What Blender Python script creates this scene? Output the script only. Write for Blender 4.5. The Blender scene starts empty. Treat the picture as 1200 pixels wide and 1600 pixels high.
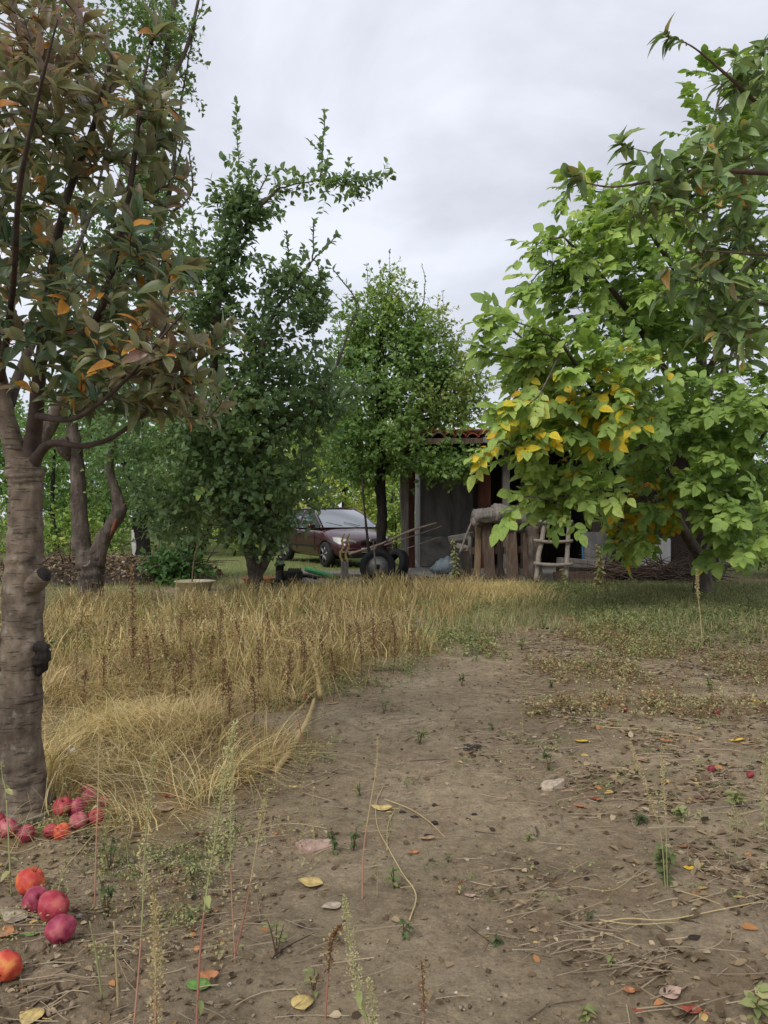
import bpy, bmesh, math, random
import numpy as np
from mathutils import Vector, Matrix, noise

# ------------------------------------------------------------------ camera, sky, sun, exposure
SC = bpy.context.scene
COL = SC.collection
PI = math.pi
EYE = 1.35
F = 1200.0
HZ = 800.0

cam_d = bpy.data.cameras.new('camera')
cam_d.sensor_fit = 'VERTICAL'
cam_d.sensor_height = 36.0
cam_d.lens = 36.0 * F / 1600.0
cam_d.clip_start = 0.05
cam_d.clip_end = 1000.0
cam = bpy.data.objects.new('camera', cam_d)
cam.location = (0, 0, EYE)
cam.rotation_euler = (PI / 2, 0, 0)
COL.objects.link(cam)
SC.camera = cam

SUN_EL, SUN_AZ = math.radians(44), math.radians(212)
world = bpy.data.worlds.new("World")
SC.world = world
world.use_nodes = True
wn, wl = world.node_tree.nodes, world.node_tree.links
wn.clear()
w_out = wn.new('ShaderNodeOutputWorld')
w_bg = wn.new('ShaderNodeBackground')
w_bg.inputs['Strength'].default_value = 0.1
w_sky = wn.new('ShaderNodeTexSky')
w_sky.sky_type = 'NISHITA'
w_sky.sun_disc = False
w_sky.sun_elevation = SUN_EL
w_sky.sun_rotation = SUN_AZ
w_tc = wn.new('ShaderNodeTexCoord')
w_map = wn.new('ShaderNodeMapping')
w_map.inputs['Scale'].default_value = (1.0, 1.0, 1.9)
w_map.inputs['Location'].default_value = (0.35, 0.1, 0.2)
w_n = wn.new('ShaderNodeTexNoise')
w_n.inputs['Scale'].default_value = 2.1
w_n.inputs['Detail'].default_value = 6
w_n.inputs['Roughness'].default_value = 0.52
w_n.inputs['Distortion'].default_value = 0.35
w_r = wn.new('ShaderNodeValToRGB')
w_r.color_ramp.elements[0].position = 0.36
w_r.color_ramp.elements[0].color = (0.475, 0.49, 0.55, 1)
w_r.color_ramp.elements[1].position = 0.60
w_r.color_ramp.elements[1].color = (0.72, 0.745, 0.825, 1)
w_mul = wn.new('ShaderNodeVectorMath')
w_mul.operation = 'SCALE'
w_mul.inputs['Scale'].default_value = 8.4
w_mix = wn.new('ShaderNodeMixRGB')
w_mix.inputs['Fac'].default_value = 0.93
wl.new(w_tc.outputs['Generated'], w_map.inputs['Vector'])
wl.new(w_map.outputs['Vector'], w_n.inputs['Vector'])
wl.new(w_n.outputs['Fac'], w_r.inputs['Fac'])
wl.new(w_r.outputs['Color'], w_mul.inputs[0])
wl.new(w_sky.outputs['Color'], w_mix.inputs['Color1'])
wl.new(w_mul.outputs['Vector'], w_mix.inputs['Color2'])
wl.new(w_mix.outputs['Color'], w_bg.inputs['Color'])
wl.new(w_bg.outputs['Background'], w_out.inputs['Surface'])

sun_d = bpy.data.lights.new('sun', 'SUN')
sun_d.energy = 1.5
sun_d.angle = math.radians(28)
sun_d.color = (1.0, 0.96, 0.9)
sun = bpy.data.objects.new('sun', sun_d)
_sd = Vector((math.sin(SUN_AZ) * math.cos(SUN_EL), math.cos(SUN_AZ) * math.cos(SUN_EL), math.sin(SUN_EL)))
sun.rotation_euler = _sd.to_track_quat('Z', 'Y').to_euler()
COL.objects.link(sun)

SC.view_settings.view_transform = 'Standard'
SC.view_settings.look = 'None'
SC.view_settings.exposure = 0.64
SC.view_settings.gamma = 1.0
SC.view_settings.use_curve_mapping = False
SC.cycles.max_bounces = 6
SC.cycles.transparent_max_bounces = 8
SC.cycles.use_denoising = True

# ------------------------------------------------------------------ helpers
random.seed(7)
RNG = np.random.default_rng(7)
UP = Vector((0, 0, 1))


def P(px, py, Y):
    """Point of the place seen at photograph pixel (px, py) at distance Y."""
    return Vector(((px - 600.0) * Y / F, Y, EYE - (py - HZ) * Y / F))


def _hash(ix, iy, s):
    n = (ix * 374761393 + iy * 668265263 + s * 982451653) & 0x7fffffff
    n = ((n ^ (n >> 13)) * 1274126177) & 0x7fffffff
    return ((n ^ (n >> 16)) & 0xffff) / 65535.0


def vn(x, y, sc, s=0):
    x = np.asarray(x, float) * sc + 1000.0
    y = np.asarray(y, float) * sc + 1000.0
    ix, iy = np.floor(x).astype(np.int64), np.floor(y).astype(np.int64)
    fx, fy = x - ix, y - iy
    fx, fy = fx * fx * (3 - 2 * fx), fy * fy * (3 - 2 * fy)
    a, b = _hash(ix, iy, s), _hash(ix + 1, iy, s)
    c, d = _hash(ix, iy + 1, s), _hash(ix + 1, iy + 1, s)
    return (a * (1 - fx) + b * fx) * (1 - fy) + (c * (1 - fx) + d * fx) * fy


def smooth(a, b, x):
    t = np.clip((np.asarray(x, float) - a) / (b - a), 0, 1)
    return t * t * (3 - 2 * t)


def straw_edge(y):
    return np.interp(y, [0, 2.6, 3.3, 4.2, 5.4, 6.6, 8.0, 10.0, 12.5], [-1.9, -1.5, -1.0, -0.62, -0.52, 0.1, 0.45, 0.85, 1.3])


def m_straw(x, y):
    """how much of the ground is under dry straw grass"""
    w = (vn(x, y, 2.2, 5) - .5) * .9 + (vn(x, y, 6., 6) - .5) * .5
    left = smooth(0.12, -0.16, x - straw_edge(y) + w) * smooth(2.7, 3.5, y + x * .25 + .4 + w) * smooth(13.1, 12.3, y) * (1 - .93 * smooth(-1.6, -2.3, x) * smooth(10.6, 11.4, y))
    right = smooth(8.6, 10.2, y + w * 3) * smooth(0.4, 0.8, x) * smooth(13.8, 13.0, y) * .8
    return np.clip(left + right, 0, 1)


def m_lawn(x, y):
    return smooth(15.5, 17.5, np.asarray(y, float) + (vn(x, y, 1., 9) - .5) * 2)


def gz(x, y):
    x = np.asarray(x, float); y = np.asarray(y, float)
    h = (vn(x, y, .55, 1) - .5) * .05 + (vn(x, y, 1.7, 2) - .5) * .03
    rough = np.clip(m_straw(x, y) + smooth(-.45, -.8, x) * smooth(5, 3, y) * .8, 0, 1)
    h = h + (vn(x, y, 5.5, 3) - .5) * (.012 + .03 * rough)
    h = h + (vn(x, y, 14., 4) - .5) * (.006 + .022 * rough)
    # low bank of soil around the left trunk
    h = h + .05 * np.exp(-(((x + 1.62) / .5) ** 2 + ((y - 3.45) / .45) ** 2))
    return h


def gzs(x, y):
    return float(gz(x, y))


def G(px, py, dz=0.0):
    """Ground point seen at a pixel."""
    Y = EYE * F / (py - HZ)
    x = (px - 600.0) * Y / F
    return Vector((x, Y, gzs(x, Y) + dz))


def setp(o, label=None, cat=None, group=None, kind=None):
    if label: o['label'] = label
    if cat: o['category'] = cat
    if group: o['group'] = group
    if kind: o['kind'] = kind
    return o


def thing(name, loc, label, cat, group=None, rz=0.0):
    o = bpy.data.objects.new(name, None)
    o.empty_display_size = .1
    o.location = loc
    o.rotation_euler = (0, 0, rz)
    COL.objects.link(o)
    return setp(o, label, cat, group)


def link(name, me, parent=None, mat=None):
    if mat is not None and not me.materials:
        me.materials.append(mat)
    o = bpy.data.objects.new(name, me)
    COL.objects.link(o)
    if parent is not None:
        o.parent = parent
    return o


def np_mesh(name, verts, faces, tint=None, uv=None, smooth_shade=True):
    """verts (N,3), faces (M,k) of equal k; tint per vertex; uv per vertex."""
    me = bpy.data.meshes.new(name)
    verts = np.ascontiguousarray(verts, dtype=np.float32)
    faces = np.ascontiguousarray(faces, dtype=np.int32)
    M, k = faces.shape
    me.vertices.add(len(verts)); me.vertices.foreach_set('co', verts.ravel())
    me.loops.add(M * k); me.loops.foreach_set('vertex_index', faces.ravel())
    me.polygons.add(M)
    me.polygons.foreach_set('loop_start', np.arange(0, M * k, k, dtype=np.int32))
    if smooth_shade:
        me.polygons.foreach_set('use_smooth', np.ones(M, dtype=bool))
    if tint is not None:
        a = me.attributes.new('tint', 'FLOAT', 'POINT')
        a.data.foreach_set('value', np.ascontiguousarray(tint, dtype=np.float32))
    if uv is not None:
        l = me.uv_layers.new(name='UVMap')
        l.data.foreach_set('uv', np.ascontiguousarray(uv[faces.ravel()], dtype=np.float32).ravel())
    me.update(calc_edges=True)
    me.validate()
    return me


def bm_mesh(name, bm, smooth_shade=False):
    me = bpy.data.meshes.new(name)
    bmesh.ops.recalc_face_normals(bm, faces=bm.faces)
    bm.to_mesh(me); bm.free()
    if smooth_shade:
        me.polygons.foreach_set('use_smooth', np.ones(len(me.polygons), dtype=bool))
    return me


# ---- node material helpers
def new_mat(name):
    m = bpy.data.materials.new(name)
    m.use_nodes = True
    nt = m.node_tree
    nt.nodes.clear()
    out = nt.nodes.new('ShaderNodeOutputMaterial')
    b = nt.nodes.new('ShaderNodeBsdfPrincipled')
    nt.links.new(b.outputs['BSDF'], out.inputs['Surface'])
    return m, nt, b, out


def N(nt, typ, **kw):
    n = nt.nodes.new('ShaderNode' + typ)
    for k, v in kw.items():
        if k in n.inputs:
            n.inputs[k].default_value = v
        else:
            setattr(n, k, v)
    return n


def ramp(nt, fac, stops):
    r = nt.nodes.new('ShaderNodeValToRGB')
    e = r.color_ramp.elements
    e[0].position, e[0].color = stops[0][0], (*stops[0][1], 1)
    e[1].position, e[1].color = stops[-1][0], (*stops[-1][1], 1)
    for p, c in stops[1:-1]:
        x = e.new(p); x.color = (*c, 1)
    nt.links.new(fac, r.inputs['Fac'])
    return r.outputs['Color']


def mixc(nt, fac, a, b, mode='MIX'):
    m = nt.nodes.new('ShaderNodeMixRGB'); m.blend_type = mode
    for i, v in (('Fac', fac), ('Color1', a), ('Color2', b)):
        if hasattr(v, 'is_output') or isinstance(v, bpy.types.NodeSocket):
            nt.links.new(v, m.inputs[i])
        else:
            m.inputs[i].default_value = v if i == 'Fac' else (*v, 1)
    return m.outputs['Color']


def bump(nt, b, h, strength=.4, dist=.01):
    n = N(nt, 'Bump', Strength=strength, Distance=dist)
    nt.links.new(h, n.inputs['Height'])
    nt.links.new(n.outputs['Normal'], b.inputs['Normal'])


def noise_mat(name, c1, c2, scale=8, rough=.8, bstr=.3, bdist=.01, stretch=(1, 1, 1), detail=6, c3=None, metal=0, spec=.3):
    m, nt, b, _ = new_mat(name)
    tc = N(nt, 'TexCoord'); mp = N(nt, 'Mapping'); mp.inputs['Scale'].default_value = stretch
    nt.links.new(tc.outputs['Object'], mp.inputs['Vector'])
    n = N(nt, 'TexNoise', Scale=scale, Detail=detail, Roughness=.62)
    nt.links.new(mp.outputs['Vector'], n.inputs['Vector'])
    stops = [(.3, c1), (.7, c2)] if c3 is None else [(.28, c1), (.5, c2), (.74, c3)]
    nt.links.new(ramp(nt, n.outputs['Fac'], stops), b.inputs['Base Color'])
    b.inputs['Roughness'].default_value = rough
    b.inputs['Metallic'].default_value = metal
    b.inputs['Specular IOR Level'].default_value = spec
    if bstr:
        n2 = N(nt, 'TexNoise', Scale=scale * 3.1, Detail=5, Roughness=.6)
        nt.links.new(mp.outputs['Vector'], n2.inputs['Vector'])
        bump(nt, b, n2.outputs['Fac'], bstr, bdist)
    return m


def plain(name, c, rough=.5, metal=0, spec=.5):
    m, nt, b, _ = new_mat(name)
    tc = N(nt, 'TexCoord')
    n = N(nt, 'TexNoise', Scale=9, Detail=4)
    nt.links.new(tc.outputs['Object'], n.inputs['Vector'])
    nt.links.new(ramp(nt, n.outputs['Fac'], [(.3, tuple(v * .75 for v in c)), (.7, tuple(min(1, v * 1.15) for v in c))]), b.inputs['Base Color'])
    b.inputs['Roughness'].default_value = rough
    b.inputs['Metallic'].default_value = metal
    b.inputs['Specular IOR Level'].default_value = spec
    return m


def leaf_mat(name, stops, under=(.25, .27, .2), under_mix=.35, trans=.3, rough=.45, spec=.35, veins=True):
    m, nt, b, out = new_mat(name)
    at = N(nt, 'Attribute'); at.attribute_name = 'tint'
    c = ramp(nt, at.outputs['Fac'], stops)
    geo = N(nt, 'NewGeometry')
    tc = N(nt, 'TexCoord')
    nz = N(nt, 'TexNoise', Scale=9, Detail=3)
    nt.links.new(tc.outputs['Object'], nz.inputs['Vector'])
    c = mixc(nt, 1.0, c, ramp(nt, nz.outputs['Fac'], [(.3, (.72, .74, .7)), (.7, (1.2, 1.2, 1.15))]), 'MULTIPLY')
    if veins:
        uvn = N(nt, 'UVMap'); sx = N(nt, 'SeparateXYZ')
        nt.links.new(uvn.outputs['UV'], sx.inputs['Vector'])
        a = N(nt, 'Math', operation='SUBTRACT'); a.inputs[1].default_value = .5
        nt.links.new(sx.outputs['X'], a.inputs[0])
        a2 = N(nt, 'Math', operation='ABSOLUTE'); nt.links.new(a.outputs[0], a2.inputs[0])
        # side veins: stripes of v + |u|
        k = N(nt, 'Math', operation='MULTIPLY_ADD'); k.inputs[1].default_value = -.55
        nt.links.new(a2.outputs[0], k.inputs[0]); nt.links.new(sx.outputs['Y'], k.inputs[2])
        s = N(nt, 'Math', operation='MULTIPLY'); s.inputs[1].default_value = 56.
        nt.links.new(k.outputs[0], s.inputs[0])
        s2 = N(nt, 'Math', operation='SINE'); nt.links.new(s.outputs[0], s2.inputs[0])
        v1 = N(nt, 'MapRange'); v1.inputs['From Min'].default_value = .9; v1.inputs['From Max'].default_value = 1.0
        v1.inputs['To Min'].default_value = 0; v1.inputs['To Max'].default_value = .22
        nt.links.new(s2.outputs[0], v1.inputs['Value'])
        v2 = N(nt, 'MapRange'); v2.inputs['From Min'].default_value = .035; v2.inputs['From Max'].default_value = .0
        v2.inputs['To Min'].default_value = 0; v2.inputs['To Max'].default_value = .5
        nt.links.new(a2.outputs[0], v2.inputs['Value'])
        mx = N(nt, 'Math', operation='MAXIMUM')
        nt.links.new(v1.outputs[0], mx.inputs[0]); nt.links.new(v2.outputs[0], mx.inputs[1])
        c = mixc(nt, mx.outputs[0], c, (.32, .33, .14))
    um = N(nt, 'Math', operation='MULTIPLY'); um.inputs[1].default_value = under_mix
    nt.links.new(geo.outputs['Backfacing'], um.inputs[0])
    c = mixc(nt, um.outputs[0], c, under)
    nt.links.new(c, b.inputs['Base Color'])
    b.inputs['Roughness'].default_value = rough
    b.inputs['Specular IOR Level'].default_value = spec
    tr = N(nt, 'BsdfTranslucent')
    ct = mixc(nt, 1.0, c, (1.15, 1.2, .6), 'MULTIPLY')
    nt.links.new(ct, tr.inputs['Color'])
    ms = N(nt, 'MixShader', Fac=trans)
    nt.links.new(b.outputs['BSDF'], ms.inputs[1]); nt.links.new(tr.outputs['BSDF'], ms.inputs[2])
    nt.links.new(ms.outputs['Shader'], out.inputs['Surface'])
    return m


def bark_mat(name, c1, c2, c3, bands=0.0, scale=14, bdist=.012, bstr=.8, lichen=None, moss=.0):
    m, nt, b, _ = new_mat(name)
    tc = N(nt, 'TexCoord'); mp = N(nt, 'Mapping'); mp.inputs['Scale'].default_value = (1, 1, .28 if not bands else .8)
    nt.links.new(tc.outputs['Object'], mp.inputs['Vector'])
    n = N(nt, 'TexNoise', Scale=scale, Detail=8, Roughness=.65)
    nt.links.new(mp.outputs['Vector'], n.inputs['Vector'])
    c = ramp(nt, n.outputs['Fac'], [(.3, c1), (.5, c2), (.72, c3)])
    n2 = N(nt, 'TexNoise', Scale=3.2, Detail=3)
    nt.links.new(tc.outputs['Object'], n2.inputs['Vector'])
    c = mixc(nt, 1.0, c, ramp(nt, n2.outputs['Fac'], [(.35, (.62, .6, .6)), (.65, (1.18, 1.15, 1.1))]), 'MULTIPLY')
    if lichen:
        n3 = N(nt, 'TexNoise', Scale=22, Detail=4)
        nt.links.new(tc.outputs['Object'], n3.inputs['Vector'])
        mr = N(nt, 'MapRange'); mr.inputs['From Min'].default_value = .6; mr.inputs['From Max'].default_value = .7
        mr.inputs['To Max'].default_value = .55
        nt.links.new(n3.outputs['Fac'], mr.inputs['Value'])
        c = mixc(nt, mr.outputs[0], c, lichen)
    h = n.outputs['Fac']
    if bands:
        mb = N(nt, 'Mapping'); mb.inputs['Scale'].default_value = (1.6, 1.6, 13)
        nt.links.new(tc.outputs['Object'], mb.inputs['Vector'])
        nb = N(nt, 'TexNoise', Scale=7, Detail=5, Roughness=.6)
        nt.links.new(mb.outputs['Vector'], nb.inputs['Vector'])
        lr = N(nt, 'MapRange'); lr.inputs['From Min'].default_value = .58; lr.inputs['From Max'].default_value = .68
        nt.links.new(nb.outputs['Fac'], lr.inputs['Value'])
        k = N(nt, 'Math', operation='MULTIPLY'); k.inputs[1].default_value = bands
        nt.links.new(lr.outputs[0], k.inputs[0])
        c = mixc(nt, k.outputs[0], c, tuple(v * .45 for v in c1))
        sm = N(nt, 'Math', operation='SUBTRACT')
        nt.links.new(n.outputs['Fac'], sm.inputs[0]); nt.links.new(k.outputs[0], sm.inputs[1])
        h = sm.outputs[0]
    nt.links.new(c, b.inputs['Base Color'])
    b.inputs['Roughness'].default_value = .85
    b.inputs['Specular IOR Level'].default_value = .2
    bump(nt, b, h, bstr, bdist)
    return m


M = {}
M['apple_bark'] = bark_mat('apple_bark', (.085, .066, .05), (.155, .124, .094), (.24, .2, .155), bands=.55, scale=16, bdist=.01, bstr=.9, lichen=(.26, .25, .2))
M['old_bark'] = bark_mat('old_bark', (.045, .036, .03), (.1, .082, .068), (.19, .165, .14), scale=16, bdist=.02, bstr=.9, lichen=(.2, .2, .15))
M['dark_bark'] = bark_mat('dark_bark', (.012, .01, .009), (.026, .022, .02), (.055, .048, .042), scale=18, bdist=.015)
M['walnut_bark'] = bark_mat('walnut_bark', (.05, .042, .034), (.11, .092, .075), (.17, .145, .12), scale=18, bdist=.008)
M['twig_bark'] = noise_mat('twig_bark', (.035, .024, .02), (.085, .06, .048), 20, .8, .2, .003)
M['red_twig'] = noise_mat('red_twig', (.06, .036, .028), (.14, .085, .062), 20, .6, .2, .003)
M['cut_wood'] = noise_mat('cut_wood', (.16, .14, .12), (.33, .29, .25), 14, .8, .5, .006)
M['limewash'] = noise_mat('limewash', (.5, .48, .45), (.72, .7, .67), 9, .9, .4, .006)
M['split_wood'] = noise_mat('split_wood', (.1, .03, .018), (.26, .09, .045), 16, .8, .6, .01, (1, 1, .2))

# leaf ramps: tint 0..1
M['bronze_leaf'] = leaf_mat('bronze_leaf', [(0, (.06, .12, .07)), (.25, (.11, .155, .07)), (.48, (.185, .18, .08)), (.68, (.24, .15, .11)),
                                            (.84, (.3, .17, .15)), (.9, (.5, .2, .04)), (1, (.66, .3, .05))], (.34, .33, .29), .55, .36, .36, .5)
M['plum_leaf'] = leaf_mat('plum_leaf', [(0, (.075, .145, .07)), (.5, (.15, .24, .095)), (.85, (.24, .35, .12)), (1, (.36, .42, .1))], (.3, .4, .27), .5, .36, .42, .35)
M['pear_leaf'] = leaf_mat('pear_leaf', [(0, (.1, .2, .055)), (.5, (.19, .32, .085)), (.85, (.3, .42, .12)), (1, (.46, .44, .16))], (.32, .42, .2), .45, .38, .42, .4, veins=False)
M['tall_leaf'] = leaf_mat('tall_leaf', [(0, (.07, .145, .06)), (.6, (.13, .24, .08)), (1, (.24, .34, .1))], (.28, .36, .22), .45, .36, .45, .3, veins=False)
M['walnut_leaf'] = leaf_mat('walnut_leaf', [(0, (.12, .22, .06)), (.3, (.23, .35, .09)), (.6, (.34, .47, .12)), (.8, (.46, .55, .15)), (.88, (.74, .6, .05)),
                                            (.95, (.74, .48, .03)), (1, (.42, .19, .02))], (.2, .33, .1), .35, .36, .5, .3)
M['apple_leaf'] = leaf_mat('apple_leaf', [(0, (.1, .18, .07)), (.4, (.17, .265, .09)), (.75, (.27, .34, .13)), (.92, (.38, .36, .16)), (1, (.6, .25, .05))],
                           (.25, .3, .2), .5, .28, .45, .4)
M['far_leaf'] = leaf_mat('far_leaf', [(0, (.06, .14, .045)), (.35, (.12, .23, .06)), (.65, (.25, .37, .08)), (.9, (.44, .5, .1)), (1, (.56, .52, .12))],
                         (.12, .2, .08), .3, .35, .5, .3, veins=False)
M['straw'] = leaf_mat('straw', [(0, (.15, .09, .05)), (.2, (.33, .23, .12)), (.5, (.58, .425, .2)), (.8, (.8, .65, .36)), (.9, (.36, .37, .16)), (1, (.17, .25, .08))],
                      (.5, .4, .2), .1, .25, .6, .25, veins=False)
M['weed_green'] = leaf_mat('weed_green', [(0, (.04, .06, .025)), (.25, (.09, .13, .045)), (.45, (.16, .2, .07)), (.72, (.34, .36, .15)), (.86, (.46, .4, .2)), (.93, (.2, .11, .06)), (1, (.26, .13, .07))],
                           (.2, .24, .14), .3, .25, .55, .3, veins=False)
M['seed'] = leaf_mat('seed', [(0, (.16, .2, .08)), (.55, (.3, .32, .15)), (.8, (.52, .48, .27)), (.9, (.5, .36, .2)), (.94, (.16, .08, .05)), (1, (.24, .12, .07))], (.4, .38, .22), .2, .25, .6, .2, veins=False)
M['litter'] = leaf_mat('litter', [(0, (.045, .03, .02)), (.3, (.13, .088, .052)), (.6, (.3, .22, .135)), (.85, (.48, .39, .27)), (.92, (.42, .17, .07)), (1, (.52, .36, .13))],
                       (.3, .24, .18), .4, .12, .75, .2, veins=False)


def leafcolor(name, c, c2=None, rough=.65):
    return noise_mat(name, tuple(v * .55 for v in c), c2 or tuple(min(1, v * 1.3) for v in c), 45, rough, .5, .003)


# ------------------------------------------------------------------ tubes and bark
def frames(pts):
    T = []
    for i in range(len(pts)):
        a = pts[max(0, i - 1)]; b = pts[min(len(pts) - 1, i + 1)]
        d = (b - a)
        T.append(d.normalized() if d.length > 1e-9 else UP.copy())
    ref = Vector((1, 0, 0)) if abs(T[0].x) < .8 else Vector((0, 1, 0))
    U = []
    u = (ref - T[0] * ref.dot(T[0])).normalized()
    for t in T:
        u = (u - t * u.dot(t))
        u = u.normalized() if u.length > 1e-6 else t.orthogonal().normalized()
        U.append(u.copy())
    return T, U


class Tubes:
    def __init__(self):
        self.v, self.f, self.n = [], [], 0

    def add(self, pts, radii, sides=4):
        T, U = frames(pts)
        base = self.n
        cs = [(math.cos(2 * PI * k / sides), math.sin(2 * PI * k / sides)) for k in range(sides)]
        for p, t, u, r in zip(pts, T, U, radii):
            w = t.cross(u)
            for c, s in cs:
                self.v.append((p.x + (u.x * c + w.x * s) * r, p.y + (u.y * c + w.y * s) * r, p.z + (u.z * c + w.z * s) * r))
        for i in range(len(pts) - 1):
            for k in range(sides):
                a = base + i * sides + k; b = base + i * sides + (k + 1) % sides
                self.f.append((a, b, b + sides, a + sides))
        self.n += len(pts) * sides

    def mesh(self, name, off=None):
        v = np.array(self.v)
        if off is not None: v = v - np.array(off)
        return np_mesh(name, v, np.array(self.f), tint=np.full(len(v), .5))


def spline(pts, rad, n):
    """Catmull-Rom through pts; n samples a span."""
    P_ = [pts[0] * 2 - pts[1]] + list(pts) + [pts[-1] * 2 - pts[-2]]
    R_ = [rad[0]] + list(rad) + [rad[-1]]
    o, r = [], []
    for i in range(1, len(P_) - 2):
        for k in range(n):
            t = k / n
            a, b, c, d = P_[i - 1], P_[i], P_[i + 1], P_[i + 2]
            o.append(.5 * ((2 * b) + (c - a) * t + (2 * a - 5 * b + 4 * c - d) * t * t + (3 * b - a - 3 * c + d) * t ** 3))
            r.append(R_[i] + (R_[i + 1] - R_[i]) * (t * t * (3 - 2 * t)))
    o.append(pts[-1].copy()); r.append(rad[-1])
    return o, r


def bark_tube(name, pts, rad, mat, parent, off, n=8, sides=12, rough=.12, fine=.04, knots=(), ridge=0., seed=0, cap=True):
    """A trunk or limb: one closed surface with swellings, knots and ridges in its shape."""
    pts, rad = spline(pts, rad, n)
    T, U = frames(pts)
    V, Fc = [], []
    for i, (p, t, u, r) in enumerate(zip(pts, T, U, rad)):
        w = t.cross(u)
        for k in range(sides):
            a = 2 * PI * k / sides
            d = u * math.cos(a) + w * math.sin(a)
            q = p + d * r
            s = Vector((seed * 3.1, 0, 0))
            g = 1 + rough * noise.noise(q * (1.1 / max(r, .03)) * .5 + s) + fine * noise.noise(q * (4. / max(r, .03)) * .5 + s)
            if ridge:
                g += ridge * noise.noise(Vector((math.cos(a) * 3.2, math.sin(a) * 3.2, i * .025)) + s)
            q = p + d * r * g
            for (kp, kr, ka) in knots:
                e = (q - kp).length / kr
                if e < 1.6:
                    q += d * ka * (math.exp(-(e * 1.5) ** 2) - .75 * math.exp(-((e - .0) * 4.2) ** 2) + .18 * math.cos(e * 13) * max(0, 1 - e))
            V.append(q - off)
    nr = len(pts)
    for i in range(nr - 1):
        for k in range(sides):
            a = i * sides + k; b = i * sides + (k + 1) % sides
            Fc.append((a, b, b + sides, a + sides))
    bm = bmesh.new()
    vs = [bm.verts.new(v) for v in V]
    for f in Fc: bm.faces.new([vs[j] for j in f])
    if cap:
        bm.faces.new(vs[:sides][::-1]); bm.faces.new(vs[-sides:])
    return link(name, bm_mesh(name, bm, True), parent, mat)


# ------------------------------------------------------------------ leaves
def leaf_template(kind, wide=.3, fold=.25, droop=.25):
    """unit leaf along +Y, normal +Z; vertices, quad faces, uv"""
    ts = {'near': [0, .12, .32, .55, .78, .92, 1.], 'mid': [0, .25, .6, .88, 1.], 'far': [0, .5, 1.]}[kind]
    V, UVs = [], []
    for t in ts:
        w = wide * (math.sin(PI * min(1, t) ** .82) ** .85 if 0 < t < 1 else 0.0)
        z = -droop * t * t
        for s in (-1, 0, 1):
            V.append((s * w, t, z + abs(s) * w * fold)); UVs.append((.5 + s * w / wide * .5, t))
    Fc = []
    for i in range(len(ts) - 1):
        for s in (0, 1):
            a = i * 3 + s
            Fc.append((a, a + 1, a + 4, a + 3))
    return np.array(V), np.array(Fc), np.array(UVs)


def basis(D, Nn):
    D = D / np.maximum(np.linalg.norm(D, axis=1, keepdims=True), 1e-9)
    Nn = Nn - D * np.sum(D * Nn, 1, keepdims=True)
    Nn = Nn / np.maximum(np.linalg.norm(Nn, axis=1, keepdims=True), 1e-9)
    X = np.cross(D, Nn)
    return X, D, Nn


def leaves_mesh(name, tmpl, Pos, D, Nn, S, tint, off=(0, 0, 0)):
    V, Fc, UVs = tmpl
    X, D, Nn = basis(D, Nn)
    n = len(Pos)
    S = S[:, None, None]
    # each leaf twists and folds a little differently
    fold = RNG.uniform(.4, 1.7, (n, 1, 1)); wid = RNG.uniform(.8, 1.15, (n, 1, 1))
    W = (Pos - np.array(off))[:, None, :] + S * (V[None, :, 0:1] * wid * X[:, None, :] + V[None, :, 1:2] * D[:, None, :] + V[None, :, 2:3] * fold * Nn[:, None, :])
    F2 = (Fc[None] + (np.arange(n) * len(V))[:, None, None]).reshape(-1, Fc.shape[1])
    me = np_mesh(name, W.reshape(-1, 3), F2, np.repeat(tint, len(V)), np.tile(UVs, (n, 1)))
    return me


def rand_unit(n):
    v = RNG.normal(size=(n, 3))
    return v / np.linalg.norm(v, axis=1, keepdims=True)


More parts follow.
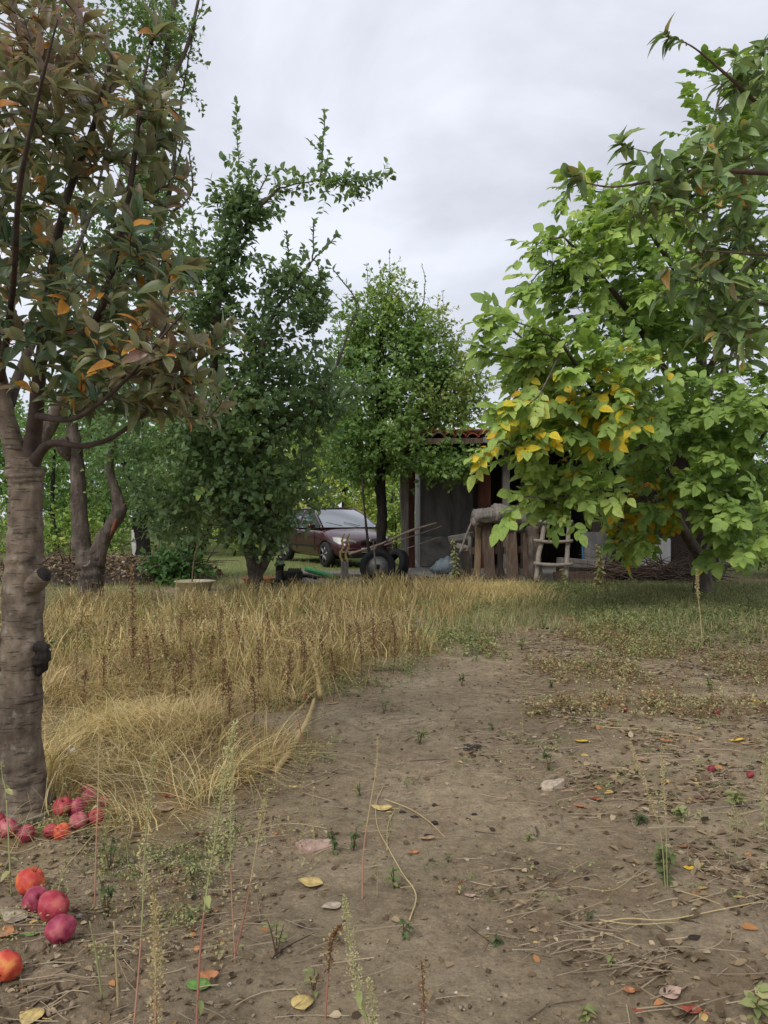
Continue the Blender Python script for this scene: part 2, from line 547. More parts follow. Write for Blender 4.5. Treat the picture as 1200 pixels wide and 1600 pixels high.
class Tree:
    def __init__(self, name, base, label, cat='tree', group=None):
        self.base = Vector(base)
        self.root = thing(name, self.base, label, cat, group)
        self.npos, self.nrad = [], []
        self.tw = Tubes()
        self.lp, self.lt, self.ls, self.ltag = [], [], [], []

    def skel(self, pts, rad):
        for p, r in zip(pts, rad):
            self.npos.append(tuple(p)); self.nrad.append(r)

    def trunk(self, pts, rad, mat, name='trunk', node=True, **kw):
        o = bark_tube(name, pts, rad, mat, self.root, self.base, **kw)
        if node:
            q, r = spline(pts, rad, 8)
            self.skel(q, r)
        return o

    def put_leaves(self, pts, spacing, size, start=.15, tag=0, tip=3):
        L = sum((pts[i + 1] - pts[i]).length for i in range(len(pts) - 1))
        n = max(1, int(L * (1 - start) / spacing))
        for k in range(n + tip):
            t = start + (1 - start) * (k + random.random()) / n if k < n else 1.
            t = min(.999, t) * (len(pts) - 1)
            i = int(t); f = t - i
            p = pts[i].lerp(pts[i + 1], f); d = (pts[i + 1] - pts[i]).normalized()
            self.lp.append(tuple(p)); self.lt.append(tuple(d)); self.ls.append(size * (random.uniform(.72, 1.15) if random.random() < .7 else random.uniform(.4, .8))); self.ltag.append(tag)

    def limb_twig(self, pts, rad, spacing, size, sides=5, tag=0, start=.1):
        """hand-placed leafy shoot"""
        q, r = spline(pts, rad, 5)
        q = [p + Vector((random.gauss(0, 1), random.gauss(0, 1), random.gauss(0, 1))) * .006 for p in q]
        self.tw.add(q, r, sides)
        self.skel(q, r)
        self.put_leaves(q, spacing, size, start, tag)

    def grow(self, targets, spacing, size, r_tip=.0018, r_k=.008, sag=.15, lift=.3, tag=0, start=.25, maxlen=None, wob=.06, min_leaf_r=None, add_side=0):
        NP = np.array(self.npos); R = list(self.nrad)
        cap = len(NP) + len(targets) * 6 + 10
        buf = np.empty((cap, 3)); buf[:len(NP)] = NP; n = len(NP)
        # nearest targets first
        T = np.array([tuple(t) for t in targets])
        d0 = np.array([np.min(np.sum((NP - t) ** 2, 1)) for t in T])
        for ti in np.argsort(d0):
            t = T[ti]
            df = t - buf[:n]
            c = np.sqrt(np.sum(df ** 2, 1)) + np.maximum(0, -df[:, 2]) * .5
            j = int(np.argmin(c))
            a = Vector(buf[j]); b = Vector(t)
            L = (b - a).length
            if L < .03 or (maxlen and L > maxlen):
                continue
            r0 = min(R[j] * .75, r_tip + r_k * L)
            K = 3 if L < .35 else 5
            side = Vector((random.gauss(0, 1), random.gauss(0, 1), random.gauss(0, .5))) * L * wob
            ctrl = a.lerp(b, .5) + Vector((0, 0, -lift * L * .3)) + side
            pts = []
            for k in range(K + 1):
                s = k / K
                p = a * (1 - s) ** 2 + ctrl * 2 * s * (1 - s) + b * s * s
                pts.append(p)
            rad = [r0 + (r_tip - r0) * k / K for k in range(K + 1)]
            self.tw.add(pts, rad, 4 if r0 > .006 else 3)
            for k in range(1, K + 1):
                if n < cap:
                    buf[n] = pts[k]; R.append(rad[k]); n += 1
            self.put_leaves(pts, spacing, size, start, tag)
            for _ in range(add_side):
                s = random.randint(1, K)
                p = pts[s]
                e = p + Vector((random.gauss(0, 1), random.gauss(0, 1), random.gauss(.3, .7))).normalized() * random.uniform(.5, 1.2) * size * 3.2
                mid = p.lerp(e, .5) + Vector((0, 0, .1 * size))
                self.tw.add([p, mid, e], [r_tip * 1.2, r_tip, r_tip * .7], 3)
                self.put_leaves([p, mid, e], spacing, size, .2, tag, tip=2)
        self.npos = [tuple(v) for v in buf[:n]]; self.nrad = R

    def finish(self, leafmat, tmpl_near, tintf, n_single=0, twigmat=None, out=.3, up=.1, angle=.9, ntilt=.6, nout=.75, center=None, compound=False, name_f='foliage'):
        me = self.tw.mesh('twigs', self.base)
        setp(link('twigs', me, self.root, twigmat or M['twig_bark']), kind='stuff')
        Pp = np.array(self.lp); Tt = np.array(self.lt); S = np.array(self.ls); tag = np.array(self.ltag)
        n = len(Pp)
        perp = rand_unit(n); perp -= Tt * np.sum(perp * Tt, 1, keepdims=True)
        perp /= np.maximum(np.linalg.norm(perp, axis=1, keepdims=True), 1e-6)
        ctr = np.array(center if center is not None else (0, 0, 0))
        o = Pp - ctr; o[:, 2] *= .3; o /= np.maximum(np.linalg.norm(o, axis=1, keepdims=True), 1e-6)
        D = Tt * .55 + perp * angle + o * out + np.array([0, 0, up])
        Nn = rand_unit(n) * ntilt + np.array([0, 0, 1.0]) + o * nout
        if compound:
            X, Dn, Nz = basis(D - np.array([0, 0, .25]), Nn)
            PP, DD, NN, SS, TG, ID = [], [], [], [], [], []
            rl = S * 1.9
            st = []
            for tpos, sd in ((.38, 1), (.38, -1), (.64, 1), (.64, -1), (.86, 1), (.86, -1), (1., 0)):
                droop = -np.array([0, 0, 1.]) * (tpos ** 2 * .16) * rl[:, None]
                PP.append(Pp + Dn * (rl * tpos)[:, None] + droop)
                side = X * sd
                DD.append(side * .95 + Dn * (.5 if sd else 1.) + np.array([0, 0, -.22]) + RNG.normal(size=(n, 3)) * .16)
                NN.append(Nz + RNG.normal(size=(n, 3)) * .25)
                SS.append(S * (.72 + .3 * tpos) * (1.12 if sd == 0 else 1.) * RNG.uniform(.8, 1.1, n)); ID.append(np.arange(n))
            stalk = Tubes()
            for i in range(n):
                a = Vector(Pp[i]); d = Vector(Dn[i]) * rl[i]
                stalk.add([a, a + d * .5 + Vector((0, 0, -.04 * rl[i])), a + d + Vector((0, 0, -.16 * rl[i]))], [.0035, .0026, .0016], 3)
            setp(link('leaf_stalks', stalk.mesh('leaf_stalks', self.base), self.root, M['walnut_leaf']), kind='stuff')
            ids = np.concatenate(ID)
            Pp, D, Nn, S = np.concatenate(PP), np.concatenate(DD), np.concatenate(NN), np.concatenate(SS)
            tint = tintf(Pp, ids, n, np.tile(tag, 7))
            keep = RNG.random(len(Pp)) > .06
            Pp, D, Nn, S, tint = Pp[keep], D[keep], Nn[keep], S[keep], tint[keep]
        else:
            tint = tintf(Pp, np.arange(n), n, tag)
        n = len(Pp)
        single = np.zeros(n, bool)
        if n_single:
            px = 600 + Pp[:, 0] * F / np.maximum(Pp[:, 1], .1); py = HZ - (Pp[:, 2] - EYE) * F / np.maximum(Pp[:, 1], .1)
            vis = (px > 5) & (px < 1195) & (py > 5) & (py < 1595) & (Pp[:, 1] > .5)
            sc = np.where(vis, S / np.maximum(Pp[:, 1], .1), 0)
            pick = np.argsort(-sc)[:n_single]
            pick = pick[sc[pick] > 0]
            single[pick] = True
            V, Fc, UVs = tmpl_near
            X, Dn, Nz = basis(D[pick], Nn[pick])
            K = 14
            lib = {}
            for j, i in enumerate(pick):
                c = int(np.clip(tint[i] * K, 0, K - 1)); var = j % 2
                if (c, var) not in lib:
                    VV = V.copy(); VV[:, 2] *= (.7, 1.4)[var]; VV[:, 0] *= (1.08, .92)[var]
                    me = np_mesh('leaf', VV, Fc, np.full(len(V), (c + .5) / K), UVs)
                    me.materials.append(leafmat)
                    lib[c, var] = me
                o = bpy.data.objects.new('leaf', lib[c, var]); COL.objects.link(o); o.parent = self.root
                mt = Matrix(((X[j][0], Dn[j][0], Nz[j][0], 0), (X[j][1], Dn[j][1], Nz[j][1], 0), (X[j][2], Dn[j][2], Nz[j][2], 0), (0, 0, 0, 1)))
                o.matrix_basis = Matrix.Translation(Vector(Pp[i]) - self.base) @ mt @ Matrix.Scale(float(S[i]), 4)
        r = ~single
        me = leaves_mesh(name_f, tmpl_near, Pp[r], D[r], Nn[r], S[r], tint[r], self.base)
        setp(link(name_f, me, self.root, leafmat), kind='stuff')
        return n


def blob(px, py, Y, rpx, rpy, rY, n, shell=.55, tilt=0.):
    """n points inside an ellipsoid"""
    c = P(px, py, Y); out = []
    rx, rz = rpx * Y / F, rpy * Y / F
    for _ in range(n):
        v = Vector((random.gauss(0, 1), random.gauss(0, 1), random.gauss(0, 1))).normalized() * random.random() ** shell
        out.append(Vector((c.x + v.x * rx + v.z * rx * tilt, c.y + v.y * rY, c.z + v.z * rz)))
    return out


NEAR = leaf_template('near', .225, .4, .4)
NEARW = leaf_template('near', .36, .2, .2)
MIDR = leaf_template('mid', .33, .3, .2)
MIDW = leaf_template('mid', .3, .25, .2)
FAR = leaf_template('far', .34, .3, .2)
MID = leaf_template('mid', .27, .3, .3)

# ------------------------------------------------------------------ ground
def build_ground():
    def axis(parts):
        return np.unique(np.round(np.concatenate(parts), 4))
    geo = np.array([2.0 * 1.25 ** k for k in range(19)])
    xs = axis([np.arange(-2.7, 2.7, .023), np.arange(-8, -2.7, .09), np.arange(2.7, 8, .09), -8 - geo, 8 + geo])
    ys = axis([-geo * 2.2, np.arange(-2.5, 1.6, .15), np.arange(1.6, 5.2, .02), np.arange(5.2, 9, .045), np.arange(9, 20, .14), 19.9 + geo * 1.6])
    X, Y = np.meshgrid(xs, ys)
    Z = gz(X, Y)
    fine = smooth(6.5, 4, Y) * smooth(3.2, 2.4, np.abs(X))
    rough = np.clip(m_straw(X, Y) + smooth(-.4, -.75, X) * smooth(5, 3, Y), 0, 1)
    Z = Z + fine * ((vn(X, Y, 38, 11) - .5) * .008 + (vn(X, Y, 9, 15) - .5) * .012 + (vn(X, Y, 22, 12) - .5) * (.004 + .016 * rough) - .006 * (vn(X, Y, 55, 14) > .86))
    far = smooth(30, 150, np.hypot(X, Y)); Z = Z * (1 - far)
    nx, ny = len(xs), len(ys)
    i = np.arange(ny - 1)[:, None] * nx + np.arange(nx - 1)[None]
    Fc = np.stack([i, i + 1, i + nx + 1, i + nx], -1).reshape(-1, 4)
    me = np_mesh('ground', np.stack([X, Y, Z], -1).reshape(-1, 3), Fc)
    for nm, arr in (('straw', m_straw(X, Y)), ('lawn', m_lawn(X, Y)),
                    ('leafy', np.clip(smooth(.1, 1.3, X - .15 * Y + .5 + (vn(X, Y, 1.6, 21) - .5) * 1.2) * .55 + smooth(-.35, -.8, X) * smooth(4.5, 3, Y) * .5, 0, 1))):
        a = me.attributes.new(nm, 'FLOAT', 'POINT'); a.data.foreach_set('value', arr.ravel().astype(np.float32))
    m, nt, b, out = new_mat('soil')
    L = nt.links.new
    tc = N(nt, 'TexCoord'); co = tc.outputs['Object']
    def nz(scale, detail=5, rough=.6, src=co):
        n = N(nt, 'TexNoise', Scale=scale, Detail=detail, Roughness=rough); L(src, n.inputs['Vector']); return n.outputs['Fac']
    c = ramp(nt, nz(1.3, 6), [(.3, (.285, .22, .142)), (.5, (.365, .29, .192)), (.72, (.43, .35, .245))])
    c = mixc(nt, 1.0, c, ramp(nt, nz(17, 8, .7), [(.3, (.62, .6, .58)), (.55, (1, 1, 1)), (.75, (1.2, 1.18, 1.14))]), 'MULTIPLY')
    c = mixc(nt, 1.0, c, ramp(nt, nz(.8, 5, .6), [(.36, (.72, .7, .68)), (.56, (1.06, 1.05, 1.03))]), 'MULTIPLY')
    c = mixc(nt, 1.0, c, ramp(nt, nz(75, 6, .75), [(.32, (.7, .68, .66)), (.6, (1.1, 1.1, 1.1))]), 'MULTIPLY')
    # olive tinge in places
    c = mixc(nt, ramp(nt, nz(2.7, 4), [(.5, (0, 0, 0)), (.7, (.35, .35, .35))]), c, (.17, .155, .085))
    def attr(a):
        n = N(nt, 'Attribute'); n.attribute_name = a; return n.outputs['Fac']
    # flecks of straw and crumbs
    def flecks(scale, lo, hi, amount):
        v = N(nt, 'TexVoronoi', Scale=scale, Randomness=1.); L(co, v.inputs['Vector'])
        sx = N(nt, 'SeparateXYZ'); L(v.outputs['Color'], sx.inputs[0])
        g = N(nt, 'Math', operation='GREATER_THAN'); g.inputs[1].default_value = 1 - amount; L(sx.outputs['X'], g.inputs[0])
        d = N(nt, 'MapRange'); d.inputs['From Min'].default_value = hi; d.inputs['From Max'].default_value = lo; L(v.outputs['Distance'], d.inputs['Value'])
        k = N(nt, 'Math', operation='MULTIPLY'); L(g.outputs[0], k.inputs[0]); L(d.outputs[0], k.inputs[1])
        return k.outputs[0], sx.outputs['Y']
    k, r_ = flecks(70, .18, .34, .16)
    c = mixc(nt, k, c, ramp(nt, r_, [(.1, (.1, .065, .04)), (.5, (.3, .23, .15)), (.9, (.45, .38, .28))]))
    k, r_ = flecks(31, .1, .25, .1)
    c = mixc(nt, k, c, ramp(nt, r_, [(.1, (.06, .042, .03)), (.6, (.22, .14, .08)), (.9, (.38, .3, .2))]))
    lf = mixc(nt, nz(24, 5, .7), (.1, .06, .035), (.32, .22, .13))
    km = N(nt, 'Math', operation='MULTIPLY'); L(attr('leafy'), km.inputs[0])
    L(ramp(nt, nz(3.4, 6, .7), [(.42, (0, 0, 0)), (.6, (.85, .85, .85))]), km.inputs[1])
    c = mixc(nt, km.outputs[0], c, lf)
    st = mixc(nt, nz(30, 6, .75), (.13, .085, .045), (.4, .3, .14))
    c = mixc(nt, attr('straw'), c, st)
    ln = mixc(nt, nz(6, 8, .75), (.075, .105, .03), (.24, .25, .09))
    c = mixc(nt, attr('lawn'), c, ln)
    # drying cracks
    wv = N(nt, 'Mapping'); L(co, wv.inputs['Vector'])
    n_ = N(nt, 'TexNoise', Scale=6, Detail=4); L(co, n_.inputs['Vector'])
    mx = N(nt, 'MixRGB', Fac=.09); L(co, mx.inputs['Color1']); L(n_.outputs['Color'], mx.inputs['Color2'])
    vc = N(nt, 'TexVoronoi', Scale=1.9, feature='DISTANCE_TO_EDGE'); L(mx.outputs['Color'], vc.inputs['Vector'])
    cr = N(nt, 'MapRange'); cr.inputs['From Min'].default_value = .012; cr.inputs['From Max'].default_value = .003; L(vc.outputs['Distance'], cr.inputs['Value'])
    cm = N(nt, 'Math', operation='MULTIPLY'); L(cr.outputs[0], cm.inputs[0]); L(ramp(nt, nz(1.7, 2), [(.62, (0, 0, 0)), (.68, (.8, .8, .8))]), cm.inputs[1])
    c = mixc(nt, cm.outputs[0], c, (.05, .035, .025))
    L(c, b.inputs['Base Color'])
    b.inputs['Roughness'].default_value = .92; b.inputs['Specular IOR Level'].default_value = .15
    hb = N(nt, 'Math', operation='MULTIPLY_ADD'); L(nz(7, 6, .6), hb.inputs[0]); hb.inputs[1].default_value = 1.6; L(nz(34, 9, .78), hb.inputs[2])
    hs = N(nt, 'Math', operation='MULTIPLY_ADD'); L(cm.outputs[0], hs.inputs[0]); hs.inputs[1].default_value = -1.2; L(hb.outputs[0], hs.inputs[2])
    bump(nt, b, hs.outputs[0], 1.0, .02)
    setp(link('ground', me, None, m), 'bare brown orchard soil with a trodden path, straw and lawn behind', kind='structure')
build_ground()


# ------------------------------------------------------------------ grass, straw and litter (uncountable)
def blades(name, x, y, h, lean, width, tint, mat, label, segs=4, droop=.35, z0=None, heads=None, parent=None):
    n = len(x)
    z = gz(x, y) if z0 is None else z0
    az = RNG.uniform(0, 2 * PI, n)
    if segs > 3:      # tussocks: neighbouring blades lean the same way
        az = 4 * PI * vn(x, y, 2.6, 77) + RNG.normal(0, 1, n) * np.where(y > 5.5, 1.7, .9)
    t = np.linspace(0, 1, segs + 1)[None]
    dx, dy = np.cos(az)[:, None], np.sin(az)[:, None]
    out = lean[:, None] * h[:, None] * t ** 1.8
    up_ = h[:, None] * (t - droop * np.minimum(lean, 1.6)[:, None] * t ** 2.6)
    wob = RNG.normal(0, .06, (n, 1)) * h[:, None] * np.sin(t * 5)
    px = x[:, None] + dx * out - dy * wob; py = y[:, None] + dy * out + dx * wob; pz = z[:, None] - .01 + up_
    pz = np.maximum(pz, z[:, None] + .004 * (t > 0))
    wa = az + RNG.normal(PI / 2, .6, n)
    w = width[:, None] * (1 - t ** 2 * .85)
    if heads is not None:
        hm = heads[:, None] * np.exp(-((t - .86) / .11) ** 2)
        w = w + hm
    wx, wy = np.cos(wa)[:, None] * w, np.sin(wa)[:, None] * w
    V = np.stack([np.stack([px - wx, py - wy, pz], -1), np.stack([px + wx, py + wy, pz], -1)], 2).reshape(-1, 3)
    k = (np.arange(n) * (segs + 1) * 2)[:, None] + np.arange(segs)[None] * 2
    Fc = np.stack([k, k + 1, k + 3, k + 2], -1).reshape(-1, 4)
    me = np_mesh(name, V, Fc, np.repeat(tint, (segs + 1) * 2))
    o = link(name, me, parent, mat)
    return setp(o, label, None if parent else 'grass', kind='stuff')


def scatter(n, x0, x1, y0, y1, dens, power=1.):
    X, Y = [], []
    tot = 0
    while tot < n:
        m_ = n * 4
        x = RNG.uniform(x0, x1, m_); y = y0 + (y1 - y0) * RNG.random(m_) ** power
        k = RNG.random(m_) < dens(x, y)
        X.append(x[k]); Y.append(y[k]); tot += int(k.sum())
        if not k.any(): break
    return np.concatenate(X)[:n], np.concatenate(Y)[:n]


def straw_den(x, y):
    inview = np.abs(x) < y * .56 + .5
    return m_straw(x, y) * inview * (.06 + .94 * smooth(.36, .66, .6 * vn(x, y, 2.4, 31) + .4 * vn(x, y, 6.5, 32)))


def build_straw():
    # matted, arching straw of the near left
    x, y = scatter(15000, -3.6, .6, 3.1, 6.8, lambda x, y: straw_den(x, y) * (x < straw_edge(y) + .1), 1.1)
    n = len(x)
    blades('straw_grass', x, y, RNG.uniform(.1, .4, n) * (.35 + .9 * vn(x, y, 2.4, 33)), RNG.uniform(.3, 2.1, n), RNG.uniform(.001, .0034, n),
           np.clip(RNG.normal(.5, .24, n) + (vn(x, y, 1.2, 34) - .5) * .35, .02, .84), M['straw'],
           'matted pale yellow straw grass left of the bare path', 6, .42)
    # upright dry grass further back
    x, y = scatter(30000, -8, 2.3, 5.8, 13.6, lambda x, y: straw_den(x, y) * (x < straw_edge(y) + .25), .9)
    n = len(x)
    g = RNG.random(n) < .2 + .25 * smooth(.5, .7, vn(x, y, 1.6, 42)) + .45 * smooth(.55, .8, vn(x, y, .9, 41)) * smooth(8, 10, y) * smooth(-1.0, -3, x)
    t = np.clip(RNG.normal(.44, .27, n) + (vn(x, y, 2.2, 34) - .5) * .5, .0, .84)
    t[g] = RNG.uniform(.9, 1, g.sum())
    blades('dry_grass', x, y, RNG.uniform(.14, .48, n) * (.4 + .85 * vn(x, y, 2.4, 35)) * (1 - .35 * g), RNG.uniform(.05, .8, n), RNG.uniform(.0018, .0036, n), t, M['straw'],
           'upright dry yellow grass in front of the plum tree', 4, .3, heads=np.where(RNG.random(n) < .35, .0065, 0.))
    # yellow-green grass in front of the woodpile and walnut
    x, y = scatter(30000, .5, 9.5, 7., 14., lambda x, y: (np.abs(x) < y * .56 + .5) * smooth(7.2, 9.2, y + (vn(x, y, 1.2, 51) - .5) * 2.4) * (.3 + .7 * vn(x, y, 2.3, 52)), .8)
    n = len(x)
    ye = .35 + .65 * smooth(3.4, 1.4, x + (vn(x, y, 1.1, 54) - .5) * 1.6) * smooth(7.6, 9.6, y)
    t = np.clip(RNG.normal(.5, .24, n) + (vn(x, y, 1.5, 53) - .5) * .4, 0, 1); hgt = RNG.uniform(.06, .2, n)
    blades('green_grass', x, y, hgt, RNG.uniform(.1, 1.1, n), RNG.uniform(.002, .005, n), np.where(RNG.random(n) < .8 * ye, RNG.uniform(.76, .88, n), t), M['weed_green'],
           'low yellow-green grass and weeds beyond the bare path', 3, .3)
    x, y = scatter(16000, -8.5, -.6, 10.4, 15.2, lambda x, y: (np.abs(x) < y * .56 + .5) * ~((np.abs(x + 3.25) < .5) & (y > 12.2) & (y < 13.6)) * (.4 + .6 * vn(x, y, 1.7, 58)), 1.)
    n = len(x)
    blades('rough_grass', x, y, RNG.uniform(.04, .16, n), RNG.uniform(.1, 1.1, n), RNG.uniform(.002, .004, n), np.clip(RNG.normal(.6, .2, n), 0, .88), M['weed_green'],
           'short rough green grass between the old trunk and the cream basin', 3, .3)
    x, y = scatter(4500, .7, 2.7, 10.6, 13.7, lambda x, y: np.exp(-(((x - 1.6) / .7) ** 2 + ((y - 12.2) / .9) ** 2)), 1.)
    n = len(x)
    blades('straw_tuft', x, y, RNG.uniform(.15, .36, n), RNG.uniform(.2, 1.3, n), RNG.uniform(.0018, .004, n), RNG.uniform(.4, .8, n), M['straw'],
           'rounded clump of straw in front of the woodpile', 4, .4)
    # lawn and rough grass further back
    x, y = scatter(18000, -14, 14, 13.8, 27, lambda x, y: (np.abs(x) < y * .52) * 1., 1.2)
    n = len(x)
    blades('lawn_grass', x, y, RNG.uniform(.04, .13, n), RNG.uniform(.2, 1.2, n), RNG.uniform(.003, .007, n), np.clip(RNG.normal(.6, .14, n), 0, .82), M['weed_green'],
           'short green lawn around the parked car', 2, .3)
    # green tufts on the right and around the path
    cx, cy = scatter(260, -1.2, 5.5, 2.6, 10.5, lambda x, y: (np.abs(x) < y * .54) * (x > straw_edge(y) - .1) * (.08 + .5 * smooth(6.3, 9, y) + .3 * smooth(.2, 1.2, x - .12 * y)), .8)
    X = np.repeat(cx, 22) + RNG.normal(0, .035, 22 * len(cx)) * np.repeat(RNG.uniform(.5, 2.2, len(cx)), 22)
    Y = np.repeat(cy, 22) + RNG.normal(0, .035, 22 * len(cx)) * np.repeat(RNG.uniform(.5, 2.2, len(cx)), 22)
    n = len(X); tt = np.repeat(RNG.uniform(.2, .9, len(cx)), 22)
    blades('grass_tufts', X, Y, RNG.uniform(.015, .06, n), RNG.uniform(.3, 2., n), RNG.uniform(.0012, .0028, n), np.clip(tt + RNG.normal(0, .1, n), 0, 1), M['weed_green'],
           'small green tufts dotted over the soil', 3, .4)
build_straw()


def leafy(x, y):
    inv = (np.abs(x) < y * .55 + .3)
    a = smooth(.0, 1.2, x - .13 * y + .25 + (vn(x, y, 1.6, 21) - .5) * 1.5) * smooth(.35, .62, vn(x, y, 2.4, 61)) * .9
    a = a * (.25 + 1.5 * smooth(.45, .75, vn(x, y, 5.5, 63)))
    b_ = smooth(-.2, -.7, x) * smooth(5.2, 3.4, y) * .4
    c_ = smooth(6.5, 8.5, y) * .6 * smooth(.4, .6, vn(x, y, 1.9, 62))
    return inv * np.clip(a + b_ + c_ + .07, 0, 1)


def build_litter():
    n = 14000
    x, y = scatter(n, -3.2, 5.5, 1.9, 10.5, lambda x, y: leafy(x, y) * (m_straw(x, y) < .6), 1.25); n = len(x)
    s = RNG.uniform(.008, .036, n) * (1 + .45 * (x > .13 * y + .5)); z = gz(x, y) + .004
    az = RNG.uniform(0, 2 * PI, n)
    D = np.stack([np.cos(az), np.sin(az), RNG.normal(.12, .28, n)], -1); Nn = rand_unit(n) * .45 + np.array([0, 0, 1.])
    t = np.clip(RNG.normal(.4, .2, n), 0, .78); r = RNG.random(n); t[r < .022] = .93; t[(r > .022) & (r < .04)] = 1.
    me = leaves_mesh('leaf_litter', MIDR, np.stack([x, y, z], -1), D, Nn, s, t)
    setp(link('leaf_litter', me, None, M['litter']), 'crumbled brown leaves strewn over the soil', 'litter', kind='stuff')
    # dry stems and twigs lying flat
    n = 11000
    x, y = scatter(n, -3.2, 5.5, 1.9, 10.5, lambda x, y: leafy(x, y) + .03, 1.2); n = len(x)
    L = RNG.uniform(.03, .26, n) * RNG.random(n) ** .8; az = RNG.uniform(0, 2 * PI, n)
    az = np.where(RNG.random(n) < .5, az * .12, az)
    t_ = np.linspace(-.5, .5, 5)[None]
    bend = RNG.normal(0, .05, (n, 1))
    lx = t_ * L[:, None]; ly = bend * L[:, None] * (t_ * 2) ** 2
    X = x[:, None] + lx * np.cos(az)[:, None] - ly * np.sin(az)[:, None]; Y = y[:, None] + lx * np.sin(az)[:, None] + ly * np.cos(az)[:, None]
    Z = gz(X, Y) + .005 + RNG.uniform(0, .012, (n, 1))
    w = RNG.uniform(.0005, .0017, (n, 1)) * (1 + .18 * np.maximum(0, y[:, None] - 3)); wx, wy = -np.sin(az)[:, None] * w, np.cos(az)[:, None] * w
    V = np.stack([np.stack([X - wx, Y - wy, Z - .001], -1), np.stack([X, Y, Z + w], -1), np.stack([X + wx, Y + wy, Z - .001], -1)], 2).reshape(-1, 3)
    k = (np.arange(n) * 15)[:, None] + np.arange(4)[None] * 3
    Fc = np.concatenate([np.stack([k, k + 1, k + 4, k + 3], -1).reshape(-1, 4), np.stack([k + 1, k + 2, k + 5, k + 4], -1).reshape(-1, 4)])
    me = np_mesh('dry_stems', V, Fc, np.repeat(np.clip(RNG.normal(.6, .2, n), 0, .86), 15))
    setp(link('dry_stems', me, None, M['litter']), 'thin dry stems lying scattered on the soil', 'litter', kind='stuff')
    # crumbs of soil and small stones
    n = 6500
    x, y = scatter(n, -2.2, 3.2, 1.9, 6.5, lambda x, y: (np.abs(x) < y * .55 + .2) * (.25 + .75 * smooth(.45, .7, vn(x, y, 2.6, 71)) + 1.2 * smooth(-.3, -.7, x)), 1.5); n = len(x)
    s = .0015 + .009 * RNG.random(n) ** 3.5 + .007 * RNG.random(n) * smooth(-.4, -.8, x) * smooth(4.2, 3., y)
    base = np.array([(1, 0, 0), (-1, 0, 0), (0, 1, 0), (0, -1, 0), (0, 0, 1), (0, 0, -1.)])
    V = base[None] * s[:, None, None] * RNG.uniform(.6, 1.3, (n, 6, 1)) + RNG.normal(0, .2, (n, 6, 3)) * s[:, None, None]
    V[..., 2] *= .7
    V += np.stack([x, y, gz(x, y) + s * .3], -1)[:, None]
    fo = np.array([(0, 2, 4), (2, 1, 4), (1, 3, 4), (3, 0, 4), (2, 0, 5), (1, 2, 5), (3, 1, 5), (0, 3, 5)])
    me = np_mesh('soil_crumbs', V.reshape(-1, 3), (fo[None] + (np.arange(n) * 6)[:, None, None]).reshape(-1, 3), np.repeat(RNG.random(n), 6), smooth_shade=False)
    mt, nt, b, _ = new_mat('crumbs')
    at = N(nt, 'Attribute'); at.attribute_name = 'tint'
    nt.links.new(ramp(nt, at.outputs['Fac'], [(0, (.09, .065, .045)), (.6, (.2, .15, .1)), (.9, (.28, .22, .155)), (1, (.5, .46, .4))]), b.inputs['Base Color'])
    b.inputs['Roughness'].default_value = .95; b.inputs['Specular IOR Level'].default_value = .1
    setp(link('soil_crumbs', me, None, mt), 'loose crumbs of soil and grit on the ground', 'soil', kind='stuff')
build_litter()


# ------------------------------------------------------------------ background wood and trees
def build_far_wood():
    n = 30000
    x = RNG.uniform(-46, 60, n); y = RNG.uniform(38, 50, n)
    top = 4.2 + 3.2 * vn(x, x * 0, .22, 81) + 1.2 * vn(x, y, .8, 82) - 1.8 * smooth(0, 14, x) * smooth(40, 20, x)
    z = top * RNG.random(n) ** .75
    D = rand_unit(n); Nn = rand_unit(n) + np.array([0, -.3, .8])
    t = np.clip(.2 + .45 * vn(x, z * 1.5, .5, 83) + RNG.normal(0, .1, n) + .3 * np.exp(-((x + 2) / 7) ** 2), 0, 1)
    me = leaves_mesh('far_wood', FAR, np.stack([x, y, z], -1), D, Nn, RNG.uniform(.28, .6, n), t)
    setp(link('far_wood', me, None, M['far_leaf']), 'far belt of green trees along the horizon', 'trees', kind='stuff')
build_far_wood()


def bg_tree(x, y, h, w, label, t0, n=60, ls=.16, cat='tree', low=.12, mat='far_leaf', trunk_r=.1, tspread=.16, name='background_tree'):
    tr = Tree(name, (x, y, 0), label, cat, 'trees and bushes growing behind the orchard')
    top = Vector((x + random.uniform(-.2, .2) * w, y, h * .8))
    pts = [Vector((x, y, -.1)), Vector((x + random.uniform(-.1, .1), y, h * .35)), top]
    tr.trunk(pts, [trunk_r, trunk_r * .75, .02], M['dark_bark'], n=4, sides=8)
    T = []
    c = Vector((x, y, h * (low + (1 - low) / 2)))
    for _ in range(n):
        v = Vector((random.gauss(0, 1), random.gauss(0, 1), random.gauss(0, 1))).normalized() * random.random() ** .45
        k = 1 - .35 * max(0, v.z)
        T.append(Vector((c.x + v.x * w * k, c.y + v.y * w * k, c.z + v.z * h * (1 - low) / 2)))
    tr.grow(T, ls * .35, ls, r_tip=.005, add_side=3, start=.2)
    seed = random.random() * 50
    def tint(p, i, nn, tag):
        return np.clip(t0 + (vn(p[:, 0] + seed, p[:, 2], 1.3, 7) - .5) * .35 + RNG.normal(0, tspread * .6, len(p)), 0, 1)
    tr.finish(M[mat], FAR, tint, center=c, ntilt=.9)


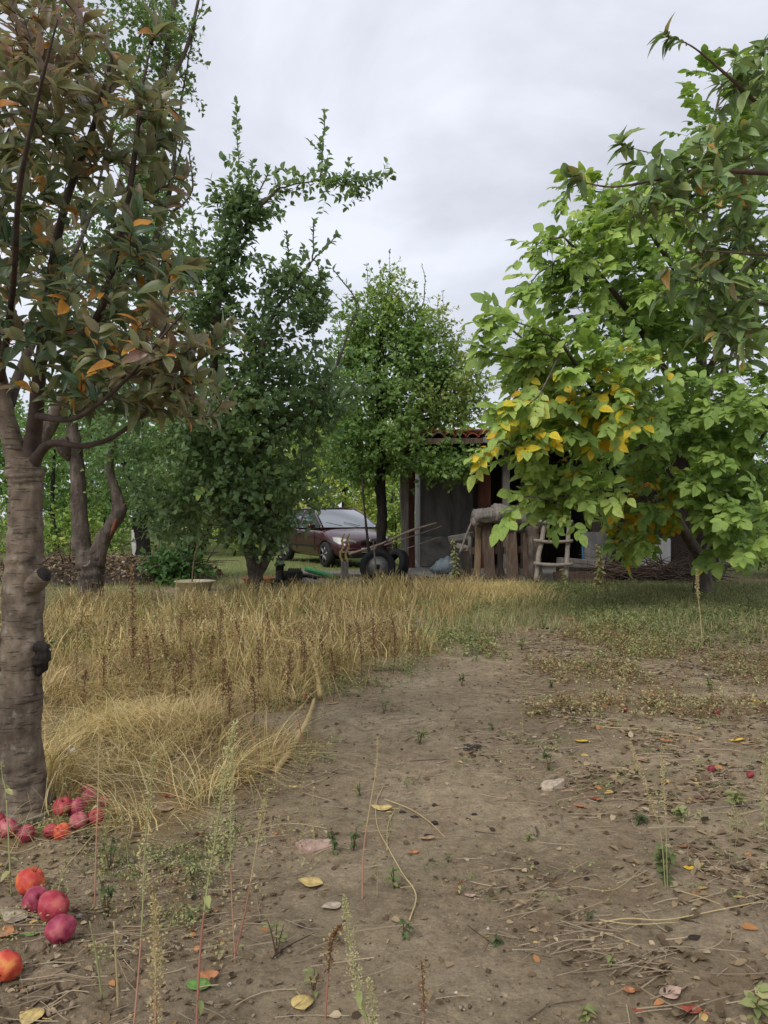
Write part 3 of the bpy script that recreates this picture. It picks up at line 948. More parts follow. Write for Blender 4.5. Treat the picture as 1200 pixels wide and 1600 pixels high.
BG = [
    (-14.5, 24, 6.2, 2.6, 'broad dark green tree at the far left behind the orchard', .28),
    (-11.2, 26, 5.6, 2.4, 'rounded green tree behind the forked old trunk', .36),
    (-8.6, 27, 6.4, 2.3, 'tall dark green tree left of the lime-washed trunk', .25),
    (-5.9, 29, 5.0, 2.2, 'light green tree behind the plum tree', .42),
    (-3.6, 28, 5.2, 1.9, 'yellow-green tree rising behind the parked car', .68),
    (-1.5, 27, 5.6, 1.7, 'bright yellowish tree behind the windscreen of the car', .78),
    (.3, 28, 5.0, 1.6, 'slim yellow-green tree seen left of the shed', .7),
    (9.5, 22, 4.8, 2.4, 'dark green tree behind the white wall at the right', .25),
    (12.6, 21, 4.6, 2.6, 'dark bushy tree at the far right edge', .22),
]
BG += [(-17, 28, 7., 3., 'large green tree beyond the far left bush', .35), (-7., 33, 6., 3., 'mid green tree closing the gap left of the car', .5), (2.4, 32, 5.4, 2.6, 'green tree behind the shed roof', .45),
       (-2.6, 35, 5.6, 3., 'pale yellow-green tree far behind the car', .72), (-12.5, 33, 7, 3.2, 'tall distant tree above the heap of dead leaves', .4)]
for b_ in BG:
    bg_tree(*b_, n=120)
BUSH = [
    (-11.0, 21, 1.9, 1.5, 'bright green bush above the heap of dead leaves', .6),
    (-8.2, 22.5, 2.2, 1.4, 'fresh green bush left of the forked old trunk', .5),
    (-13.5, 20, 2.1, 1.7, 'leafy bush at the far left edge of the lawn', .45),
    (-1.9, 24, 2.3, 1.3, 'yellow-green bush directly behind the car roof', .85),
    (.4, 25, 2.4, 1.2, 'pale green bush glimpsed between tree trunk and shed', .66),
    (-4.6, 23.5, 1.7, 1.2, 'yellowish bush at the rear end of the car', .74),
    (8.3, 15.5, 1.5, 1.2, 'dull green bush behind the walnut trunk', .35),
    (10.2, 14.6, 1.6, 1.4, 'green bush at the right edge behind the walnut tree', .3),
]
BUSH += [(-6.6, 26, 2.4, 1.8, 'rounded green bush left of the lime-washed trunk', .5), (-9.8, 27, 2.6, 2., 'broad green bush far behind the old forked trunk', .42), (-3.3, 27, 2.3, 1.6, 'yellow-green bush left of the car roof', .8),
         (-.6, 28, 2.6, 1.6, 'yellow-green bush right of the car roof', .88), (1.6, 27, 2.4, 1.5, 'green bush seen past the reddish post', .6), (-15.5, 26, 2.8, 2.4, 'dull green bush at the far left', .4)]
BUSH += [(P(268, 0, 14.4).x, 14.4, .42, .55, 'low dark green shrub behind the cream basin', .2), (P(95, 0, 17.5).x, 17.6, 1.5, 1.3, 'light green shrub behind the heap of dead leaves', .62)]
for b_ in BUSH:
    bg_tree(*b_, n=60, ls=.13, cat='bush', low=.02, trunk_r=.04, name='bush')


def seed_tint(lo, sp, top=1.):
    s = random.random() * 40
    def f(p, i, n, tag):
        return np.clip(lo + (vn(p[:, 0] + s, p[:, 2] + p[:, 1] * .3, 1.7, 3) - .5) * sp + RNG.normal(0, sp * .35, len(p)), 0, top)
    return f


# whitewashed dark trunk with spreading crown (third row)
def build_washed_tree():
    b0 = G(221, 872); b0.z = 0
    Y = b0.y
    tr = Tree('orchard_tree', b0, 'dark orchard tree with a strip of white limewash up its trunk')
    tr.trunk([b0 - UP * .15, P(221, 850, Y), P(219, 815, Y), P(222, 770, Y), P(232, 700, Y)], [.3, .25, .22, .18, .12], M['dark_bark'], n=5, sides=14, ridge=.12)
    bark_tube('limewash_coat', [P(212, 873, Y - .17), P(211, 850, Y - .15), P(210, 828, Y - .12)], [.1, .1, .085], M['limewash'], tr.root, b0, n=4, sides=10)
    for q in ([(222, 775), (180, 700), (150, 640)], [(224, 760), (260, 690), (300, 640)], [(222, 770), (225, 650), (215, 580)]):
        tr.trunk([P(a, b, Y) for a, b in q], [.12, .07, .03], M['dark_bark'], name='branch', n=4, sides=8)
    tr.grow(blob(215, 720, Y, 120, 90, 1.6, 210), .055, .13, r_tip=.003, add_side=2)
    tr.finish(M['tall_leaf'], FAR, seed_tint(.5, .5), center=P(215, 720, Y), ntilt=.9)
build_washed_tree()


# old forked trunk with cut stubs
def build_forked_tree():
    Y = 10.9
    b0 = Vector((P(143, 940, Y).x, Y, 0))
    tr = Tree('old_fruit_tree', b0, 'old fruit tree with a thick forked trunk and torn red-brown limb')
    tr.trunk([P(141, 955, Y), P(142, 932, Y), P(142, 905, Y), P(141, 880, Y), P(140, 860, Y)], [.23, .185, .17, .185, .15], M['old_bark'],
             n=8, sides=20, ridge=.22, rough=.2, seed=2)
    tr.trunk([P(137, 888, Y), P(128, 850, Y), P(124, 800, Y), P(122, 750, Y), P(118, 705, Y), P(112, 660, Y)], [.15, .125, .115, .105, .1, .08], M['old_bark'],
             name='branch', n=7, sides=14, rough=.18, seed=3)
    tr.trunk([P(148, 884, Y), P(157, 850, Y), P(172, 824, Y), P(186, 800, Y), P(181, 770, Y), P(172, 735, Y), P(176, 690, Y)], [.14, .115, .1, .105, .075, .055, .04], M['old_bark'],
             name='branch', n=7, sides=14, rough=.22, seed=4)
    bark_tube('torn_wood', [P(171, 838, Y - .06), P(180, 817, Y - .065), P(189, 797, Y - .05), P(196, 786, Y - .02)], [.012, .034, .03, .01], M['split_wood'], tr.root, b0, n=5, sides=9, rough=.5, fine=.3)
    bark_tube('branch_stub', [P(141, 886, Y - .02), P(137, 881, Y - .12), P(134, 878, Y - .17)], [.1, .075, .065], M['cut_wood'], tr.root, b0, n=4, sides=12)
    bark_tube('branch_stub', [P(94, 684, Y - .1), P(100, 700, Y - .08), P(112, 716, Y)], [.1, .1, .08], M['old_bark'], tr.root, b0, n=4, sides=12)
    tr.grow(blob(120, 640, Y, 95, 80, 1.3, 80) + blob(190, 690, Y, 70, 60, 1.1, 70), .05, .085, r_tip=.002, add_side=1)
    tr.grow(blob(140, 760, Y, 55, 50, .5, 22), .06, .07, r_tip=.002)
    tr.finish(M['tall_leaf'], FAR, seed_tint(.6, .5), center=P(150, 680, Y), ntilt=.8)
build_forked_tree()


# tall slim pear tree behind the bronze apple tree
def build_tall_tree():
    Y = 8.2
    b0 = Vector((P(95, 1000, Y).x - .9, Y + .6, 0)); b0 = Vector((P(28, 900, 9.2).x, 9.2, 0))
    tr = Tree('pear_tree', b0, 'tall slender green pear tree reaching the top of the picture behind the bronze-leaved tree')
    def q(l, yy=Y): return [P(a, b, yy) for a, b in l]
    tr.trunk([b0 - UP * .1, P(34, 860, 9.0), P(44, 740, 8.7), P(90, 640, 8.5), P(165, 480, 8.3), P(215, 320, Y), P(245, 170, Y), P(270, 20, Y), P(290, -130, Y)],
             [.12, .1, .09, .08, .07, .055, .042, .028, .012], M['old_bark'], n=6, sides=12)
    tr.trunk(q([(190, 450), (240, 380), (265, 300), (275, 220), (285, 150)]), [.045, .035, .026, .018, .01], M['old_bark'], name='branch', n=5, sides=8)
    tr.trunk(q([(220, 300), (150, 180), (130, 60), (120, -60)]), [.045, .035, .026, .01], M['old_bark'], name='branch', n=5, sides=8)
    tr.trunk(q([(250, 150), (290, 80), (310, 0), (322, -60)]), [.03, .022, .016, .008], M['old_bark'], name='branch', n=5, sides=7)
    for s in ([(282, 170), (288, 130), (300, 60), (318, 0), (330, -40)], [(262, 300), (280, 250), (285, 205), (283, 178)], [(238, 160), (262, 130), (290, 118), (302, 122)],
              [(270, 330), (300, 300), (296, 235)], [(215, 60), (232, 20), (240, -30)]):
        tr.limb_twig(q(s), [.012, .01, .007, .005, .003][:len(s)], .018, .058)
    T = blob(250, 60, Y, 62, 110, .7, 208) + blob(235, 230, Y, 58, 120, .8, 272) + blob(130, 60, Y, 90, 120, .8, 144) + blob(225, 400, 8.3, 85, 110, .9, 304) \
        + blob(190, 560, 8.5, 100, 110, .9, 256) + blob(120, 420, 8.4, 90, 150, .8, 144)
    tr.grow(T, .026, .062, r_tip=.0018, add_side=1, maxlen=1.2)
    tr.finish(M['tall_leaf'], FAR, seed_tint(.5, .55), center=P(220, 300, Y), ntilt=.8)
build_tall_tree()


# dark green plum tree with the long branch pointing right
def build_plum():
    Y = 11.
    b0 = Vector((P(402, 920, 12.2).x, 12.2, 0))
    tr = Tree('plum_tree', b0, 'dark green plum tree with a long leafy branch pointing right across the sky')
    def q(l, yy=Y): return [P(a, b, yy) for a, b in l]
    tr.trunk([b0 - UP * .1, P(400, 900, 12.1), P(390, 860, 12), P(378, 820, 11.9), P(365, 770, 11.7), P(350, 700, 11.5), P(335, 620, 11.2), P(335, 530, Y), P(345, 450, Y), P(368, 385, Y), P(400, 330, Y), P(438, 292, Y)],
             [.13, .11, .1, .095, .085, .075, .065, .055, .046, .036, .028, .018], M['old_bark'], n=6, sides=14, rough=.2, seed=5)
    tr.trunk([P(396, 905, 12.2), P(412, 880, 12.1), P(425, 845, 12), P(425, 790, 11.8), P(400, 700, 11.5), P(405, 610, 11.2), P(415, 520, Y), P(455, 450, Y), P(490, 405, Y)],
             [.09, .08, .07, .065, .055, .045, .036, .024, .012], M['old_bark'], name='branch', n=5, sides=10, seed=6)
    tr.trunk([P(405, 700, 11.5), P(450, 660, 11.3), P(495, 620, Y), P(530, 560, Y), P(550, 500, Y)], [.04, .033, .026, .018, .01], M['old_bark'], name='branch', n=5, sides=8)
    tr.trunk([P(350, 700, 11.5), P(300, 640, 11.2), P(270, 560, Y), P(262, 470, Y), P(280, 390, Y)], [.045, .036, .028, .02, .01], M['old_bark'], name='branch', n=5, sides=8)
    for s in ([(436, 294), (480, 284), (520, 280), (560, 284), (596, 276), (612, 270)], [(500, 282), (503, 240), (506, 205), (508, 172)], [(375, 380), (374, 300), (372, 240), (370, 200), (370, 160)],
              [(488, 406), (505, 392), (524, 370)], [(488, 408), (490, 370), (490, 345)], [(455, 450), (450, 400), (448, 365)], [(480, 470), (500, 440), (495, 410)],
              [(550, 505), (556, 470), (520, 420)], [(345, 450), (352, 380), (388, 290), (395, 255)], [(285, 392), (282, 350), (290, 330)], [(436, 294), (430, 272), (440, 265)],
              [(388, 335), (415, 280), (420, 265)], [(310, 420), (305, 370), (300, 335)]):
        rr = [.013, .01, .008, .006, .004, .003]
        tr.limb_twig(q(s), rr[:len(s)], .03, .105)
    T = blob(545, 285, Y, 66, 13, .2, 27) + blob(470, 292, Y, 45, 17, .2, 18) + blob(400, 335, Y, 34, 30, .3, 21) + blob(504, 230, Y, 9, 50, .1, 6) + blob(371, 220, Y, 8, 50, .1, 5) + blob(375, 330, Y, 34, 62, .45, 83) + blob(350, 430, Y, 48, 80, .6, 111) + blob(455, 440, Y, 42, 45, .5, 55) + blob(490, 480, Y, 30, 50, .4, 41) \
        + blob(400, 540, 11.2, 105, 80, .9, 167) + blob(300, 470, Y, 42, 100, .7, 83)
    T += blob(400, 650, 11.3, 135, 90, 1.3, 320) + blob(300, 700, 11.5, 95, 100, 1.2, 181) + blob(395, 760, 11.6, 130, 75, 1.2, 278) + blob(280, 800, 11.9, 75, 62, 1., 111) \
        + blob(500, 610, 11.2, 60, 80, .8, 111) + blob(400, 830, 11.7, 62, 42, .8, 97)
    tr.grow(T, .044, .114, r_tip=.0022, add_side=1, maxlen=1.5)
    tr.finish(M['plum_leaf'], MIDR, seed_tint(.42, .5), n_single=300, center=P(380, 620, 11.3), ntilt=.75)
build_plum()


# small multi-stem plum further left
def build_small_plum():
    Y = 15.2
    b0 = Vector((P(298, 905, Y).x, Y, 0))
    tr = Tree('plum_tree', b0, 'smaller many-stemmed dark green tree behind the cream basin')
    for i, s in enumerate(([(297, 912), (290, 870), (268, 830), (262, 760)], [(299, 912), (300, 870), (304, 820), (310, 740)], [(301, 912), (310, 870), (322, 840), (345, 760)])):
        tr.trunk([P(a, b, Y) for a, b in s], [.09, .07, .055, .03], M['dark_bark'], name='trunk' if i == 0 else 'stem', n=4, sides=9, seed=i)
    tr.grow(blob(295, 770, Y, 78, 66, 1.1, 285), .06, .12, r_tip=.003, add_side=1)
    tr.finish(M['plum_leaf'], FAR, seed_tint(.5, .5), center=P(295, 760, Y), ntilt=.8)
build_small_plum()


# pear tree in the middle
def build_pear():
    Y = 15.4
    b0 = Vector((P(594, 905, Y).x, Y, 0))
    tr = Tree('pear_tree', b0, 'bushy pale green pear tree with a black trunk in the middle of the picture')
    tr.trunk([b0 - UP * .1, P(594, 880, Y), P(596, 840, Y), P(597, 800, Y), P(594, 760, Y), P(596, 715, Y), P(595, 640, Y), P(592, 570, Y), P(600, 500, Y), P(608, 440, Y)],
             [.16, .13, .1, .105, .11, .085, .075, .05, .035, .012], M['dark_bark'], n=6, sides=14, rough=.2, seed=8)
    for s, r in (([(596, 700), (640, 660), (680, 620), (705, 570)], .05), ([(595, 690), (560, 650), (535, 600), (528, 540)], .05), ([(594, 620), (625, 570), (645, 520), (662, 470)], .04),
                 ([(594, 610), (568, 560), (560, 510), (560, 470)], .04), ([(597, 730), (650, 700), (700, 700), (730, 710)], .045), ([(596, 720), (560, 720), (520, 730), (500, 760)], .04),
                 ([(640, 660), (690, 650), (735, 640)], .035)):
        tr.trunk([P(a, b, Y + random.uniform(-.5, .5) * (k > 0)) for k, (a, b) in enumerate(s)], [r * (1 - .27 * k) for k in range(len(s))], M['dark_bark'], name='branch', n=4, sides=8)
    for s in ([(608, 460), (610, 430), (609, 392)], [(575, 470), (575, 440), (573, 415)], [(662, 470), (664, 440), (660, 415)], [(690, 520), (692, 490), (692, 455)],
              [(545, 480), (528, 465), (520, 455)], [(700, 560), (706, 540), (704, 500)], [(745, 600), (756, 570), (752, 560)], [(640, 480), (650, 450), (642, 440)]):
        tr.limb_twig([P(a, b, Y) for a, b in s], [.012, .007, .004], .045, .07)
    T = blob(606, 470, Y, 38, 55, .7, 91) + blob(575, 520, Y, 60, 62, .9, 168) + blob(650, 530, Y, 62, 72, 1., 214) + blob(690, 600, Y, 66, 80, 1.1, 260) + blob(600, 610, Y, 95, 80, 1.4, 306) \
        + blob(640, 690, Y, 110, 60, 1.4, 290) + blob(540, 680, Y, 60, 70, 1.2, 137) + blob(560, 735, Y, 60, 28, 1., 76) + blob(722, 618, Y, 40, 55, .8, 76) + blob(700, 733, Y - .6, 48, 24, .7, 137) + blob(545, 560, Y, 40, 60, .8, 76)
    tr.grow(T, .044, .102, r_tip=.0022, add_side=2, maxlen=1.7)
    def tint(p, i, n, tag):
        px = 600 + p[:, 0] * F / p[:, 1]
        return np.clip(.32 + .0016 * (px - 560) + (p[:, 2] - 2.5) * .07 + (vn(p[:, 0], p[:, 2], 1.9, 3) - .5) * .45 + RNG.normal(0, .13, len(p)), 0, 1)
    tr.finish(M['pear_leaf'], FAR, tint, center=P(610, 620, Y), ntilt=.8)
build_pear()


# bronze-leaved apple tree, near left
def build_left_apple():
    Y = 3.4
    b0 = Vector((P(28, 1280, Y).x, Y, 0)); b0.z = gzs(b0.x, b0.y)
    tr = Tree('apple_tree', b0, 'near apple tree with smooth grey-brown trunk and bronze leaves at the left edge')
    def q(l, yy=Y): return [P(a, b, yy) for a, b in l]
    kn = [(P(40, 950, Y - .1), .05, .014), (P(22, 1010, Y - .12), .03, .008), (P(52, 1015, Y - .05), .06, .02), (P(28, 875, Y - .09), .045, .012), (P(30, 1190, Y - .12), .05, -.012), (P(14, 1063, Y - .12), .03, .006)]
    tr.trunk([b0 - UP * .12, P(28, 1272, Y), P(30, 1235, Y), P(30, 1180, Y), P(31, 1100, Y), P(33, 1020, Y), P(36, 960, Y), P(38, 900, Y), P(40, 850, Y), P(40, 800, Y), P(40, 765, Y), P(38, 735, Y), P(40, 715, Y)],
             [.18, .15, .118, .1, .093, .09, .084, .082, .074, .069, .069, .08, .055], M['apple_bark'], n=14, sides=56, rough=.12, fine=.045, ridge=.07, knots=kn, seed=1)
    # cut stub on the right of the trunk and the black wound below
    bark_tube('branch_stub', [P(38, 925, Y - .02), P(54, 912, Y - .05), P(64, 902, Y - .07), P(68, 898, Y - .075)], [.055, .042, .04, .037], M['apple_bark'], tr.root, b0, n=5, sides=16, seed=3)
    bark_tube('cut_face', [P(67.5, 899, Y - .0755), P(70, 897, Y - .079)], [.034, .031], M['dark_bark'], tr.root, b0, n=2, sides=16)
    bark_tube('bark_wound', [P(52, 1000, Y - .03), P(63, 1015, Y - .04), P(66, 1035, Y - .03), P(58, 1055, Y - .03)], [.012, .034, .036, .01], M['dark_bark'], tr.root, b0, n=5, sides=12, rough=.7, fine=.5)
    bark_tube('branch_stub', [P(8, 1040, Y - .03), P(-8, 1020, Y - .05), P(-22, 990, Y - .1)], [.05, .04, .035], M['apple_bark'], tr.root, b0, n=5, sides=14)
    # main limbs
    tr.trunk(q([(34, 742), (22, 700), (8, 640), (-4, 560), (-18, 440), (-30, 300), (-40, 150), (-30, 20)]), [.058, .046, .036, .028, .021, .016, .011, .007], M['apple_bark'], name='branch', n=7, sides=16, seed=11)
    tr.trunk([P(44, 738, Y), P(50, 700, Y), P(56, 650, Y - .05), P(62, 580, Y - .1), P(74, 490, Y - .15), P(85, 400, Y - .2), P(105, 310, Y - .25), P(145, 200, Y - .3), P(175, 90, Y - .35)],
             [.045, .038, .032, .027, .022, .018, .015, .011, .006], M['twig_bark'], name='branch', n=6, sides=12, seed=12)
    tr.trunk([P(48, 735, Y), P(64, 705, Y - .05), P(85, 692, Y - .1), P(130, 697, Y - .15), P(175, 684, Y - .2), P(215, 655, Y - .25), P(265, 615, Y - .3), P(315, 560, Y - .35), P(360, 535, Y - .38)],
             [.03, .022, .016, .012, .01, .008, .007, .005, .003], M['twig_bark'], name='branch', n=6, sides=10, seed=13)
    tr.trunk([P(56, 650, Y - .05), P(110, 655, Y - .3), P(155, 630, Y - .45), P(200, 590, Y - .55), P(250, 530, Y - .62), P(290, 485, Y - .66)],
             [.018, .012, .009, .007, .005, .003], M['twig_bark'], name='branch', n=6, sides=9, seed=14)
    tr.trunk([P(70, 520, Y - .12), P(120, 530, Y - .2), P(155, 490, Y - .3), P(180, 400, Y - .35), P(200, 310, Y - .4), P(212, 230, Y - .42), P(222, 140, Y - .45), P(236, 70, Y - .46)],
             [.022, .019, .016, .014, .012, .01, .006, .003], M['twig_bark'], name='branch', n=6, sides=9, seed=15)
    tr.trunk([P(10, 640, Y), P(40, 560, Y + .3), P(90, 450, Y + .6), P(140, 340, Y + .8), P(170, 220, Y + 1.)], [.03, .022, .016, .01, .005], M['twig_bark'], name='branch', n=5, sides=8, seed=16)
    tr.trunk([P(0, 600, Y), P(20, 450, Y - .4), P(30, 300, Y - .7), P(60, 150, Y - .9), P(90, 30, Y - 1.)], [.016, .012, .009, .006, .003], M['twig_bark'], name='branch', n=5, sides=8, seed=17)
    for s, yy in (([(236, 70), (240, 58), (243, 50)], 2.94), ([(205, 290), (235, 240), (250, 200)], 3.0), ([(200, 320), (245, 300), (275, 275)], 3.0), ([(190, 370), (240, 400), (285, 425)], 3.0),
                  ([(200, 590), (250, 560), (300, 545)], 2.85), ([(145, 200), (165, 150), (180, 110)], 3.1), ([(250, 530), (262, 470), (270, 430)], 2.8), ([(315, 560), (335, 530), (352, 505)], 3.05)):
        tr.limb_twig([P(a, b, yy) for a, b in s], [.006, .004, .003], .016, .112)
    T = blob(60, 70, 2.9, 110, 110, .55, 61) + blob(70, 230, 3.0, 125, 110, .6, 72) + blob(60, 380, 3.1, 120, 100, .6, 58) + blob(160, 190, 3.1, 70, 100, .35, 34) + blob(215, 390, 3.0, 70, 90, .3, 38) \
        + blob(80, 520, 3.2, 130, 80, .5, 58) + blob(220, 560, 2.95, 95, 60, .3, 44) + blob(130, 620, 3.1, 110, 40, .35, 34) + blob(-60, 300, 3.2, 110, 300, .8, 86) + blob(40, 150, 4.0, 130, 170, .4, 44) \
        + blob(50, 440, 4.0, 130, 120, .4, 34) + blob(240, 640, 3.1, 60, 30, .2, 13) + blob(235, 200, 3.0, 45, 100, .25, 26) + blob(290, 600, 3.0, 70, 60, .25, 29) + blob(180, 480, 3.0, 100, 80, .3, 29) + blob(60, -80, 3.1, 120, 90, .6, 41)
    tr.grow(T, .022, .09, r_tip=.0022, r_k=.006, add_side=0, maxlen=.9, start=.12, wob=.1)
    def tint(p, i, n, tag):
        g = RNG.random(n)
        t = .4 + .16 * (p[:, 2] - 2.) + (vn(p[:, 0], p[:, 2], 3.5, 5) - .5) * .6 + RNG.normal(0, .13, n)
        t = np.clip(t, 0, .86)
        o_ = (g < np.where(p[:, 2] < 2.7, .085, .03))
        t[o_] = RNG.uniform(.88, 1, o_.sum())
        return t
    tr.finish(M['bronze_leaf'], NEAR, tint, n_single=300, out=.35, up=.35, angle=.8, center=P(20, 400, 3.6), ntilt=.7)
build_left_apple()


# walnut tree, right
def build_walnut():
    Y = 12.4
    b0 = Vector((P(1097, 925, Y).x, Y, 0))
    tr = Tree('walnut_tree', b0, 'bright green walnut tree with yellowing leaves in front of the shed at the right')
    tr.trunk([b0 - UP * .1, P(1098, 905, Y), P(1098, 880, Y), P(1094, 840, Y), P(1093, 780, Y), P(1092, 700, Y), P(1098, 600, Y), P(1090, 480, Y), P(1100, 360, Y), P(1105, 250, Y), P(1130, 120, Y)],
             [.17, .14, .13, .115, .115, .1, .085, .07, .05, .035, .015], M['walnut_bark'], n=6, sides=14, seed=20)
    L = [([(1096, 872, Y), (1062, 820, 11.9), (1035, 765, 11.4), (1005, 700, 10.8), (960, 645, 10.1), (915, 590, 9.4), (880, 540, 8.8)], .095),
         ([(1093, 860, Y), (1130, 790, 11.8), (1170, 720, 11.2), (1215, 640, 10.5)], .07),
         ([(1093, 700, Y), (1050, 600, 11.6), (990, 500, 10.9), (930, 420, 10.4), (880, 370, 10.)], .07),
         ([(1095, 600, Y), (1150, 500, 11.8), (1200, 400, 11.2)], .06),
         ([(1092, 480, Y), (1040, 400, 11.8), (985, 320, 11.2), (940, 300, 10.9)], .05),
         ([(1005, 700, 10.8), (930, 700, 10.), (870, 690, 9.3), (800, 700, 8.8)], .04),
         ([(1035, 765, 11.4), (960, 790, 10.4), (895, 775, 9.6), (850, 780, 9.1)], .035),
         ([(1100, 380, Y), (1140, 280, Y), (1180, 180, Y)], .04),
         ([(960, 645, 10.1), (900, 600, 9.7), (830, 540, 9.4), (780, 500, 9.2)], .035),
         ([(1096, 800, Y), (1040, 720, 13.2), (980, 640, 14.)], .05), ([(1093, 640, Y), (1140, 560, 13.4), (1180, 470, 14.2)], .05),
         ([(1096, 872, Y), (1120, 850, 11.2), (1150, 830, 10.4), (1190, 810, 9.8)], .035)]
    for i, (s, r) in enumerate(L):
        tr.trunk([P(*a) for a in s], [r * (1 - .8 * k / (len(s) - 1)) for k in range(len(s))], M['walnut_bark'], name='branch', n=5, sides=10, seed=30 + i)
    for s in ([(880, 540, 8.8), (850, 520, 8.6), (800, 500, 8.5), (775, 492, 8.5)], [(800, 700, 8.8), (780, 690, 8.7), (768, 700, 8.7)], [(880, 540, 8.8), (830, 560, 8.6), (775, 555, 8.6)],
              [(880, 370, 10.), (850, 375, 9.9), (838, 385, 9.9)], [(940, 300, 10.9), (900, 290, 10.8), (878, 310, 10.8)], [(850, 780, 9.1), (825, 775, 9.), (805, 790, 8.9)],
              [(880, 540, 8.8), (840, 620, 8.4), (800, 640, 8.4)], [(880, 400, 10.), (840, 430, 9.6), (825, 450, 9.5)]):
        tr.limb_twig([P(*a) for a in s], [.012, .009, .007, .005][:len(s)], .07, .17, start=.3)
    T = blob(1100, 760, 10.4, 110, 50, 1.2, 26) + blob(1180, 430, 11, 60, 90, 1.2, 26) + blob(860, 560, 9.2, 78, 75, .8, 52) + blob(850, 680, 9.2, 75, 62, .8, 42) + blob(950, 620, 9.6, 92, 90, 1.1, 63) + blob(900, 765, 9.6, 72, 48, .7, 35) + blob(900, 420, 10.3, 62, 70, .9, 47) \
        + blob(960, 350, 10.8, 72, 62, 1., 42) + blob(1000, 480, 10.8, 92, 92, 1.3, 63) + blob(1080, 330, 11.5, 92, 92, 1.4, 63) + blob(1130, 500, 11., 92, 122, 1.6, 63) \
        + blob(1080, 650, 10.6, 112, 92, 1.4, 58) + blob(1180, 650, 10.4, 62, 112, 1.3, 31) + blob(1150, 820, 10.2, 62, 48, .9, 26) + blob(1000, 800, 11.2, 62, 72, .8, 31) + blob(1150, 170, 11.5, 80, 80, 1., 29) + blob(1160, 220, 12, 90, 92, 1.2, 38) \
        + blob(1165, 760, 10.6, 45, 50, .8, 13) + blob(1050, 450, 13.6, 140, 170, .8, 52) + blob(1000, 690, 13.6, 110, 70, .8, 24)
    tr.grow(T, .075, .15, r_tip=.004, r_k=.01, maxlen=2.2, start=.35)
    zones = [(P(955, 640, 8.9), .85, .62), (P(860, 655, 8.6), .5, .7), (P(790, 700, 8.6), .38, .95), (P(1030, 600, 9.2), .6, .65), (P(880, 740, 8.8), .35, .5), (P(1000, 690, 9.3), .5, .45), (P(1010, 800, 11.2), .8, .85), (P(1050, 610, 10), .5, .3), (P(1050, 850, 10.6), .4, .7), (P(880, 740, 9.5), .3, .4), (P(920, 830, 9.8), .35, .3)]
    def tint(p, ids, n, tag):
        cr = RNG.random(n)[ids]; t = np.clip(RNG.normal(.42, .17, n), .05, .76)[ids] + RNG.normal(0, .06, len(p))
        t += (vn(p[:, 0], p[:, 2], 1.1, 6) - .5) * .3 + .12 * smooth(10.6, 9., p[:, 1])
        t = np.clip(t, .02, .8)
        pr = np.full(len(p), .012)
        for c, r, k in zones:
            pr = np.maximum(pr, k * np.exp(-np.sum((p - np.array(c)) ** 2, 1) / r ** 2))
        y_ = (.35 * cr + .65 * RNG.random(len(p))) < pr * .66
        t[y_] = RNG.uniform(.86, .96, y_.sum())
        low = y_ & (p[:, 1] > 10.7) & (p[:, 2] < 1.8); t[low] = RNG.uniform(.93, 1., low.sum())
        return t
    tr.finish(M['walnut_leaf'], NEARW, tint, n_single=300, twigmat=M['walnut_bark'], out=.7, up=.1, angle=.7, center=P(1095, 560, 12.4), ntilt=.35, compound=True)
build_walnut()


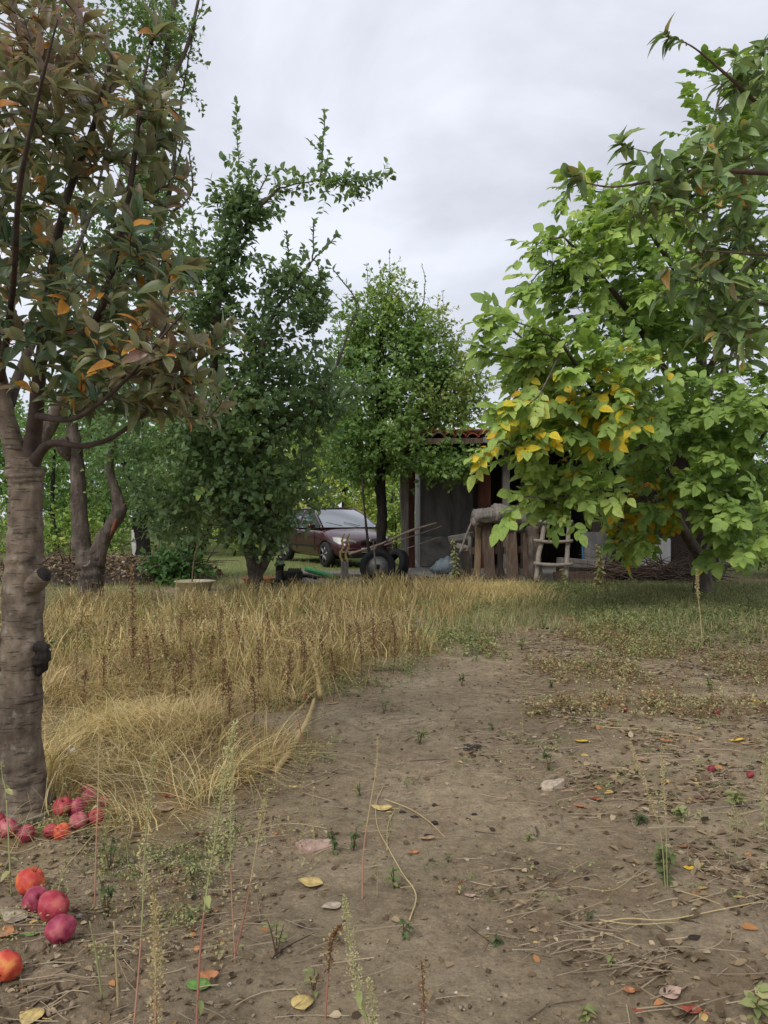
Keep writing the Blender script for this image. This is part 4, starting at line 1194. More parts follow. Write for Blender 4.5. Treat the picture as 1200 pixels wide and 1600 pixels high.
# apple tree whose trunk stands just outside the right edge
def build_right_apple():
    Y = 4.6
    b0 = Vector((3.5, 5.0, 0)); b0.z = gzs(3.5, 5.0)
    tr = Tree('apple_tree', b0, 'apple tree reaching in from beyond the upper right edge with long grey-green leaves')
    tr.trunk([b0 - UP * .1, b0 + Vector((-.02, 0, .8)), b0 + Vector((-.1, -.05, 1.7)), b0 + Vector((-.12, -.1, 2.6)), b0 + Vector((-.2, -.2, 3.6))], [.13, .1, .085, .055, .02], M['apple_bark'], n=6, sides=14)
    c0 = b0 + Vector((-.1, -.05, 1.75)); c1 = b0 + Vector((-.12, -.1, 2.5))
    L = [([c0, P(1330, 300, 4.6), P(1230, 275, 4.4), P(1150, 268, 4.3), P(1090, 266, 4.25), P(1030, 280, 4.2), P(960, 292, 4.15), P(910, 285, 4.1)], .032),
         ([c1, P(1290, 230, 4.5), P(1200, 175, 4.4), P(1150, 130, 4.3), P(1110, 95, 4.25), P(1085, 75, 4.2), P(1062, 62, 4.2)], .026),
         ([c0, P(1320, 400, 4.6), P(1240, 400, 4.4), P(1150, 395, 4.2), P(1090, 390, 4.1)], .024),
         ([c0, P(1330, 470, 4.9), P(1250, 480, 4.8), P(1170, 470, 4.7), P(1100, 440, 4.6), P(1040, 440, 4.6)], .026),
         ([c0, P(1310, 560, 4.7), P(1230, 560, 4.6), P(1160, 530, 4.6), P(1110, 520, 4.6)], .024),
         ([P(1090, 266, 4.25), P(1040, 245, 4.2), P(1000, 235, 4.15), P(975, 226, 4.1)], .009),
         ([P(1150, 268, 4.3), P(1100, 320, 4.2), P(1050, 330, 4.15), P(1010, 345, 4.1)], .01),
         ([c1, P(1310, 130, 4.9), P(1250, 60, 4.9), P(1210, 0, 4.9)], .02)]
    for i, (s, r) in enumerate(L):
        tr.trunk(s, [r * .62 * (1 - .85 * k / (len(s) - 1)) for k in range(len(s))], M['red_twig'] if r < .033 else M['apple_bark'], name='branch', n=5, sides=9, seed=60 + i)
    for s in ([(1075, 68, 4.2), (1055, 60, 4.2), (1040, 55, 4.2)], [(930, 288, 4.1), (905, 283, 4.1), (895, 276, 4.1)], [(990, 232, 4.1), (975, 226, 4.1), (970, 222, 4.1)], [(1200, 110, 4.4), (1195, 90, 4.4), (1190, 75, 4.4)]):
        tr.limb_twig([P(*a) for a in s], [.004, .003, .002], .012, .12)
    T = blob(1170, 130, 4.4, 60, 55, .25, 30) + blob(1150, 230, 4.35, 80, 40, .3, 30) + blob(1060, 275, 4.2, 90, 38, .2, 30) + blob(1150, 350, 4.3, 90, 50, .3, 33) + blob(1120, 430, 4.5, 100, 50, .3, 40) \
        + blob(1160, 520, 4.6, 70, 50, .3, 33) + blob(1260, 300, 4.7, 60, 250, .6, 67) + blob(1010, 320, 4.15, 55, 30, .15, 15) + blob(1260, 60, 4.8, 60, 90, .4, 25) + blob(1350, 350, 5.2, 100, 260, .8, 63)
    tr.grow(T, .03, .128, r_tip=.0022, r_k=.006, maxlen=.9, start=.3, wob=.1)
    def tint(p, i, n, tag):
        t = np.clip(RNG.normal(.42, .22, n), 0, .93); r = RNG.random(n); t[r < .04] = RNG.uniform(.95, 1, (r < .04).sum()); return t
    tr.finish(M['apple_leaf'], NEAR, tint, n_single=300, twigmat=M['red_twig'], out=.25, up=-.05, angle=.75, center=(3.4, 5., 3), ntilt=.55)
build_right_apple()


# dark tree standing by the white wall behind the walnut
def build_dark_tree():
    Y = 15.0
    b0 = Vector((P(966, 905, Y).x, Y, 0))
    tr = Tree('orchard_tree', b0, 'dark trunked tree hidden behind the walnut leaves beside the white wall')
    tr.trunk([b0 - UP * .1, P(966, 880, Y), P(964, 840, Y), P(966, 790, Y), P(972, 700, Y), P(976, 600, Y)], [.2, .15, .135, .12, .08, .02], M['dark_bark'], n=5, sides=12, seed=41)
    tr.trunk([P(966, 800, Y), P(1010, 730, Y), P(1050, 650, Y)], [.08, .05, .02], M['dark_bark'], name='branch', n=4, sides=8)
    tr.grow(blob(990, 670, Y, 100, 110, 1.3, 130), .06, .12, r_tip=.003, add_side=1)
    tr.finish(M['tall_leaf'], FAR, seed_tint(.55, .5), center=P(990, 670, Y), ntilt=.8)
build_dark_tree()
#NEXT
# ------------------------------------------------------------------ generic solid shapes
def box_bm(bm, c, s, R=None, bevel=0.0, jit=0.0, cuts=0):
    """box of size s centred at c, rotated by 3x3 R, worn by jitter"""
    b = bmesh.new()
    bmesh.ops.create_cube(b, size=1.0)
    bmesh.ops.scale(b, vec=s, verts=b.verts)
    if cuts:
        es = [e for e in b.edges if abs(e.verts[0].co.z - e.verts[1].co.z) > s[2] * .9]
        bmesh.ops.subdivide_edges(b, edges=es, cuts=cuts, use_grid_fill=True)
    if bevel:
        es = [e for e in b.edges if e.calc_face_angle(0) > .8]
        bmesh.ops.bevel(b, geom=es, offset=bevel, segments=1, affect='EDGES')
    if jit:
        sd = random.random() * 30
        for v in b.verts:
            v.co += noise.noise_vector(v.co * 3.1 + Vector((sd, 0, 0))) * jit
    M4 = Matrix.Translation(c) @ (R.to_4x4() if R is not None else Matrix.Identity(4))
    b.transform(M4)
    t = bpy.data.meshes.new('t'); b.to_mesh(t); b.free()
    bm.from_mesh(t); bpy.data.meshes.remove(t)


def plank_mesh(name, a, b, w, t, facing=Vector((0, -1, 0)), off=Vector((0, 0, 0)), jit=.012, bevel=.006, cuts=4):
    """weathered board from a to b, its wide side turned towards `facing`"""
    z = (b - a); L = z.length; z.normalize()
    y = (facing - z * facing.dot(z)).normalized(); x = y.cross(z)
    R = Matrix((x, y, z)).transposed()
    bm = bmesh.new()
    box_bm(bm, (a + b) / 2 - off, (w, t, L), R, bevel, jit, cuts)
    return bm_mesh(name, bm)


def pole_obj(name, pts, rad, mat, parent=None, off=Vector((0, 0, 0)), sides=8, n=5, rough=.18, seed=0, **kw):
    return bark_tube(name, pts, rad, mat, parent, off, n=n, sides=sides, rough=rough, fine=.05, seed=seed, **kw)


def lathe_bm(bm, prof, n=20, c=Vector((0, 0, 0)), R=None, cap0=True, cap1=True):
    rings = []
    for r, z in prof:
        ring = []
        for k in range(n):
            a = 2 * PI * k / n
            v = Vector((r * math.cos(a), r * math.sin(a), z))
            if R is not None: v = R @ v
            ring.append(bm.verts.new(v + c))
        rings.append(ring)
    for i in range(len(rings) - 1):
        for k in range(n):
            bm.faces.new((rings[i][k], rings[i][(k + 1) % n], rings[i + 1][(k + 1) % n], rings[i + 1][k]))
    if cap0: bm.faces.new(rings[0][::-1])
    if cap1: bm.faces.new(rings[-1])


def lathe(name, prof, mat, parent=None, loc=(0, 0, 0), R=None, n=20, smooth_=True, **kw):
    bm = bmesh.new(); lathe_bm(bm, prof, n, Vector(loc), R, **kw)
    return link(name, bm_mesh(name, bm, smooth_), parent, mat)


def boxo(name, c, s, mat, parent=None, R=None, bevel=.01, jit=0., cuts=0):
    bm = bmesh.new(); box_bm(bm, Vector(c), s, R, bevel, jit, cuts)
    return link(name, bm_mesh(name, bm), parent, mat)


def rotz(a): return Matrix.Rotation(a, 3, 'Z')


def wood_mat(name, c1, c2, c3, scale=6):
    return noise_mat(name, c1, c2, scale, .85, .7, .008, (5, 5, .5), 8, c3)


M['wood_brown'] = wood_mat('wood_brown', (.05, .034, .026), (.11, .075, .055), (.18, .13, .1))
M['wood_tan'] = wood_mat('wood_tan', (.13, .085, .05), (.24, .165, .1), (.33, .25, .17))
M['wood_grey'] = wood_mat('wood_grey', (.1, .09, .08), (.2, .18, .16), (.32, .3, .27))
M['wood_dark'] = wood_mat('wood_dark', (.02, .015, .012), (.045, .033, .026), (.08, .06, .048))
M['wood_red'] = wood_mat('wood_red', (.05, .018, .012), (.1, .035, .022), (.14, .06, .04))
M['pole_pale'] = wood_mat('pole_pale', (.15, .12, .1), (.28, .24, .2), (.38, .34, .29), 9)
M['pole_pink'] = wood_mat('pole_pink', (.16, .11, .085), (.28, .21, .165), (.38, .3, .25), 9)
M['concrete'] = noise_mat('concrete', (.13, .12, .11), (.24, .225, .205), 5, .9, .5, .01, c3=(.31, .295, .27))
M['plaster'] = noise_mat('plaster', (.085, .083, .083), (.17, .165, .162), 3.5, .9, .5, .01, (1.6, 1.6, .35), c3=(.26, .25, .245))
M['white_wall'] = noise_mat('white_wall', (.36, .34, .33), (.52, .5, .49), 2.2, .9, .4, .01, c3=(.6, .58, .57))
M['tile_red'] = noise_mat('tile_red', (.2, .06, .035), (.34, .11, .06), 6, .85, .5, .01, c3=(.42, .2, .13))
M['tile_grey'] = noise_mat('tile_grey', (.1, .08, .07), (.2, .16, .14), 6, .85, .5, .01)
M['rubber'] = noise_mat('rubber', (.012, .012, .013), (.028, .028, .029), 20, .75, .2, .003)
M['black_metal'] = noise_mat('black_metal', (.012, .012, .013), (.035, .032, .03), 20, .55, .2, .003, metal=.3)
M['rim_metal'] = noise_mat('rim_metal', (.16, .15, .14), (.34, .33, .32), 20, .5, .2, .003, metal=.6)
M['green_pipe'] = plain('green_pipe', (.03, .24, .07), .5)
M['cream_plastic'] = noise_mat('cream_plastic', (.42, .36, .22), (.58, .51, .34), 5, .5, .1, .003)
M['red_plastic'] = noise_mat('red_plastic', (.42, .1, .06), (.55, .17, .1), 5, .55, .1, .003)
M['hose'] = noise_mat('hose', (.38, .27, .11), (.6, .46, .22), 8, .7, .2, .004)
M['blue_bag'] = noise_mat('blue_bag', (.12, .16, .18), (.26, .31, .34), 7, .5, .5, .02)
M['dark_soil'] = noise_mat('dark_soil', (.035, .026, .024), (.085, .066, .058), 14, .95, .7, .02)

# ------------------------------------------------------------------ shed
def build_shed():
    FY, BY = 14.9, 20.2
    xl, xr = .5, 6.9
    root = thing('shed', (xl, FY, 0), 'low open-fronted shed with red tiled roof and dark interior behind the woodpile', 'shed')
    o_ = Vector((xl, FY, 0))
    def bx(nm, x0, x1, y0, y1, z0, z1, mat, **kw):
        return boxo(nm, Vector(((x0 + x1) / 2, (y0 + y1) / 2, (z0 + z1) / 2)) - o_, (x1 - x0, y1 - y0, z1 - z0), mat, root, **kw)
    bx('floor_slab', .55, 6.8, 15.3, 20, -.1, .13, M['concrete'], bevel=.02, jit=.012)
    # grey plaster wall facing the yard, painted lighter at its foot
    bx('front_wall', .8, 2.08, 17.05, 17.2, .13, 2.7, M['plaster'], bevel=.008)
    sk = bx('wall_skirting', .82, 2.06, 17.0, 17.046, .14, .8, M['concrete'], bevel=.008)
    bx('side_wall', .802, .95, 17.21, 20, .13, 2.9, M['plaster'], bevel=.008)
    bx('inner_wall', 1.93, 2.076, 17.21, 19.99, .13, 2.9, M['plaster'], bevel=.008)
    bx('back_wall', .81, 6.8, 20.002, 20.15, .1, 3.25, M['plaster'], bevel=.008)
    bx('end_wall', 6.802, 6.95, 15.6, 20.15, .1, 2.9, M['plaster'], bevel=.008)
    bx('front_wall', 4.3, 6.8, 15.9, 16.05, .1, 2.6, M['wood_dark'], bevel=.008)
    # dark boards closing the back of the open bay
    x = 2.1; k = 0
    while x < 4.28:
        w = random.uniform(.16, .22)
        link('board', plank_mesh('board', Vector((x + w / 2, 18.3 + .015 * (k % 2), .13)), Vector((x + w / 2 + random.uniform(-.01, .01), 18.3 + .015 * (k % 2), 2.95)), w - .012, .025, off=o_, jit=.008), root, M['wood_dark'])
        x += w; k += 1
    # posts and beams
    for (px, Y, r, mt) in ((643, 16.9, .075, M['wood_red']), (632, 16.0, .085, M['wood_grey']), (757, 15.6, .12, M['wood_red']), (791, 15.5, .075, M['wood_grey']), (742, 16.4, .06, M['wood_dark']), (818, 15.7, .07, M['wood_dark'])):
        xx = (px - 600) * Y / F
        link('post', plank_mesh('post', Vector((xx, Y, .0 if Y < 16.2 else .1)), Vector((xx + random.uniform(-.04, .04), Y, 2.62 + (Y - FY) * .12)), r * 1.9, r * 1.8, off=o_, jit=.025, bevel=.015), root, mt)
    for z, Y in ((2.62, 15.2), (2.72, 16.1), (2.95, 18.), (3.15, 19.8)):
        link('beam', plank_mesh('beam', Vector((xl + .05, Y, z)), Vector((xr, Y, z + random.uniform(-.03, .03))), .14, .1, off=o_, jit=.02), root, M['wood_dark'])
    sl = .125
    for i in range(14):
        x = xl + .15 + i * .47
        link('rafter', plank_mesh('rafter', Vector((x, FY - .05, 2.68)), Vector((x, BY + .2, 2.68 + sl * (BY + .25 - FY) + .05)), .07, .1, facing=Vector((1, 0, 0)), off=o_, jit=.01), root, M['wood_dark'])
    # roof deck and eave boards
    me = plank_mesh('roof_deck', Vector(((xl + xr) / 2, FY - .12, 2.74)), Vector(((xl + xr) / 2, BY + .3, 2.76 + sl * (BY + .42 - FY))), xr - xl, .03, facing=UP, off=o_, jit=.02, cuts=5)
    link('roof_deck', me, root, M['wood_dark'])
    for x0, x1, dz, mt in ((.45, 2.1, 0, M['wood_brown']), (1.9, 3.3, .035, M['wood_grey']), (3.2, 5.2, -.01, M['wood_dark']), (5., 7., .02, M['wood_dark'])):
        link('eave_board', plank_mesh('eave_board', Vector((x0, FY - .16 - dz * .6, 2.7 + dz)), Vector((x1, FY - .17 - dz * .6, 2.72 + dz)), .11, .025, off=o_, jit=.012), root, mt)
    # pantiles
    bm = bmesh.new(); n = 6
    for j, (yy, r0) in enumerate(((0, .105), (.42, .09))):
        pass
    vs = []
    for yy, r0, zz in ((0, .11, .03), (.44, .092, .0)):
        ring = []
        for k in range(n + 1):
            a = PI * k / n
            ring.append((bm.verts.new((r0 * math.cos(a), yy, zz + r0 * .75 * math.sin(a))), bm.verts.new(((r0 - .016) * math.cos(a), yy, zz + (r0 - .016) * .75 * math.sin(a)))))
        vs.append(ring)
    for k in range(n):
        a, b = vs[0], vs[1]
        bm.faces.new((a[k][0], a[k + 1][0], b[k + 1][0], b[k][0])); bm.faces.new((a[k][1], b[k][1], b[k + 1][1], a[k + 1][1]))
        bm.faces.new((a[k][0], a[k][1], a[k + 1][1], a[k + 1][0])); bm.faces.new((b[k][0], b[k + 1][0], b[k + 1][1], b[k][1]))
    for e in (0, n):
        bm.faces.new((vs[0][e][0], vs[1][e][0], vs[1][e][1], vs[0][e][1]))
    tm = bm_mesh('roof_tile', bm, True); tm.materials.append(M['tile_red'])
    tg = tm.copy(); tg.materials.clear(); tg.materials.append(M['tile_grey'])
    cnt = 0
    for r in range(13):
        for c in range(29):
            if cnt >= 300: break
            x = xl + .1 + c * .222 + random.uniform(-.012, .012); y = FY - .2 + r * .41
            t = bpy.data.objects.new('roof_tile', tg if (c > 14 and random.random() < .7) or random.random() < .12 else tm); COL.objects.link(t); t.parent = root
            t.location = Vector((x, y, 2.765 + sl * (y - FY + .1) + random.uniform(0, .012))) - o_
            t.rotation_euler = (math.atan(sl) - .05, 0, random.uniform(-.03, .03)); cnt += 1
    # the topmost rows, past the first three hundred tiles
    mm = []
    V0 = np.array([v.co[:] for v in tm.vertices]); F0 = np.array([p.vertices[:] for p in tm.polygons]); VV, FF = [], []
    k = 0
    for r in range(10, 13):
        for c in range(29):
            if r * 29 + c < 300: continue
            x = xl + .1 + c * .222; y = FY - .2 + r * .41
            ca, sa = math.cos(math.atan(sl) - .05), math.sin(math.atan(sl) - .05)
            q = V0.copy(); q[:, 1], q[:, 2] = V0[:, 1] * ca - V0[:, 2] * sa, V0[:, 1] * sa + V0[:, 2] * ca
            VV.append(q + np.array([x - o_.x, y - o_.y, 2.765 + sl * (y - FY + .1)])); FF.append(F0 + k * len(V0)); k += 1
    me = np_mesh('upper_tiles', np.concatenate(VV), np.concatenate(FF))
    setp(link('upper_tiles', me, root, M['tile_red']), kind='stuff')
build_shed()


# low white wall to the right of the shed front, and the grey sheet beside it
def build_white_wall():
    Y = 15.55
    a, b = P(938, 872, Y), P(1046, 872, Y)
    w = boxo('low_wall', (0, 0, 0), (b.x - a.x, .16, .62), M['white_wall'], None, bevel=.02, jit=.02, cuts=3)
    w.location = ((a.x + b.x) / 2, Y, .45 + .18)
    w.location.z = .31 + .2
    setp(w, 'low whitewashed wall seen through the walnut leaves near the dark trunk', 'wall')
    p = boxo('wall_footing', (0, 0, 0), (b.x - a.x + .3, .4, .25), M['concrete'], None, bevel=.02, jit=.02, cuts=2)
    p.location = ((a.x + b.x) / 2, Y, .07)
    setp(p, 'rough concrete footing under the low whitewashed wall', 'footing')
    s = boxo('metal_sheet', (0, 0, 0), (.62, .02, .95), M['plaster'], None, R=Matrix.Rotation(-.12, 3, 'X'), bevel=.004, jit=.015, cuts=4)
    q = P(936, 850, 15.2); s.location = (q.x, q.y, .48)
    setp(s, 'grey sheet with a blue edge leaning beside the rustic ladder', 'metal sheet')
    e = boxo('blue_edge', (-.33, -.03, 0), (.03, .03, .97), plain('blue_edge', (.03, .16, .28)), s, R=Matrix.Rotation(-.12, 3, 'X'), bevel=.004)
build_white_wall()


# ------------------------------------------------------------------ car
def build_car():
    Y0 = 18.9
    c0 = Vector((P(560, 0, Y0).x - .72, Y0 + 1.55, 0.0))
    th = math.radians(-61)          # heading: nose towards the camera and to the right
    root = thing('parked_car', c0, 'dark red family car parked nose forward on the grass behind the trees', 'car', rz=th)
    paint, nt, b, _ = new_mat('car_paint')
    b.inputs['Base Color'].default_value = (.13, .012, .02, 1); b.inputs['Roughness'].default_value = .3
    b.inputs['Metallic'].default_value = .35; b.inputs['Coat Weight'].default_value = .8; b.inputs['Coat Roughness'].default_value = .08
    tc = N(nt, 'TexCoord'); nz_ = N(nt, 'TexNoise', Scale=3, Detail=6); nt.links.new(tc.outputs['Object'], nz_.inputs['Vector'])
    nt.links.new(ramp(nt, nz_.outputs['Fac'], [(.3, (.045, .01, .015)), (.7, (.07, .019, .025))]), b.inputs['Base Color'])
    glass, nt, b, _ = new_mat('car_glass'); b.inputs['Base Color'].default_value = (.05, .065, .07, 1); b.inputs['Roughness'].default_value = .06; b.inputs['Specular IOR Level'].default_value = 1.0
    b.inputs['Coat Weight'].default_value = 1.; b.inputs['Coat IOR'].default_value = 2.2
    lampg, nt, b, _ = new_mat('lamp_glass'); b.inputs['Base Color'].default_value = (.3, .3, .29, 1); b.inputs['Roughness'].default_value = .4; b.inputs['Metallic'].default_value = .1
    chrome = plain('chrome', (.5, .5, .5), .2, .9); blk = M['black_metal']
    # lower body loft; x forward. (x, half width, z under, z belt, z top centre)
    S = [(-2.08, .62, .42, .72, .84), (-2.04, .76, .32, .86, .96), (-1.8, .84, .24, .93, 1.0), (-1.2, .865, .2, .93, .98), (-.4, .87, .2, .92, .96), (.4, .87, .2, .9, .95),
         (.85, .865, .2, .9, 1.0), (1.25, .86, .2, .84, .94), (1.65, .83, .22, .74, .84), (1.9, .76, .24, .66, .75), (2.04, .64, .28, .58, .64), (2.1, .5, .34, .5, .54)]
    bm = bmesh.new(); rings = []
    for x, w, zu, zb, zt in S:
        prof = [(0, zu), (w * .8, zu), (w * .97, zu + .07), (w, zu + (zb - zu) * .45), (w * 1.0, zu + (zb - zu) * .72), (w * .96, zb), (w * .72, zb + (zt - zb) * .7), (w * .36, zt - .01), (0, zt)]
        ring = [bm.verts.new((x, y, z)) for y, z in prof] + [bm.verts.new((x, -y, z)) for y, z in prof[-2:0:-1]]
        rings.append(ring)
    k = len(rings[0])
    for i in range(len(rings) - 1):
        for j in range(k):
            bm.faces.new((rings[i][j], rings[i][(j + 1) % k], rings[i + 1][(j + 1) % k], rings[i + 1][j]))
    bm.faces.new(rings[0][::-1]); bm.faces.new(rings[-1])
    body = link('body', bm_mesh('body', bm, True), root, paint)
    md = body.modifiers.new('sub', 'SUBSURF'); md.levels = 1; md.render_levels = 2
    for xw in (1.3, -1.32):
        for s in (1, -1):
            cb = bmesh.new(); lathe_bm(cb, [(.345, -.22), (.345, .2)], 28, Vector((xw, s * .82, .31)), Matrix.Rotation(PI / 2, 3, 'X'))
            cme = bm_mesh('arch_cut', cb); co = bpy.data.objects.new('arch_cut', cme); COL.objects.link(co); co.parent = root
            m2 = body.modifiers.new('cut', 'BOOLEAN'); m2.object = co; m2.solver = 'FAST'
    dg = bpy.context.evaluated_depsgraph_get(); dg.update()
    me2 = bpy.data.meshes.new_from_object(body.evaluated_get(dg)); body.modifiers.clear(); body.data = me2
    for o in [o for o in COL.objects if o.name.startswith('arch_cut')]: bpy.data.objects.remove(o)
    # cabin: glass loft with roof panel and pillars
    # windscreen base x=.95 z=.97, top x=.05 z=1.42 ; rear top x=-1.55, base x=-2.0
    def gq(nm, pts, mat, th_=.012, parent=root):
        bm = bmesh.new(); vs = [bm.verts.new(p) for p in pts]; f = bm.faces.new(vs)
        bmesh.ops.recalc_face_normals(bm, faces=[f]); 
        r = bmesh.ops.solidify(bm, geom=[f], thickness=th_)
        return link(nm, bm_mesh(nm, bm), parent, mat)
    top = 1.44
    A = {'wb': (1.02, .74, .965), 'wt': (.12, .6, top - .03), 'rt': (-1.5, .59, top - .05), 'rb': (-1.98, .7, .99)}
    def m_(p, s=1): return Vector((p[0], p[1] * s, p[2]))
    # windscreen as a curved grid
    bm = bmesh.new(); g = []
    for i in range(5):
        row = []
        for j in range(9):
            v = j / 8 * 2 - 1; t = i / 4
            p = m_(A['wb']).lerp(m_(A['wt']), t)
            row.append(bm.verts.new((p.x + .16 * (1 - v * v) * (1 - .4 * t), p.y * v, p.z + .05 * math.sin(PI * t) * .6 + .025 * (1 - v * v) * t)))
        g.append(row)
    for i in range(4):
        for j in range(8): bm.faces.new((g[i][j], g[i][j + 1], g[i + 1][j + 1], g[i + 1][j]))
    link('windscreen', bm_mesh('windscreen', bm, True), root, glass)
    bm = bmesh.new(); g = []
    for i in range(7):
        row = []
        for j in range(9):
            v = j / 8 * 2 - 1; t = i / 6
            p = m_(A['wt']).lerp(m_(A['rt']), t)
            row.append(bm.verts.new((p.x + .16 * .6 * (1 - v * v) * (1 - t), (p.y + .015) * v, p.z + .03 + .035 * math.sin(PI * t) + .025 * (1 - v * v) - .04 * abs(v) ** 5)))
        g.append(row)
    for i in range(6):
        for j in range(8): bm.faces.new((g[i][j], g[i][j + 1], g[i + 1][j + 1], g[i + 1][j]))
    rf = link('roof', bm_mesh('roof', bm, True), root, paint); sm = rf.modifiers.new('t', 'SOLIDIFY'); sm.thickness = .03
    gq('rear_window', [m_(A['rb']), m_(A['rb'], -1), m_(A['rt'], -1), m_(A['rt'])], glass)
    for s in (1, -1):
        def sp(x, z):
            # side pane leans inwards with height
            t = (z - .93) / (top - .93); return Vector((x, s * (.79 - .185 * t), z))
        gq('side_window', [sp(.88, .95), sp(.16, top - .05), sp(-.38, top - .02), sp(-.42, .93)], glass)
        gq('side_window', [sp(-.48, .93), sp(-.45, top - .02), sp(-1.2, top - .04), sp(-1.35, .94)], glass)
        gq('side_window', [sp(-1.42, .94), sp(-1.27, top - .05), sp(-1.46, top - .07), sp(-1.85, 1.0)], glass)
        for a_, b_, r in ((sp(1.0, .94), sp(.1, top - .02), .032), (sp(-.45, .9), sp(-.42, top), .03), (sp(-1.39, .9), sp(-1.23, top - .02), .03), (sp(-1.95, .96), sp(-1.5, top - .04), .05), (sp(.12, top - .01), sp(-1.5, top - .04), .025)):
            pole_obj('pillar', [a_, a_.lerp(b_, .5) + Vector((0, s * .012, .012)), b_], [r, r, r * .9], paint, root, sides=6, n=3, rough=0)
        # mirror
        mb = bmesh.new(); box_bm(mb, Vector((.78, s * .97, 1.0)), (.12, .2, .13), None, .035)
        link('mirror', bm_mesh('mirror', mb, True), root, paint)
        # door seams and handles
        for x in (.72, -.44, -1.36):
            boxo('door_seam', (x, s * .868, .62), (.012, .012, .5), blk, root, bevel=.002)
        for x in (-.3, -1.2):
            boxo('door_handle', (x, s * .876, .8), (.16, .03, .03), paint, root, bevel=.008)
        boxo('side_moulding', (-.05, s * .877, .5), (1.9, .02, .05), blk, root, bevel=.006)
        # headlight: swept lens
        hb = bmesh.new()
        pr = [(2.02, .34, .57), (2.06, .36, .66), (1.98, .52, .7), (1.78, .7, .755), (1.62, .79, .74), (1.72, .795, .64), (1.9, .72, .57)]
        c_ = sum((Vector(p) for p in pr), Vector()) / len(pr) + Vector((.06, .03, .03)); ring = [hb.verts.new((p[0] + .02, (p[1] + .012) * s, p[2])) for p in pr]; cv = hb.verts.new((c_.x, c_.y * s, c_.z))
        for i in range(len(ring)): hb.faces.new((ring[i], ring[(i + 1) % len(ring)], cv))
        link('headlight', bm_mesh('headlight', hb, True), root, lampg)
        for xw in (1.3, -1.32):
            w = Matrix.Rotation(PI / 2, 3, 'X')
            t = lathe('wheel', [(.19, -.1), (.28, -.105), (.305, -.08), (.31, 0), (.305, .08), (.28, .105), (.19, .1)], M['rubber'], root, (xw, s * .775, .31), w, 28, cap0=False, cap1=False)
            lathe('rim', [(.195, -.09), (.19, .0), (.05, .06 * 1), (.0001, .06)], M['rim_metal'], t, (xw, s * .79, .31), w, 24)
            for q in range(6):
                a = q * PI / 3 + .2
                d = Vector((math.cos(a), 0, math.sin(a)))
                p0 = Vector((xw, s * .872, .31))
                pole_obj('spoke', [p0 + d * .03, p0 + d * .19 - Vector((0, s * .012, 0))], [.02, .028], M['rim_metal'], t, sides=5, n=1, rough=0)
    boxo('grille', (2.075, 0, .62), (.06, .52, .07), blk, root, bevel=.01)
    boxo('bumper', (2.06, 0, .44), (.1, 1.2, .1), paint, root, bevel=.03)
    boxo('lower_intake', (2.05, 0, .3), (.1, 1.05, .12), blk, root, bevel=.02)
    lathe('emblem', [(.045, 0), (.04, .012), (.0001, .018)], chrome, root, (2.11, 0, .66), Matrix.Rotation(PI / 2, 3, 'Y'), 14)
    pl = boxo('number_plate', (2.125, 0, .43), (.012, .5, .11), plain('plate_white', (.6, .6, .58)), root, bevel=.003)
    cu = bpy.data.curves.new('plate_text', 'FONT'); cu.body = '06 KDR'; cu.size = .1; cu.align_x = 'CENTER'; cu.align_y = 'CENTER'; cu.extrude = .001
    tmp = bpy.data.objects.new('plate_text', cu); COL.objects.link(tmp)
    dg = bpy.context.evaluated_depsgraph_get(); dg.update()
    tme = bpy.data.meshes.new_from_object(tmp.evaluated_get(dg)); bpy.data.objects.remove(tmp)
    tme.transform(Matrix.Translation((2.134, 0, .43)) @ Matrix(((0, 0, 1, 0), (1, 0, 0, 0), (0, 1, 0, 0), (0, 0, 0, 1))))
    link('lettering', tme, pl, M['black_metal'])
    for s in (-.3, .2):
        pole_obj('wiper', [Vector((1.16, s, 1.0)), Vector((1.0, s - .38, 1.09))], [.008, .006], blk, root, sides=4, n=1, rough=0)
    boxo('dashboard', (.75, 0, .93), (.5, 1.3, .1), blk, root, bevel=.02)
build_car()


# ------------------------------------------------------------------ tyres, pump and yard clutter
def build_tyre(px, py, Y, lean, yaw, label, rim):
    R = .325
    root = thing('tyre', Vector((P(px, py, Y).x, Y, gzs(P(px, py, Y).x, Y))), label, 'tyre', rz=yaw)
    Rm = Matrix.Rotation(lean, 3, 'X') @ Matrix.Rotation(PI / 2, 3, 'X')
    zc = Vector((0, 0, R * math.cos(lean) + .06 * abs(math.sin(lean)) - .03))
    bm = bmesh.new()
    lathe_bm(bm, [(.205, -.075), (.215, -.088), (.27, -.1), (.31, -.085), (.325, -.06), (.325, .06), (.31, .085), (.27, .1), (.215, .088), (.205, .075), (.235, .06), (.235, -.06)], 36, zc, Rm, cap0=False, cap1=False)
    link('casing', bm_mesh('casing', bm, True), root, M['rubber'])
    # tread blocks
    bm = bmesh.new()
    for k in range(44):
        a = 2 * PI * k / 44
        for j, zz in enumerate((-.045, .0, .045)):
            aa = a + (.07 if j == 1 else 0)
            c = Vector((math.cos(aa) * .327, math.sin(aa) * .327, zz))
            box_bm(bm, Rm @ c + zc, (.012, .03, .036), Rm @ Matrix.Rotation(aa, 3, 'Z'), .0)
    setp(link('tread', bm_mesh('tread', bm), root, M['rubber']), kind='stuff')
    if rim:
        lathe('rim', [(.205, .07), (.2, .02), (.17, -.01), (.075, .0), (.06, .05), (.0001, .055)], M['rim_metal'], root, zc, Rm, 26)
        lathe('hub', [(.05, .05), (.045, .1), (.02, .12), (.0001, .12)], M['black_metal'], root, zc, Rm, 14)
        for k in range(5):
            a = k * 2 * PI / 5
            lathe('bolt', [(.012, .045), (.011, .07), (.0001, .072)], M['black_metal'], root, zc + Rm @ Vector((math.cos(a) * .1, math.sin(a) * .1, -.03)), Rm, 6)

